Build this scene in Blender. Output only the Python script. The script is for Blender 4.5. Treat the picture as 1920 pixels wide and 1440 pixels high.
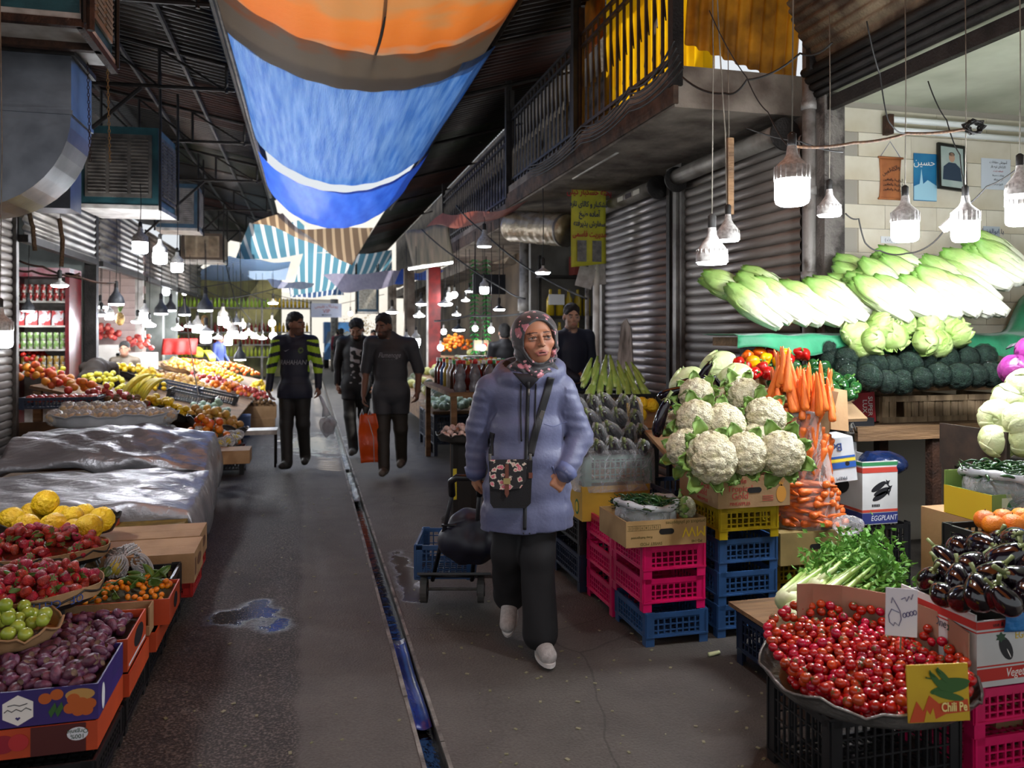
import bpy,math,random
import numpy as np
from mathutils import Vector,Matrix,Euler
for _o in list(bpy.data.objects):
 bpy.data.objects.remove(_o)
SC=bpy.context.scene
COL=SC.collection
PI=math.pi
R=math.radians
# ------------------------------------------------------------------ camera
F,HZ,CAMH=1500.0,625.0,1.525
TH=math.atan(383.0/1500.0)
SN,CS=math.sin(TH),math.cos(TH)
cam_d=bpy.data.cameras.new('camera')
cam=bpy.data.objects.new('camera',cam_d)
COL.objects.link(cam)
cam.location=(0,0,CAMH)
cam.rotation_euler=(PI/2,0,-TH)
cam_d.sensor_width=36.0
cam_d.lens=F/1920.0*36.0
cam_d.shift_y=(HZ-720.0)/1920.0
cam_d.clip_start=0.05
cam_d.clip_end=300
cam_d.dof.use_dof=True
cam_d.dof.focus_distance=3.9
cam_d.dof.aperture_fstop=3.2
SC.camera=cam
# ------------------------------------------------------------------ world, sun, exposure
W=bpy.data.worlds.new('sky')
SC.world=W
W.use_nodes=True
_nt=W.node_tree
_bg=_nt.nodes['Background']
_bg.inputs['Color'].default_value=(0.90,0.95,1.0,1)
_bg.inputs['Strength'].default_value=0.62
sun_d=bpy.data.lights.new('sun','SUN')
sun_d.energy=5.5
sun_d.angle=R(0.6)
sun_d.color=(1.0,0.94,0.84)
sun=bpy.data.objects.new('sun',sun_d)
COL.objects.link(sun)
sun.rotation_euler=Vector((-0.62,0.36,-1.0)).to_track_quat('-Z','Y').to_euler()
SC.view_settings.view_transform='Standard'
SC.view_settings.look='None'
SC.view_settings.exposure=0.5
SC.view_settings.gamma=1.0
SC.view_settings.use_curve_mapping=False
cy=SC.cycles
cy.max_bounces=7
cy.diffuse_bounces=3
cy.glossy_bounces=3
cy.transmission_bounces=4
cy.transparent_max_bounces=10
cy.caustics_reflective=False
cy.caustics_refractive=False
cy.sample_clamp_indirect=4.0
cy.use_light_tree=True
# ------------------------------------------------------------------ helpers
def at(px,py,D=None,z=None,X=None,Y=None,plane=None):
 """the point of the place seen at photo pixel (px, py): at depth D, height z, or on X / Y / z = a + b*X"""
 u=(px-960.0)/F
 w=(HZ-py)/F
 dx,dy=u*CS+SN,CS-u*SN
 if D is None:
  if z is not None:D=(z-CAMH)/w
  elif X is not None:D=X/dx
  elif Y is not None:D=Y/dy
  else:D=(plane[0]-CAMH)/(w-plane[1]*dx)
 return Vector((dx*D,dy*D,CAMH+w*D))
def depth(p):
 return p[0]*SN+p[1]*CS
def lin(h):
 h=h.lstrip('#')
 out=[]
 for i in(0,2,4):
  v=int(h[i:i+2],16)/255.0
  out.append(v/12.92 if v<=0.04045 else((v+0.055)/1.055)**2.4)
 return tuple(out)+(1.0,)
def tag(o,label=None,cat=None,group=None,kind=None):
 if label:o['label']=label
 if cat:o['category']=cat
 if group:o['group']=group
 if kind:o['kind']=kind
 return o
def thing(name,loc,label,cat,group=None,rz=0.0,kind=None):
 o=bpy.data.objects.new(name,None)
 o.empty_display_size=0.1
 COL.objects.link(o)
 o.location=loc
 o.rotation_euler=(0,0,rz)
 return tag(o,label,cat,group,kind)
KID={}
def put(name,me,parent=None,loc=None,rot=None,sc=None):
 o=bpy.data.objects.new(name,me)
 COL.objects.link(o)
 if parent is not None:
  o.parent=parent
  KID.setdefault(parent.name,[]).append(o)
 if loc is not None:o.location=loc
 if rot is not None:o.rotation_euler=rot
 if sc is not None:o.scale=(sc,sc,sc)if isinstance(sc,(int,float))else sc
 return o
def dup(root,loc=None,rot=None,sc=None,label=None,parent=None):
 """copy a thing and its parts (two levels), sharing mesh data"""
 def cp(o,par):
  c=o.copy()
  COL.objects.link(c)
  c.parent=par
  if par is not None:KID.setdefault(par.name,[]).append(c)
  for ch in KID.get(o.name,()):
   cp(ch,c)
  return c
 c=cp(root,parent)
 if loc is not None:c.location=loc
 if rot is not None:c.rotation_euler=rot
 if sc is not None:c.scale=(sc,sc,sc)if isinstance(sc,(int,float))else sc
 if label:c['label']=label
 return c
def TM(loc=(0,0,0),rot=(0,0,0),sc=(1,1,1)):
 if isinstance(sc,(int,float)):sc=(sc,sc,sc)
 return Matrix.LocRotScale(Vector(loc),Euler(rot),Vector(sc))
class MB:
 """collects shapes into ONE mesh"""
 def __init__(s):
  s.v,s.f,s.m,s.k=[],[],[],0
 def mat(s,k):
  s.k=k
  return s
 def add(s,v,f,M=None):
  b=len(s.v)
  if M is not None:
   v=[tuple(M@Vector(p))for p in v]
  s.v.extend([tuple(p)for p in v])
  s.f.extend([tuple(i+b for i in q)for q in f])
  s.m.extend([s.k]*len(f))
  return s
 def box(s,c,d,rot=None,M=None):
  x,y,z=d[0]/2,d[1]/2,d[2]/2
  v=[(-x,-y,-z),(x,-y,-z),(x,y,-z),(-x,y,-z),(-x,-y,z),(x,-y,z),(x,y,z),(-x,y,z)]
  f=[(0,3,2,1),(4,5,6,7),(0,1,5,4),(1,2,6,5),(2,3,7,6),(3,0,4,7)]
  T=TM(c,rot or(0,0,0))
  return s.add(v,f,M@T if M is not None else T)
 def bx(s,x0,x1,y0,y1,z0,z1):
  return s.box(((x0+x1)/2,(y0+y1)/2,(z0+z1)/2),(abs(x1-x0),abs(y1-y0),abs(z1-z0)))
 def tube(s,pts,r,n=8,cap=True,M=None,flat=1.0):
  pts=[Vector(p)for p in pts]
  m=len(pts)
  rs=[r]*m if isinstance(r,(int,float))else list(r)
  v,f=[],[]
  up=None
  for i,p in enumerate(pts):
   t=(pts[min(i+1,m-1)]-pts[max(i-1,0)])
   t=t.normalized()if t.length>1e-9 else Vector((0,0,1))
   if up is None:
    a=Vector((0,0,1))if abs(t.z)<0.9 else Vector((1,0,0))
    up=(a-t*a.dot(t)).normalized()
   else:
    up=up-t*up.dot(t)
    up=up.normalized()if up.length>1e-6 else Vector((1,0,0))
   sd=t.cross(up)
   for j in range(n):
    a=2*PI*j/n
    v.append(p+(sd*math.cos(a)+up*(math.sin(a)*flat))*rs[i])
  for i in range(m-1):
   for j in range(n):
    f.append((i*n+j,i*n+(j+1)%n,(i+1)*n+(j+1)%n,(i+1)*n+j))
  if cap:
   f.append(tuple(range(n-1,-1,-1)))
   f.append(tuple((m-1)*n+j for j in range(n)))
  return s.add(v,f,M)
 def lathe(s,prof,n=12,M=None,cap=True):
  v,f=[],[]
  for r_,z in prof:
   for j in range(n):
    a=2*PI*j/n
    v.append((r_*math.cos(a),r_*math.sin(a),z))
  for i in range(len(prof)-1):
   for j in range(n):
    f.append((i*n+j,i*n+(j+1)%n,(i+1)*n+(j+1)%n,(i+1)*n+j))
  if cap:
   f.append(tuple(range(n-1,-1,-1)))
   f.append(tuple((len(prof)-1)*n+j for j in range(n)))
  return s.add(v,f,M)
 def grid(s,fn,nu,nv,M=None,cu=False,th=0.0):
  """fn(u, v) -> point; th > 0 makes a shell of that thickness"""
  P=[[Vector(fn(i/nu,j/nv))for j in range(nv+1)]for i in range(nu+(0 if cu else 1))]
  nr=len(P)
  v=[p for row in P for p in row]
  f=[]
  w=nv+1
  for i in range(nu):
   i2=(i+1)%nr
   for j in range(nv):
    f.append((i*w+j,i2*w+j,i2*w+j+1,i*w+j+1))
  if th:
   N=[Vector((0,0,0))for _ in v]
   for q in f:
    nn=(v[q[2]]-v[q[0]]).cross(v[q[3]]-v[q[1]])
    for i in q:N[i]+=nn
   b=len(v)
   v2=[p-(n_.normalized()if n_.length>1e-12 else Vector((0,0,1)))*th for p,n_ in zip(v,N)]
   f2=[tuple(b+i for i in reversed(q))for q in f]
   v=v+v2
   f=f+f2
   if not cu:
    edge=[i*w for i in range(nr)]+[(nr-1)*w+j for j in range(1,w)]+[i*w+w-1 for i in range(nr-2,-1,-1)]+[j for j in range(w-2,0,-1)]
    for a,c in zip(edge,edge[1:]+edge[:1]):
     f.append((c,a,b+a,b+c))
   else:
    for j in(0,w-1):
     for i in range(nr):
      a,c=i*w+j,((i+1)%nr)*w+j
      f.append((a,c,b+c,b+a)if j==0 else(c,a,b+a,b+c))
  return s.add(v,f,M)
 def ball(s,c,r,nu=12,nv=8,fn=None,M=None,rot=None):
  """ellipsoid; fn(dir) -> radius factor"""
  r=(r,r,r)if isinstance(r,(int,float))else r
  v,f=[],[]
  def P(d):
   k=fn(d)if fn else 1.0
   return(d[0]*r[0]*k,d[1]*r[1]*k,d[2]*r[2]*k)
  v.append(P((0,0,-1)))
  for i in range(1,nv):
   t=PI*i/nv
   for j in range(nu):
    a=2*PI*j/nu
    v.append(P((math.sin(t)*math.cos(a),math.sin(t)*math.sin(a),-math.cos(t))))
  v.append(P((0,0,1)))
  for j in range(nu):
   f.append((0,1+(j+1)%nu,1+j))
  for i in range(nv-2):
   for j in range(nu):
    a=1+i*nu
    f.append((a+j,a+(j+1)%nu,a+nu+(j+1)%nu,a+nu+j))
  t=len(v)-1
  for j in range(nu):
   f.append((t,t-nu+j,t-nu+(j+1)%nu))
  T=TM(c,rot or(0,0,0))
  return s.add(v,f,M@T if M is not None else T)
 def prism(s,poly,h,M=None):
  """polygon in XY extruded by h in z"""
  n=len(poly)
  v=[(p[0],p[1],0)for p in poly]+[(p[0],p[1],h)for p in poly]
  f=[tuple(range(n-1,-1,-1)),tuple(range(n,2*n))]+[(i,(i+1)%n,n+(i+1)%n,n+i)for i in range(n)]
  return s.add(v,f,M)
 def mesh(s,name,mats,smooth=True):
  me=bpy.data.meshes.new(name)
  me.from_pydata(s.v,[],s.f)
  for m in(mats if isinstance(mats,(list,tuple))else[mats]):
   me.materials.append(m)
  if len(me.materials)>1:
   me.polygons.foreach_set('material_index',s.m)
  if smooth:
   me.polygons.foreach_set('use_smooth',[True]*len(me.polygons))
  me.update()
  return me
 def build(s,name,mats,parent=None,smooth=False,loc=None,rot=None,sc=None):
  return put(name,s.mesh(name,mats,smooth),parent,loc,rot,sc)
# ------------------------------------------------------------------ materials
MATS={}
def mat(name,col,col2=None,rough=0.55,metal=0.0,vs=18.0,bump=0.0,bs=60.0,spec=0.5,rnd=0.0,hue=0.0,alpha=1.0,trans=0.0,transl=0.0,emit=0.0,emcol=None,sss=0.0,detail=4.0,coat=0.0,r2=None,ramp=(0.35,0.65),stretch=None,sheen=0.0):
 if name in MATS:return MATS[name]
 m=bpy.data.materials.new(name)
 MATS[name]=m
 m.use_nodes=True
 nt=m.node_tree
 N,L=nt.nodes,nt.links
 b=N['Principled BSDF']
 c=lin(col)if isinstance(col,str)else tuple(col)
 b.inputs['Base Color'].default_value=c
 b.inputs['Roughness'].default_value=rough
 b.inputs['Metallic'].default_value=metal
 b.inputs['Specular IOR Level'].default_value=spec
 b.inputs['Coat Weight'].default_value=coat
 b.inputs['Sheen Weight'].default_value=sheen
 if sss:
  b.inputs['Subsurface Weight'].default_value=sss
  b.inputs['Subsurface Radius'].default_value=(0.02,0.01,0.006)
 if trans:b.inputs['Transmission Weight'].default_value=trans
 if emit:
  b.inputs['Emission Color'].default_value=lin(emcol)if emcol else c
  b.inputs['Emission Strength'].default_value=emit
 tc=N.new('ShaderNodeTexCoord')
 src=tc.outputs['Object']
 if stretch:
  mp=N.new('ShaderNodeMapping')
  mp.inputs['Scale'].default_value=stretch
  L.new(src,mp.inputs['Vector'])
  src=mp.outputs['Vector']
 out=None
 if col2:
  c2=lin(col2)if isinstance(col2,str)else tuple(col2)
  no=N.new('ShaderNodeTexNoise')
  no.inputs['Scale'].default_value=vs
  no.inputs['Detail'].default_value=detail
  L.new(src,no.inputs['Vector'])
  ra=N.new('ShaderNodeValToRGB')
  ra.color_ramp.elements[0].position,ra.color_ramp.elements[1].position=ramp
  ra.color_ramp.elements[0].color,ra.color_ramp.elements[1].color=c,c2
  L.new(no.outputs['Fac'],ra.inputs['Fac'])
  out=ra.outputs['Color']
  if r2 is not None:
   mr=N.new('ShaderNodeMapRange')
   mr.inputs['From Min'].default_value,mr.inputs['From Max'].default_value=ramp
   mr.inputs['To Min'].default_value,mr.inputs['To Max'].default_value=rough,r2
   L.new(no.outputs['Fac'],mr.inputs['Value'])
   L.new(mr.outputs['Result'],b.inputs['Roughness'])
 if rnd or hue:
  oi=N.new('ShaderNodeObjectInfo')
  hs=N.new('ShaderNodeHueSaturation')
  mv=N.new('ShaderNodeMapRange')
  mv.inputs['To Min'].default_value,mv.inputs['To Max'].default_value=1-rnd,1+rnd
  L.new(oi.outputs['Random'],mv.inputs['Value'])
  L.new(mv.outputs['Result'],hs.inputs['Value'])
  if hue:
   mh=N.new('ShaderNodeMapRange')
   mh.inputs['To Min'].default_value,mh.inputs['To Max'].default_value=0.5+hue,0.5-hue
   mu=N.new('ShaderNodeMath')
   mu.operation='FRACT'
   mm=N.new('ShaderNodeMath')
   mm.operation='MULTIPLY'
   mm.inputs[1].default_value=7.31
   L.new(oi.outputs['Random'],mm.inputs[0])
   L.new(mm.outputs[0],mu.inputs[0])
   L.new(mu.outputs[0],mh.inputs['Value'])
   L.new(mh.outputs['Result'],hs.inputs['Hue'])
  if out:L.new(out,hs.inputs['Color'])
  else:hs.inputs['Color'].default_value=c
  out=hs.outputs['Color']
 if out:L.new(out,b.inputs['Base Color'])
 if bump:
  nb=N.new('ShaderNodeTexNoise')
  nb.inputs['Scale'].default_value=bs
  nb.inputs['Detail'].default_value=5.0
  L.new(src,nb.inputs['Vector'])
  bu=N.new('ShaderNodeBump')
  bu.inputs['Strength'].default_value=min(1.0,bump)
  bu.inputs['Distance'].default_value=0.02
  L.new(nb.outputs['Fac'],bu.inputs['Height'])
  L.new(bu.outputs['Normal'],b.inputs['Normal'])
 last=b.outputs['BSDF']
 if transl:
  t=N.new('ShaderNodeBsdfTranslucent')
  t.inputs['Color'].default_value=c
  if out:L.new(out,t.inputs['Color'])
  mx=N.new('ShaderNodeMixShader')
  mx.inputs[0].default_value=transl
  L.new(last,mx.inputs[1])
  L.new(t.outputs[0],mx.inputs[2])
  last=mx.outputs[0]
 if alpha<1:
  t=N.new('ShaderNodeBsdfTransparent')
  mx=N.new('ShaderNodeMixShader')
  mx.inputs[0].default_value=alpha
  L.new(t.outputs[0],mx.inputs[1])
  L.new(last,mx.inputs[2])
  last=mx.outputs[0]
 L.new(last,N['Material Output'].inputs['Surface'])
 return m
def film(name,col='#ffffff',a=0.12,edge=0.45,rough=0.12,bump=0.5,bs=25.0):
 """thin clear plastic: transparent, glossier and denser at grazing angles of its own crumples"""
 if name in MATS:return MATS[name]
 m=bpy.data.materials.new(name)
 MATS[name]=m
 m.use_nodes=True
 nt=m.node_tree
 N,L=nt.nodes,nt.links
 b=N['Principled BSDF']
 b.inputs['Base Color'].default_value=lin(col)
 b.inputs['Roughness'].default_value=rough
 b.inputs['Specular IOR Level'].default_value=0.7
 tc=N.new('ShaderNodeTexCoord')
 no=N.new('ShaderNodeTexNoise')
 no.inputs['Scale'].default_value=bs
 no.inputs['Detail'].default_value=3.0
 no.inputs['Distortion'].default_value=1.2
 L.new(tc.outputs['Object'],no.inputs['Vector'])
 bu=N.new('ShaderNodeBump')
 bu.inputs['Strength'].default_value=bump
 bu.inputs['Distance'].default_value=0.03
 L.new(no.outputs['Fac'],bu.inputs['Height'])
 L.new(bu.outputs['Normal'],b.inputs['Normal'])
 fr=N.new('ShaderNodeFresnel')
 fr.inputs['IOR'].default_value=1.45
 L.new(bu.outputs['Normal'],fr.inputs['Normal'])
 mr=N.new('ShaderNodeMapRange')
 mr.inputs['To Min'].default_value,mr.inputs['To Max'].default_value=a,edge
 mr.inputs['From Max'].default_value=0.5
 L.new(fr.outputs[0],mr.inputs['Value'])
 t=N.new('ShaderNodeBsdfTransparent')
 mx=N.new('ShaderNodeMixShader')
 L.new(mr.outputs['Result'],mx.inputs[0])
 L.new(t.outputs[0],mx.inputs[1])
 L.new(b.outputs[0],mx.inputs[2])
 L.new(mx.outputs[0],N['Material Output'].inputs['Surface'])
 return m
def vcol(name,rough=0.6,bump=0.0,bs=80.0,sss=0.0,spec=0.4,sheen=0.0):
 """colour from the mesh's own 'Col' attribute"""
 m=mat(name,'#ffffff',rough=rough,bump=bump,bs=bs,sss=sss,spec=spec,sheen=sheen)
 N,L=m.node_tree.nodes,m.node_tree.links
 a=N.new('ShaderNodeAttribute')
 a.attribute_name='Col'
 L.new(a.outputs['Color'],N['Principled BSDF'].inputs['Base Color'])
 return m
def gradmat(name,axis,stops,lo,hi,rough=0.5,noise=0.15,ns=20.0,bump=0.0,bs=40.0,rnd=0.0,transl=0.0,spec=0.5,coat=0.0):
 """colour that runs along the object's own axis (natural colouring; painted sun and shade on the canvas)"""
 if name in MATS:return MATS[name]
 m=mat(name,stops[0][1],rough=rough,bump=bump,bs=bs,transl=transl,spec=spec,coat=coat)
 N,L=m.node_tree.nodes,m.node_tree.links
 tc=N.new('ShaderNodeTexCoord')
 sp=N.new('ShaderNodeSeparateXYZ')
 L.new(tc.outputs['Object'],sp.inputs[0])
 mr=N.new('ShaderNodeMapRange')
 mr.inputs['From Min'].default_value,mr.inputs['From Max'].default_value=lo,hi
 L.new(sp.outputs[axis],mr.inputs['Value'])
 no=N.new('ShaderNodeTexNoise')
 no.inputs['Scale'].default_value=ns
 L.new(tc.outputs['Object'],no.inputs['Vector'])
 ma=N.new('ShaderNodeMath');ma.operation='MULTIPLY_ADD'
 ma.inputs[1].default_value=noise
 L.new(no.outputs['Fac'],ma.inputs[0])
 L.new(mr.outputs['Result'],ma.inputs[2])
 sb=N.new('ShaderNodeMath');sb.operation='SUBTRACT';sb.inputs[1].default_value=noise/2
 L.new(ma.outputs[0],sb.inputs[0])
 r=N.new('ShaderNodeValToRGB')
 els=r.color_ramp.elements
 while len(els)<len(stops):els.new(0.5)
 for e,(p,c)in zip(els,stops):
  e.position=p
  e.color=lin(c)
 L.new(sb.outputs[0],r.inputs['Fac'])
 out=r.outputs['Color']
 if rnd:
  oi=N.new('ShaderNodeObjectInfo')
  hs=N.new('ShaderNodeHueSaturation')
  mv=N.new('ShaderNodeMapRange')
  mv.inputs['To Min'].default_value,mv.inputs['To Max'].default_value=1-rnd,1+rnd
  L.new(oi.outputs['Random'],mv.inputs['Value'])
  L.new(mv.outputs['Result'],hs.inputs['Value'])
  L.new(out,hs.inputs['Color'])
  out=hs.outputs['Color']
 for nd in N:
  if nd.type=='BSDF_PRINCIPLED':L.new(out,nd.inputs['Base Color'])
  if nd.type=='BSDF_TRANSLUCENT':L.new(out,nd.inputs['Color'])
 return m
def text(name,s,size,m,parent=None,loc=(0,0,0),rot=(0,0,0),depth_=0.0006,ax='CENTER',sc=(1,1,1),shear=0.0,label=None,bold=0.0):
 cu=bpy.data.curves.new(name,'FONT')
 cu.body=s
 cu.size=size
 cu.extrude=depth_
 cu.align_x=ax
 cu.align_y='CENTER'
 cu.shear=shear
 cu.offset=bold*size
 cu.resolution_u=3
 cu.materials.append(m)
 tmp=bpy.data.objects.new(name,cu)
 me=bpy.data.meshes.new_from_object(tmp)
 bpy.data.objects.remove(tmp)
 bpy.data.curves.remove(cu)
 if not me.materials:me.materials.append(m)
 o=put(name,me,parent,loc,rot,sc)
 if label:o['label']=label
 return o
def drop(n,r,sampler,base,rng,tries=6,squash=0.9):
 """let n round things fall one by one onto base(x, y): the heap they make"""
 P=np.zeros((n,3))
 d2=2*r*squash
 k=0
 for i in range(n):
  best=None
  for _ in range(tries):
   x,y=sampler(rng)
   z=base(x,y)+r
   if k:
    dd=(P[:k,0]-x)**2+(P[:k,1]-y)**2
    h=dd<d2*d2
    if h.any():
     z=max(z,float((P[:k,2][h]+np.sqrt(d2*d2-dd[h])).max()))
   e=z-base(x,y)
   if best is None or e<best[3]:best=(x,y,z,e)
  P[k]=best[:3]
  k+=1
 return[tuple(p)for p in P]
def rndrot(rng):
 return(rng.uniform(0,2*PI),rng.uniform(0,2*PI),rng.uniform(0,2*PI))
def sines(P,seed,k,n=6):
 """smooth pseudo-noise of points P (n,3)"""
 rg=np.random.RandomState(seed)
 out=np.zeros(len(P))
 for i in range(n):
  d=rg.normal(size=3)
  d/=np.linalg.norm(d)
  out+=np.sin(P@(d*k*rg.uniform(0.6,1.6))+rg.uniform(0,6.28))/n
 return out
# ---- implicit surfaces (bodies, clothes): smooth unions on a grid, meshed with surface nets
class SDF:
 def __init__(s,lo,hi,h,zs=None):
  s.x=np.arange(lo[0],hi[0]+h,h,dtype=np.float32)
  s.y=np.arange(lo[1],hi[1]+h,h,dtype=np.float32)
  s.z=np.arange(lo[2],hi[2]+h,h,dtype=np.float32)if zs is None else np.asarray(zs,dtype=np.float32)
  s.F=np.full((len(s.x),len(s.y),len(s.z)),0.12,dtype=np.float32)
  s.T=np.zeros(s.F.shape,dtype=np.int8)
 def _sub(s,lo,hi):
  sl=[]
  for ax,a,b in((s.x,lo[0],hi[0]),(s.y,lo[1],hi[1]),(s.z,lo[2],hi[2])):
   i,j=int(np.searchsorted(ax,a)),int(np.searchsorted(ax,b))
   sl.append(slice(i,max(j,i+1)))
  X,Y,Z=np.meshgrid(s.x[sl[0]],s.y[sl[1]],s.z[sl[2]],indexing='ij',sparse=True)
  return tuple(sl),X,Y,Z
 def _un(s,sl,d,k,t):
  f=s.F[sl]
  if f.size==0:return
  h=np.clip(0.5+0.5*(f-d)/k,0,1)
  g=f*(1-h)+d*h-k*h*(1-h)
  s.T[sl]=np.where(d<f,t,s.T[sl])
  s.F[sl]=g
 def cap(s,a,b,ra,rb=None,k=0.02,t=0,flat=None):
  rb=ra if rb is None else rb
  a,b=np.array(a,float),np.array(b,float)
  m=max(ra,rb)+0.1
  sl,X,Y,Z=s._sub(np.minimum(a,b)-m,np.maximum(a,b)+m)
  ba=b-a
  L2=float(ba@ba)+1e-12
  h=np.clip(((X-a[0])*ba[0]+(Y-a[1])*ba[1]+(Z-a[2])*ba[2])/L2,0,1)
  fy=1.0 if flat is None else flat
  d=np.sqrt((X-a[0]-ba[0]*h)**2+((Y-a[1]-ba[1]*h)*fy)**2+(Z-a[2]-ba[2]*h)**2)-(ra+(rb-ra)*h)
  s._un(sl,d,k,t)
  return s
 def ell(s,c,r,rot=None,k=0.02,t=0,sub=False):
  c=np.array(c,float)
  r=np.array(r,float)
  m=float(r.max())+0.1
  sl,X,Y,Z=s._sub(c-m,c+m)
  x,y,z=X-c[0],Y-c[1],Z-c[2]
  if rot is not None:
   Mx=np.array(Euler(rot).to_matrix().transposed())
   x,y,z=(Mx[0,0]*x+Mx[0,1]*y+Mx[0,2]*z,Mx[1,0]*x+Mx[1,1]*y+Mx[1,2]*z,Mx[2,0]*x+Mx[2,1]*y+Mx[2,2]*z)
  k0=np.sqrt((x/r[0])**2+(y/r[1])**2+(z/r[2])**2)
  k1=np.sqrt((x/r[0]**2)**2+(y/r[1]**2)**2+(z/r[2]**2)**2)+1e-9
  d=np.where(k0<1e-3,-r.min(),k0*(k0-1.0)/k1)
  if sub:
   f=s.F[sl]
   d=-d
   h=np.clip(0.5-0.5*(f-d)/k,0,1)
   s.F[sl]=f*(1-h)+d*h+k*h*(1-h)
  else:
   s._un(sl,d,k,t)
  return s
 def cut(s,n,c):
  """remove the half space n.p > c"""
  X,Y,Z=np.meshgrid(s.x,s.y,s.z,indexing='ij',sparse=True)
  d=X*n[0]+Y*n[1]+Z*n[2]-c
  s.F=np.maximum(s.F,d).astype(np.float32)
  return s
 def mesh(s,name,mats,disp=None,colfn=None,smooth=1):
  F_=s.F
  ng=F_<0
  nx,ny,nz=F_.shape
  c=np.zeros((nx-1,ny-1,nz-1),dtype=np.int8)
  cs=[(i,j,k)for i in(0,1)for j in(0,1)for k in(0,1)]
  for i,j,k in cs:
   c+=ng[i:nx-1+i,j:ny-1+j,k:nz-1+k]
  idx=np.argwhere((c>0)&(c<8))
  vid=np.full(c.shape,-1,dtype=np.int64)
  vid[idx[:,0],idx[:,1],idx[:,2]]=np.arange(len(idx))
  acc=np.zeros((len(idx),3))
  cnt=np.zeros(len(idx))
  axs=(s.x.astype(float),s.y.astype(float),s.z.astype(float))
  for a in cs:
   for ax in range(3):
    if a[ax]:continue
    b=list(a)
    b[ax]=1
    ia=idx+np.array(a)
    ib=idx+np.array(b)
    fa=F_[ia[:,0],ia[:,1],ia[:,2]].astype(float)
    fb=F_[ib[:,0],ib[:,1],ib[:,2]].astype(float)
    mk=(fa<0)!=(fb<0)
    t=np.where(mk,fa/np.where(fa-fb==0,1,fa-fb),0)
    for d in range(3):
     pa,pb=axs[d][ia[:,d]],axs[d][ib[:,d]]
     acc[:,d]+=np.where(mk,pa+(pb-pa)*t,0)
    cnt+=mk
  V=acc/cnt[:,None]
  faces=[]
  for ax in range(3):
   sh=[slice(None)]*3
   s0,s1=list(sh),list(sh)
   s0[ax],s1[ax]=slice(0,-1),slice(1,None)
   A,B=ng[tuple(s0)],ng[tuple(s1)]
   e=np.argwhere(A!=B)
   o1,o2=(ax+1)%3,(ax+2)%3
   e=e[(e[:,o1]>0)&(e[:,o2]>0)&(e[:,o1]<F_.shape[o1]-1)&(e[:,o2]<F_.shape[o2]-1)]
   if not len(e):continue
   q=[]
   for d1,d2 in((-1,-1),(0,-1),(0,0),(-1,0)):
    w=e.copy()
    w[:,o1]+=d1
    w[:,o2]+=d2
    q.append(vid[w[:,0],w[:,1],w[:,2]])
   q=np.stack(q,1)
   fl=~A[e[:,0],e[:,1],e[:,2]]
   q[fl]=q[fl][:,::-1]
   faces.append(q)
  Q=np.concatenate(faces)
  Q=Q[(Q>=0).all(1)]
  for _ in range(smooth):
   ac=np.zeros_like(V)
   n_=np.zeros(len(V))
   for a in range(4):
    b=(a+1)%4
    np.add.at(ac,Q[:,a],V[Q[:,b]])
    np.add.at(n_,Q[:,a],1)
    np.add.at(ac,Q[:,b],V[Q[:,a]])
    np.add.at(n_,Q[:,b],1)
   V=V*0.5+0.5*ac/np.maximum(n_,1)[:,None]
  if disp is not None:
   nn=np.cross(V[Q[:,2]]-V[Q[:,0]],V[Q[:,3]]-V[Q[:,1]])
   N_=np.zeros_like(V)
   for a in range(4):np.add.at(N_,Q[:,a],nn)
   N_/=(np.linalg.norm(N_,axis=1)[:,None]+1e-12)
   V=V+N_*disp(V)[:,None]
  me=bpy.data.meshes.new(name)
  me.vertices.add(len(V))
  me.vertices.foreach_set('co',V.astype(np.float32).ravel())
  me.loops.add(len(Q)*4)
  me.loops.foreach_set('vertex_index',Q.astype(np.int32).ravel())
  me.polygons.add(len(Q))
  me.polygons.foreach_set('loop_start',np.arange(len(Q),dtype=np.int32)*4)
  me.polygons.foreach_set('use_smooth',np.ones(len(Q),dtype=bool))
  mats=mats if isinstance(mats,(list,tuple))else[mats]
  for m in mats:me.materials.append(m)
  if len(mats)>1:
   cc=V[Q].mean(1)
   ii=[np.clip(np.searchsorted(axs[d],cc[:,d]),0,F_.shape[d]-1)for d in range(3)]
   me.polygons.foreach_set('material_index',s.T[ii[0],ii[1],ii[2]].astype(np.int32))
  me.update(calc_edges=True)
  if colfn is not None:
   ca=me.color_attributes.new('Col','FLOAT_COLOR','POINT')
   ii=[np.clip(np.rint(np.interp(V[:,d],axs[d],np.arange(len(axs[d])))).astype(int),0,F_.shape[d]-1)for d in range(3)]
   ca.data.foreach_set('color',colfn(V,s.T[ii[0],ii[1],ii[2]]).astype(np.float32).ravel())
  return me
_o='first second third fourth fifth sixth seventh eighth ninth tenth eleventh twelfth thirteenth fourteenth fifteenth sixteenth seventeenth eighteenth nineteenth'.split()
ORD=_o+[t if not u else t[:-4]+'y-'+_o[u-1]for t in('twentieth','thirtieth','fortieth','fiftieth')for u in range(10)]
# ================================================================== THE SETTING
XW,XL=3.5,-3.1
def struct(o,label=None):
 return tag(o,label,None,None,'structure')
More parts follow.
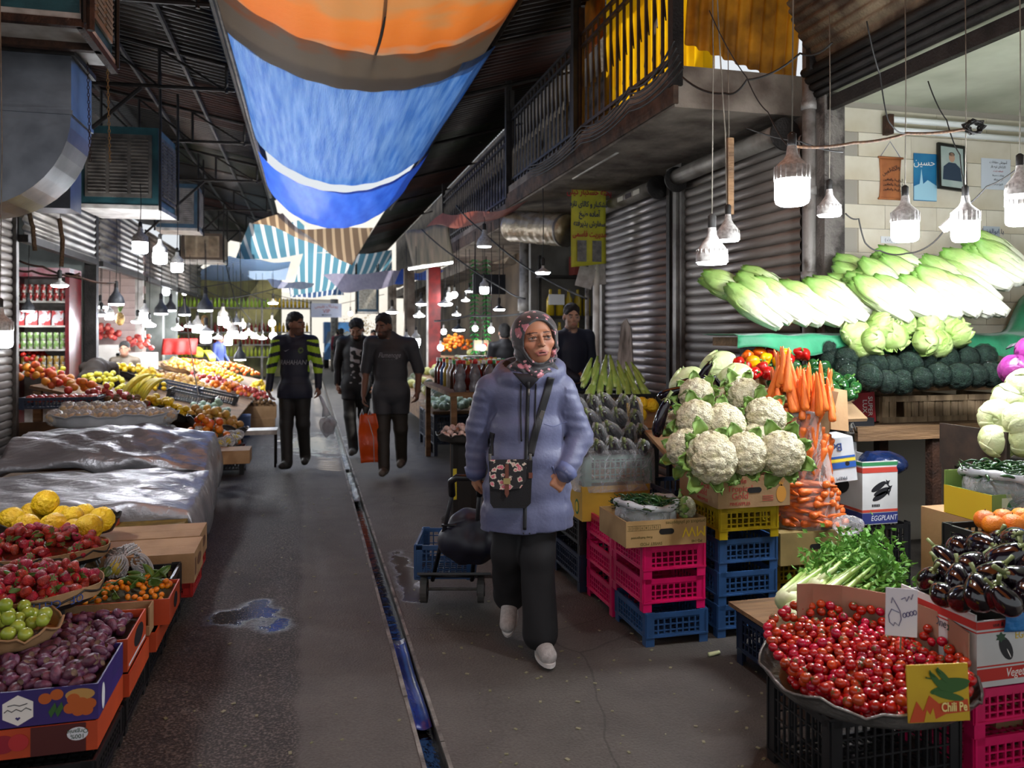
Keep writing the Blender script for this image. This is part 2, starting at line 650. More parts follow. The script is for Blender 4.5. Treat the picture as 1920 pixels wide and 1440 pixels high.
# ---- floor: worn concrete and asphalt, a drain channel along the alley
def floor_mat():
 m=bpy.data.materials.new('alley_concrete')
 m.use_nodes=True
 N,L=m.node_tree.nodes,m.node_tree.links
 b=N['Principled BSDF']
 tc=N.new('ShaderNodeTexCoord')
 sp=N.new('ShaderNodeSeparateXYZ')
 L.new(tc.outputs['Object'],sp.inputs[0])
 def noise(s,d=5.0,st=None):
  n=N.new('ShaderNodeTexNoise')
  n.inputs['Scale'].default_value=s
  n.inputs['Detail'].default_value=d
  if st:
   mp=N.new('ShaderNodeMapping')
   mp.inputs['Scale'].default_value=st
   L.new(tc.outputs['Object'],mp.inputs[0])
   L.new(mp.outputs[0],n.inputs['Vector'])
  else:L.new(tc.outputs['Object'],n.inputs['Vector'])
  return n.outputs['Fac']
 def ramp(src,stops):
  r=N.new('ShaderNodeValToRGB')
  els=r.color_ramp.elements
  while len(els)<len(stops):els.new(0.5)
  for e,(p,c)in zip(els,stops):
   e.position=p
   e.color=lin(c)
  L.new(src,r.inputs['Fac'])
  return r.outputs['Color']
 def math_(op,a,bb=None,c=None):
  n=N.new('ShaderNodeMath')
  n.operation=op
  for i,v in enumerate((a,bb,c)):
   if v is None:continue
   if isinstance(v,(int,float)):n.inputs[i].default_value=v
   else:L.new(v,n.inputs[i])
  return n.outputs[0]
 def mix(f,a,bb):
  n=N.new('ShaderNodeMix')
  n.data_type='RGBA'
  if isinstance(f,(int,float)):n.inputs[0].default_value=f
  else:L.new(f,n.inputs[0])
  L.new(a,n.inputs[6])
  L.new(bb,n.inputs[7])
  return n.outputs[2]
 big,med,fine=noise(0.9,6),noise(4.5,6),noise(95,6)
 streak=noise(2.2,5,(3.2,0.5,1))
 asphalt=ramp(fine,[(0.36,'#120e0c'),(0.5,'#332c27'),(0.68,'#7a6f66')])
 asphalt=mix(math_('MULTIPLY',big,0.8),asphalt,ramp(med,[(0.38,'#14100e'),(0.7,'#3c342e')]))
 conc=mix(0.45,ramp(med,[(0.3,'#403d38'),(0.7,'#5d5953')]),ramp(fine,[(0.3,'#35312d'),(0.7,'#68615b')]))
 conc=mix(math_('MULTIPLY',streak,0.5),conc,ramp(big,[(0.35,'#302a26'),(0.65,'#514a44')]))
 xd=math_('ADD',sp.outputs['X'],math_('MULTIPLY',math_('SUBTRACT',med,0.5),0.10))
 def step(lo,hi):
  mr=N.new('ShaderNodeMapRange')
  mr.inputs['From Min'].default_value,mr.inputs['From Max'].default_value=lo,hi
  L.new(xd,mr.inputs['Value'])
  return mr.outputs['Result']
 col=mix(step(-0.06,-0.02),asphalt,conc)
 brown=ramp(med,[(0.3,'#201b17'),(0.7,'#3c352e')])
 col=mix(math_('MULTIPLY',step(1.0,1.9),0.75),col,brown)
# slab cracks
 vo=N.new('ShaderNodeTexVoronoi')
 vo.feature='DISTANCE_TO_EDGE'
 vo.inputs['Scale'].default_value=0.75
 wp=N.new('ShaderNodeMix')
 wp.data_type='VECTOR'
 wp.inputs[0].default_value=0.12
 nz=N.new('ShaderNodeTexNoise')
 nz.inputs['Scale'].default_value=2.5
 L.new(tc.outputs['Object'],nz.inputs['Vector'])
 L.new(tc.outputs['Object'],wp.inputs[4])
 L.new(nz.outputs['Color'],wp.inputs[5])
 L.new(wp.outputs[1],vo.inputs['Vector'])
 cr=math_('LESS_THAN',vo.outputs['Distance'],0.003)
 cr=math_('MULTIPLY',cr,step(0.5,0.6))
 dark=ramp(med,[(0,'#120f0d'),(1,'#1f1b17')])
 col=mix(math_('MULTIPLY',cr,0.5),col,dark)
 L.new(col,b.inputs['Base Color'])
# damp patches (and the puddle left of the drain) are smoother
 def puddle(cx,cy,rx,ry):
  a=math_('DIVIDE',math_('SUBTRACT',sp.outputs['X'],cx),rx)
  c=math_('DIVIDE',math_('SUBTRACT',sp.outputs['Y'],cy),ry)
  d=math_('SQRT',math_('ADD',math_('MULTIPLY',a,a),math_('MULTIPLY',c,c)))
  d=math_('ADD',d,math_('MULTIPLY',math_('SUBTRACT',med,0.5),2.6))
  mr=N.new('ShaderNodeMapRange')
  mr.inputs['From Min'].default_value,mr.inputs['From Max'].default_value=1.0,0.55
  L.new(d,mr.inputs['Value'])
  return mr.outputs['Result']
 wet=puddle(-0.30,4.6,0.24,0.26)
 wet=math_('MAXIMUM',wet,puddle(0.62,5.1,0.10,0.7))
 wet=math_('MAXIMUM',wet,puddle(0.1,11.5,0.5,1.2))
 damp=ramp(streak,[(0.46,'#000000'),(0.72,'#818181')])
 r=math_('SUBTRACT',0.72,math_('MULTIPLY',damp,0.30))
 r=math_('SUBTRACT',r,math_('MULTIPLY',wet,0.62))
 r=math_('MAXIMUM',r,0.14)
 L.new(r,b.inputs['Roughness'])
 bu=N.new('ShaderNodeBump')
 bu.inputs['Distance'].default_value=0.012
 L.new(math_('SUBTRACT',0.9,math_('MULTIPLY',wet,0.85)),bu.inputs['Strength'])
 hh=math_('ADD',math_('MULTIPLY',fine,0.5),math_('ADD',math_('MULTIPLY',med,0.8),math_('MULTIPLY',cr,-0.8)))
 L.new(hh,bu.inputs['Height'])
 L.new(bu.outputs['Normal'],b.inputs['Normal'])
 return m
FLOOR_M=floor_mat()
GX0,GX1=0.412,0.492
def fz(x):
 d=(GX0-x)if x<GX0 else(x-GX1)if x>GX1 else 0
 return-0.035*max(0.0,1-d/1.1)
mb=MB()
ys=[-4,0,3,6,10,16,24,36,60]
for xs in([-12,-6,-3,-1.5,-1.0,-0.7,-0.4,-0.1,0.1,0.25,0.36,GX0],[GX1,0.54,0.65,0.8,1.0,1.25,1.6,2.5,4,7,14]):
 n=len(ys)
 v=[(x,y,fz(x)if abs(x)<3 else 0)for x in xs for y in ys]
 f=[(i*n+j,(i+1)*n+j,(i+1)*n+j+1,i*n+j+1)for i in range(len(xs)-1)for j in range(n-1)]
 mb.add(v,f)
floor_o=struct(mb.build('floor',FLOOR_M,smooth=True),'worn dark concrete alley floor with damp patches')
M_RIM=mat('drain_rim','#8a857e','#4b4641',rough=0.6,vs=9,bump=0.6,bs=40)
M_CH=mat('drain_wall','#26211d','#4a433c',rough=0.5,vs=8,bump=0.5)
M_WATER=mat('drain_water','#14120f',rough=0.06,spec=0.9,bump=0.25,bs=18)
mb=MB()
mb.bx(GX0-0.004,GX0,-4,60,-0.13,-0.036)
mb.bx(GX1,GX1+0.004,-4,60,-0.13,-0.036)
mb.bx(GX0,GX1,-4,60,-0.15,-0.13)
mb.build('drain_channel',M_CH,floor_o)
rg=random.Random(4)
for side,x in((0,GX0-0.006),(1,GX1+0.006)):
 y=2.2
 i=0
 while y<16:
  ln=rg.uniform(0.5,1.1)
  mb=MB().box((x,y+ln/2,-0.037+rg.uniform(-0.001,0.003)),(rg.uniform(0.012,0.02),ln-0.012,0.012))
  mb.build('drain_edge',M_RIM,floor_o)
  y+=ln
MB().grid(lambda u,v:(GX0+u*(GX1-GX0),-4+60*v,-0.085),1,40).build('drain_water',M_WATER,floor_o,smooth=True)
M_BLUEP=mat('blue_plastic_strip','#26368f','#1c2a66',rough=0.22,vs=6,bump=0.2,bs=12)
tag(MB().grid(lambda u,v:(GX0+0.006+u*0.066,3.2+0.95*v,-0.055+0.008*math.sin(9*v)-0.012*math.sin(PI*u)),6,14,th=0.004).build('plastic_strip',M_BLUEP,smooth=True),'strip of shiny blue plastic lying in the floor drain','plastic strip')
for k,(y0,y1)in enumerate(((7.6,9.2),(9.4,10.6))):
 tag(MB().grid(lambda u,v:(GX0+0.004+u*0.07,y0+(y1-y0)*v,-0.045+0.006*math.sin(31*v+k)*math.sin(5*u)),4,40,th=0.003).build('wet_foil_strip',mat('wet_foil','#9fa3a6','#55585a',rough=0.18,metal=0.75,vs=30,bump=0.9,bs=40),smooth=True),'crumpled silvery foil in the drain %s'%('by the walking men\'s feet' if k==0 else 'farther up, behind the walking men'),'foil')
# ---- right-hand side -------------------------------------------------------------------
M_PLASTER=mat('grimy_plaster','#5b5148','#2e2823',rough=0.85,vs=3.5,bump=0.6,bs=25)
M_CONCB=mat('stained_concrete','#8a8073','#4c4036',rough=0.85,vs=2.8,bump=0.7,bs=14,detail=8)
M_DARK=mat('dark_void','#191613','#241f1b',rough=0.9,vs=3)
M_STEEL=mat('painted_steel','#77736d','#4b4641',rough=0.5,metal=0.4,vs=6,bump=0.2)
M_DSTEEL=mat('dark_steel','#2e2a27','#191614',rough=0.6,metal=0.5,vs=7,bump=0.3)
M_RUST=mat('rusty_iron','#4a2f20','#2a1c15',rough=0.75,metal=0.3,vs=12,bump=0.5)
M_PIPE=mat('grey_drainpipe','#8b8781','#4e453d',rough=0.5,metal=0.2,vs=9,ramp=(0.5,0.7),bump=0.2)
M_WHITEP=mat('white_paint','#cfccc4','#9c968c',rough=0.5,vs=6)
# wall body between and above the shutters (X >= XW)
w=struct(MB().bx(XW+0.06,XW+0.25,5.05,8.5,0,3.14).build('wall_right',M_PLASTER),'grimy plastered wall behind the rolled-down shutters')
struct(MB().bx(XW+0.04,7.2,5.0,5.06,0,3.3).build('wall_shop',mat('tile_grout','#9a9488',rough=0.9)),'tiled side wall of the lit greengrocer shop')
M_TILE=mat('cream_wall_tile','#d9d3c1','#bdb298',rough=0.28,vs=2.2,bump=0.12,bs=20,rnd=0.05)
tile=MB().box((0,0,0),(0.446,0.014,0.170)).mesh('tile',M_TILE,False)
tw=bpy.data.objects['wall_shop']
nt=0
for r_ in range(13):
 z=0.98+r_*0.174
 for c_ in range(6):
  x=XW+0.36+c_*0.45+(0.225 if r_%2 else 0)
  put('tile',tile,tw,(x,5.0-0.006,z),(0,0,0.002*((r_*7+c_*3)%5-2)))
struct(MB().bx(XW-0.02,7.2,0.5,5.06,3.2,3.3).build('ceiling_shop',mat('pale_ceiling','#c9cdb8','#a9ad98',rough=0.7,vs=2)),'pale painted ceiling of the greengrocer shop')
struct(MB().bx(7.2,7.3,0.3,5.06,0,3.3).build('wall_shop_back',M_TILE),'cream tiled back wall of the greengrocer shop')
# column: square post, round drainpipe
struct(MB().bx(XW-0.04,XW+0.12,4.82,4.98,0,3.6).build('column_shop_corner',mat('peeling_post','#6f6a64','#2f2a26',rough=0.7,vs=7,bump=0.6,ramp=(0.45,0.62))),'square peeling grey post at the shop corner')
p=at(1517,400,Y=4.95)
pipe=thing('drainpipe',(p.x,p.y,0),'grey round drainpipe beside the square shop-corner post','drainpipe')
MB().tube([(0,0,0),(0,0,3.6)],0.046,14).build('pipe',M_PIPE,pipe,smooth=True)
for z in(1.9,2.5,3.1):MB().tube([(0,0,z),(0,0,z+0.06)],0.055,14).build('collar',M_PIPE,pipe,smooth=True)
# roller shutters
M_SHUT=mat('galvanised_slat','#a6a2a2','#837b79',rough=0.33,metal=0.5,vs=5,bump=0.15,bs=30,rnd=0.10,stretch=(1,0.4,3))
M_SHUT2=mat('dull_slat','#8e8780','#6d645c',rough=0.42,metal=0.35,vs=5,bump=0.15,bs=30,rnd=0.12,stretch=(1,0.4,3))
def shutter(name,label,x,y0,y1,z1,m,sp=0.085,nx=-1):
 t=struct(thing(name,(x,(y0+y1)/2,0),label,None),label)
 def prof(u,v):
  k=math.sin(PI*v)**0.6
  return(nx*0.018*k,(u-0.5)*(y1-y0),(v-0.5)*sp*0.97)
 me=MB().grid(prof,1,6,th=0.003).mesh('slat',m,True)
 n=int(z1/sp)
 for i in range(n):
  put('slat',me,t,(0,0,sp*(i+0.5)),(0,0,0))
 MB().box((0,0,0.02),(0.05,y1-y0,0.04)).build('bottom_bar',M_STEEL,t)
 return t
shutter('door_1','shiny galvanised roller shutter, rolled down, nearer the doorway man',XW,7.33,9.12,3.0,M_SHUT)
shutter('door_2','dull grey roller shutter, rolled down, beside the shop-corner drainpipe',XW,5.14,6.98,3.0,M_SHUT2)
for k,(y0,y1,nm)in enumerate(((6.99,7.32,'post between the two roller shutters'),(9.12,9.24,'slim steel guide at the far end of the shiny shutter'))):
 t=struct(MB().bx(XW-0.05,XW+0.06,y0,y1,0,3.2).build('column_shutter_guide',M_STEEL),'grey steel '+nm if k==0 else nm)
 if k==0:
  MB().bx(XW-0.075,XW-0.05,7.05,7.12,0,3.1).build('guide_rail',M_STEEL,t)
  MB().bx(XW-0.075,XW-0.05,7.2,7.27,0,3.1).build('guide_rail',M_DSTEEL,t)
# shutter rolls and end plates under the balcony
for nm,y0,y1,z in(('shutter_roll',5.17,6.95,3.0),('shutter_roll',7.36,9.09,3.0)):
 t=thing(nm,(XW-0.12,(y0+y1)/2,z),('pale rolled shutter tube above the dull grey shutter' if y0<6 else 'shutter tube above the shiny shutter, with stickers'),'shutter roll')
 MB().tube([(0,-(y1-y0)/2,0),(0,(y1-y0)/2,0)],0.075,14).build('tube',mat('roll_cover','#9a958c','#6b645c',rough=0.5,metal=0.4,vs=5),t,smooth=True)
 for s in(-1,1):
  MB().tube([(0,s*(y1-y0)/2-0.01,-0.02),(0,s*(y1-y0)/2+0.01,-0.02)],0.12,20).build('end_plate',M_DSTEEL,t)
 if y0>6:
  for k in range(3):
   MB().box((-0.078,-0.5+0.22*k,-0.01),(0.003,0.16,0.05)).build('sticker',mat('sticker%d'%(k%2),['#d8d2c4','#3b2f3a'][k%2],rough=0.5),t)
# shop opening: dark lintel with the rolled shutter edge, tan corrugated housing above
M_TANC=mat('tan_corrugated','#8a7a62','#4d3f31',rough=0.6,vs=4,bump=0.4,detail=8,ramp=(0.42,0.6),r2=0.8)
t=struct(MB().bx(XW-0.02,XW+0.03,0.4,4.86,3.07,3.16).build('beam_shop_lintel',M_DSTEEL),'blackened steel lintel over the greengrocer shop front')
for i in range(4):
 MB().tube([(XW-0.045-0.035*i,0.4,3.20+0.045*i),(XW-0.045-0.035*i,4.9,3.20+0.045*i)],0.03,8).build('shutter_edge',M_DSTEEL,t,smooth=True)
def hous(u,v):
 a=-0.2+1.35*v
 rib=0.012*math.sin(v*2*PI*11)
 return(XW+0.02-(0.36+rib)*math.sin(a+0.5)*1.02,0.4+4.4*u,3.31+0.60*v+0.02*math.sin(3*u))
t=thing('shutter_housing',(0,0,0),'stained tan corrugated shutter housing over the greengrocer shop front','shutter housing')
MB().grid(hous,6,66,th=0.006).build('corrugated_sheet',M_TANC,t,smooth=True)
MB().bx(XW-0.2,XW-0.06,4.76,4.80,3.32,3.85).build('end_plate',M_DSTEEL,t)
struct(MB().bx(XW-0.05,5.0,-3.0,5.0,3.88,5.7).build('wall_above_shop',M_DARK),'dark wall above the greengrocer shop')  # top raised out of view to keep the sun out
# balcony: slabs, railings
def balcony(y0,y1,x0,z0,name,label):
 t=struct(MB().bx(x0,XW+0.25,y0,y1,z0,z0+0.30).build(name,M_CONCB),label)
 MB().bx(x0-0.02,x0+0.02,y0-0.02,y1,z0+0.02,z0+0.20).build('edge_beam',mat('flaking_brown','#5b4636','#2f241c',rough=0.9,vs=6,bump=0.9,bs=18,detail=8),t)
 return t
balcony(5.27,10.25,2.55,3.15,'slab_balcony','flaking concrete balcony slab over the shutters')
balcony(10.3,16.5,2.62,3.0,'slab_balcony_far','lower concrete balcony slab farther up the alley')
M_RAIL=mat('black_railing','#2a2522','#17130f',rough=0.55,metal=0.4,vs=10)
M_RAIL2=mat('brown_railing','#3f2b1d','#21160f',rough=0.6,metal=0.3,vs=10)
def railing(y0,y1,x,z0,h,n,m,label):
 t=thing('balcony_railing',(x,y0,z0),label,'railing')
 L=y1-y0
 for z in(0.08,h-0.12,h):MB().box((0,L/2,z),(0.035,L,0.03)).build('rail',m,t)
 for y in(0,L):MB().box((0,y,h/2+0.1),(0.06,0.06,h+0.35)).build('post',m,t)
 bar=MB().box((0,0,h/2),(0.018,0.03,h))
 bar.prism([(-0.045,0),(0,0.16),(0.0,0.3),(-0.02,0.16)],0.012,TM((0,0,h*0.42),(PI/2,0,PI/2)))
 bar.prism([(0.045,0),(0,0.16),(0.0,-0.1)],0.012,TM((0,0,h*0.2),(PI/2,0,PI/2)))
 me=bar.mesh('baluster',m,False)
 for i in range(n):put('baluster',me,t,(0,L*(i+0.7)/n,0))
 return t
railing(5.32,7.45,2.6,3.46,0.98,14,M_RAIL2,'brown iron balcony railing with leaf bars before the yellow sheet')
railing(7.5,10.2,2.6,3.46,0.98,18,M_RAIL,'black iron balcony railing over the yellow banner')
railing(10.35,16.0,2.66,3.32,0.95,30,M_RAIL,'black iron balcony railing farthest up the alley')
# yellow translucent sheets behind the near railing
M_YEL=mat('yellow_sheet','#f2c416','#e0a80c',rough=0.4,transl=0.7,vs=4,bump=0.2,bs=8)
tag(MB().grid(lambda u,v:(2.98+0.03*math.sin(u*2*PI*16),5.5+2.2*u,3.46+1.55*v),130,2).build('plastic_sheet',M_YEL,smooth=True),'bright yellow corrugated plastic sheet behind the brown balcony railing','plastic sheet')
tag(MB().grid(lambda u,v:(2.75+0.95*u,5.52-0.55*v*0.3+0.02*math.sin(u*2*PI*9),3.46+1.2*v+0.25*(1-u)),80,2).build('plastic_sheet',mat('amber_sheet','#c98a1a','#7a5010',rough=0.5,transl=0.5,vs=4),smooth=True),'amber corrugated plastic sheet at the balcony end above the shop corner','plastic sheet')
tag(MB().grid(lambda u,v:(2.72+0.05*u,7.1+0.7*u,4.35+0.6*v),2,2,th=0.003).build('corrugated_sheet',mat('amber_sheet','#b97a12'),smooth=True),'dull orange sheet above the brown railing\'s far end','plastic sheet')
struct(MB().bx(3.62,3.75,9.7,34,3.45,5.4).build('wall_upper_sunblock',M_PLASTER),'grimy upper-storey wall added behind the far balcony to block the sun')  # wall added to stop sun reaching the alley floor
# doorway shop (oil bottles), with its far side wall facing us
M_SHOPW=mat('grey_shop_wall','#7e7b74','#5d5952',rough=0.7,vs=3)
struct(MB().bx(XW-0.5,6.0,10.7,10.8,0,3.3).build('wall_oil_shop',M_SHOPW),'dim side wall of the oil shop behind the doorway man')
struct(MB().bx(5.4,5.5,8.5,10.7,0,3.3).build('wall_oil_shop_back',M_SHOPW),'dim back wall of the oil shop')
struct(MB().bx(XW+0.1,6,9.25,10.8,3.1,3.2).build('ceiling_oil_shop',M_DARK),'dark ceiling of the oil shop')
for px,nm in((1118,'white'),(1101,'grey')):
 p=at(px,640,X=XW-0.25)
 t=thing('door_post',(p.x,p.y,0),('white painted upright post' if nm=='white' else 'slim grey pipe')+' at the oil shop doorway','post')
 MB().tube([(0,0,0),(0,0,2.4)],0.04 if nm=='white' else 0.025,10).build('upright',M_WHITEP if nm=='white' else M_PIPE,t,smooth=True)
 MB().box((0,0,2.42),(0.14,0.14,0.05)).build('cap',M_WHITEP,t)
p=at(985,560,X=3.05)
t=thing('drainpipe',(p.x,p.y,0),'thick brown-grey drainpipe beside the oil shop, with a wide collar','drainpipe')
MB().tube([(0,0,0),(0,0,3.2)],0.085,14).build('pipe',M_PIPE,t,smooth=True)
MB().tube([(0,0,1.85),(0,0,2.02)],0.11,14).build('collar',M_PIPE,t,smooth=True)
# far right row of shops
struct(MB().bx(4.3,4.4,10.8,34,0,3.4).build('wall_right_far',mat('sooty_tan','#6b5d4b','#3c332a',rough=0.8,vs=1.2,detail=7)),'sooty back wall of the fruit shops farther up on the right')
struct(MB().bx(3.55,4.29,16.5,34,3.0,3.3).build('slab_right_far',M_CONCB),'stained canopy slab over the far right-hand shops')
for y,px,nm,m in((15.6,813,'red painted steel column among the far right-hand lamps',mat('red_column','#8c1d1a','#5a1412',rough=0.5,vs=5)),(19.0,767,'tan column beyond the red one',M_CONCB),(24,735,'grey column near the bright street end',M_CONCB)):
 p=at(px,600,Y=y)
 t=struct(MB().bx(p.x-0.12,p.x+0.12,y-0.12,y+0.12,0,3.05).build('column_far',m),nm)
 if y<16:MB().bx(p.x-0.15,p.x-0.12,y-0.12,y-0.04,0,3.0).build('edge_strip',M_WHITEP,t)
p=at(905,600,Y=13.5)
t=thing('hanging_greenery',(p.x,13.5,0.9),'tall bright green leafy garland panel hanging by the far fruit stall','garland')
rg=random.Random(8)
gm=mat('bright_leaf','#2fae4a','#11702a',rough=0.5,vs=20,rnd=0.2)
for k in range(2):
 x0=-0.14+0.2*k
 MB().tube([(x0,0,1.95),(x0,0,0)],0.01,5).build('cord',M_DARK,t)
 for i in range(26):
  z=1.9-i*0.075
  mb=MB()
  for q in range(7):
   a=2*PI*q/7+i
   mb.add([(0,0,0),(0.05*math.cos(a-0.4),0.05*math.sin(a-0.4),-0.01),(0.105*math.cos(a),0.105*math.sin(a),-0.06),(0.05*math.cos(a+0.4),0.05*math.sin(a+0.4),-0.01)],[(0,1,2,3)])
  mb.build('leaf_whorl',gm,t,loc=(x0,0,z))
p=at(917,533,Y=13.0)
t=thing('black_signboard',(p.x,p.y,p.z),'black rectangular board hanging over the green garland','signboard')
MB().box((0,0,0),(0.55,0.06,0.33)).build('board',mat('black_board','#14151c',rough=0.35),t)
for s in(-1,1):MB().tube([(s*0.24,0,0.16),(s*0.24,0,0.75)],0.008,6).build('hanger',M_DSTEEL,t)
# ---- left-hand side ---------------------------------------------------------------------
shutter('door_3','pale grey roller shutter edge beside the fruit display',XL,6.4,9.70,3.2,mat('pale_slat','#9b938b','#6d635a',rough=0.45,metal=0.5,vs=5,rnd=0.1,stretch=(1,0.4,3)),0.085,1)
struct(MB().bx(XL-0.03,XL+0.05,9.70,9.78,0,3.2).build('column_left_guide',M_STEEL),'steel guide post at the end of the left shutter')
struct(MB().bx(XL-0.25,XL-0.06,3.5,9.7,0,4.6).build('wall_left',M_PLASTER),'grimy wall behind the left shutter')
struct(MB().bx(-7.5,XL-0.02,12.95,13.1,0,3.2).build('wall_left_partition',mat('grey_marble','#8f958f','#6f7570',rough=0.3,vs=3)),'grey stone-tiled partition beside the drinks fridge')
struct(MB().bx(-6.2,-6.1,9.7,26,0,3.4).build('wall_left_back',mat('pale_backwall','#b9b5aa','#8f8a7e',rough=0.6,vs=2)),'pale back wall inside the left-hand shops')
struct(MB().bx(XL-0.06,XL+0.10,12.86,13.0,0,3.3).build('column_left_steel',M_DSTEEL),'dark steel upright between the left-hand shops')
tw=struct(MB().bx(-6.2,XL-0.02,16.42,16.5,0,3.3).build('wall_left_tiled',mat('brick_grout','#6d5b55',rough=0.9)),'pinkish tiled partition wall behind the fruit display')
M_PT=mat('pink_wall_tile','#c9b3ab','#b39b92',rough=0.3,vs=3,rnd=0.06)
tile=MB().box((0,0,0),(0.285,0.014,0.135)).mesh('tile',M_PT,False)
for r_ in range(15):
 for c_ in range(6):
  put('tile',tile,tw,(XL-0.02-c_*0.29-(0.145 if r_%2 else 0),16.412,0.95+r_*0.14))
struct(MB().bx(XL-0.05,XL+0.08,16.36,16.5,0,3.4).build('column_left_pale',M_WHITEP),'pale upright at the end of the pink tiled wall')
for y,px in((19.0,291),(21.5,318)):
 p=at(px,600,Y=y)
 struct(MB().bx(p.x-0.17,p.x+0.17,y-0.15,y+0.15,0,3.4).build('column_left_far',mat('grey_marble','#8f958f')),'grey stone pillar %s'%('nearer, behind the wrapped apples' if y<20 else 'farther, behind the hanging bananas'))
struct(MB().bx(-7,-0.9,29.5,29.7,0,3.6).build('wall_juice_shop',mat('olive_wall','#7f7a4a','#4d4a30',rough=0.7,vs=2)),'olive end wall of the juice shop')
# corrugated header band above the left-hand shops
M_HDR=mat('grey_corrugated','#8c857c','#3f3a35',rough=0.45,metal=0.4,vs=3,stretch=(1,0.5,2))
t=struct(thing('trim_left_header',(XL,9.7,2.5),None,None),'ribbed grey shutter-box band above the left-hand shops')
for k,(y0,y1)in enumerate(((0.05,3.1),(3.35,6.6),(6.8,10.5),(10.8,15))):
 MB().grid(lambda u,v:(0.10+0.30*math.sin(PI*0.5*v)*0+0.012*math.sin(v*2*PI*10),y0+(y1-y0)*u,0.1+0.95*v-0.02*k),1,80,th=0.004).build('ribbed_sheet',M_HDR,t,smooth=True)
 MB().bx(0.05,0.15,y0,y1,0.02,0.1).build('bottom_rail',M_DSTEEL,t)
struct(MB().bx(-6.2,XL+0.05,9.7,29,3.38,3.46).build('ceiling_left_shops',mat('dim_ceiling','#6b665e','#4b463f',rough=0.8)),'dim ceiling of the left-hand shops')
# ---- far end: bright street
struct(MB().bx(-6,9,46,46.3,0,9).build('wall_street_far',mat('sunlit_render','#f6f2ea','#e8e2d8',rough=0.8,vs=1)),'sunlit pale building across the street at the alley end')
t=bpy.data.objects['wall_street_far']
MB().bx(-3.0,1.2,45.9,46,0.2,3.4).build('garage_door',mat('pale_door','#efece4',rough=0.6),t)
MB().bx(-3.3,1.6,45.7,46,3.4,3.8).build('ledge',mat('sunlit_render','#e8e2d6'),t)
MB().bx(2.2,3.4,45.9,46,4.4,6).build('window_pane',mat('dim_glass','#7d8890',rough=0.1),t)
# ================================================================== ROOF, TARPAULINS, COOLERS
M_ROOF=mat('dark_roof_sheet','#312d2a','#1a1614',rough=0.42,metal=0.55,vs=3,bump=0.2,stretch=(0.4,2,1))
M_ROOFR=mat('rusty_roof_sheet','#3f1f16','#22110a',rough=0.6,metal=0.3,vs=3,stretch=(0.4,2,1))
M_ROOFG=mat('green_roof_sheet','#202a19','#121810',rough=0.55,metal=0.3,vs=3,stretch=(0.4,2,1))
roof=struct(thing('roof_left',(0,0,0),None,None),'dark corrugated roof over the left side of the alley')
def sheet(x0,z0,x1,z1,y0,y1,m,parent,ribs,name='roof_or_shade_sheet'):
 nu=ribs*6
 return MB().grid(lambda u,v:(x0+(x1-x0)*v,y0+(y1-y0)*u,z0+(z1-z0)*v+0.022*math.sin(u*2*PI*ribs)),nu,1,th=0.003).build(name,m,parent,smooth=True)
y=-3.0
k=0
rg=random.Random(3)
while y<33:
 ln=rg.uniform(1.6,2.6)
 mm=[M_ROOF,M_ROOF,M_ROOFR,M_ROOF,M_ROOFG][k%5]
 dz=rg.uniform(-0.03,0.03)
 sheet(-3.6,5.35+dz,-0.75-0.05*(k%2),4.82+dz,y,y+ln+0.03,mm,roof,int(ln/0.13))
 sheet(-6.3,5.8+dz,-3.5,5.36+dz,y,y+ln+0.03,mm,roof,int(ln/0.13))
 y+=ln
 k+=1
for i,yy in enumerate((3.0,5.2,7.6,10.2,13,16.2,20,24)):
 t=thing('roof_truss',(0,yy,0),'dark steel roof truss %s over the left side'%('nearest the camera','second','third','fourth','fifth','sixth','seventh','farthest')[i],'truss')
 MB().tube([(-3.3,0,4.42),(-0.85,0,4.46)],0.024,6).build('bottom_chord',M_DSTEEL,t)
 MB().tube([(-3.4,0,5.24),(-0.85,0,4.74)],0.026,6).build('top_chord',M_DSTEEL,t)
 for q in range(4):
  x=-3.2+0.75*q
  zt=5.24-(x+3.4)*0.196
  MB().tube([(x,0,4.42),(x,0,zt)],0.02,6).build('vertical',M_DSTEEL,t)
  if q<3:MB().tube([(x,0,zt-0.02),(x+0.75,0,4.44)],0.016,6).build('brace',M_DSTEEL,t)
 MB().tube([(-3.05,0,3.3),(-1.9,0,4.42)],0.024,6).build('knee_brace',M_DSTEEL,t)
for i,x in enumerate((-3.0,-2.2,-1.5,-0.9)):
 tag(MB().tube([(x,1.5,5.22-(x+3.4)*0.19),(x,33,5.22-(x+3.4)*0.19)],0.03,6).build('roof_purlin',M_DSTEEL),'long dark purlin under the left roof, %s from the left wall'%('first','second','third','fourth')[i],'purlin')
tag(MB().tube([(-0.82,2,4.64),(-0.82,19,4.62)],0.03,8).build('edge_pipe',M_STEEL,smooth=True),'long steel pipe along the left edge of the blue tarpaulins','pipe')
tag(MB().tube([(1.9,6.5,4.62),(2.0,20,4.6)],0.03,8).build('edge_pipe',M_DSTEEL,smooth=True),'dark pipe along the right edge of the blue tarpaulins','pipe')
roof=struct(thing('roof_right',(0,0,0),None,None),'dark corrugated roof over the right side above the balcony, with an added shade sheet')
y,k=-3.0,0
while y<33:
 ln=rg.uniform(1.5,2.4)
 sheet(1.92,4.66,3.3,5.08,y,y+ln,[M_ROOFG,M_ROOF,M_ROOFR,M_ROOF][k%4],roof,int(ln/0.13))
 y+=ln-0.02
 k+=1
for i,yy in enumerate((6.4,8.3,10.2,13,16,19,23)):
 tag(MB().tube([(1.9,yy,4.6),(3.5,yy,5.06)],0.026,6).build('roof_rafter',M_DSTEEL),'dark rafter under the right roof, %s along the alley'%('first','second','third','fourth','fifth','sixth','seventh')[i],'rafter')
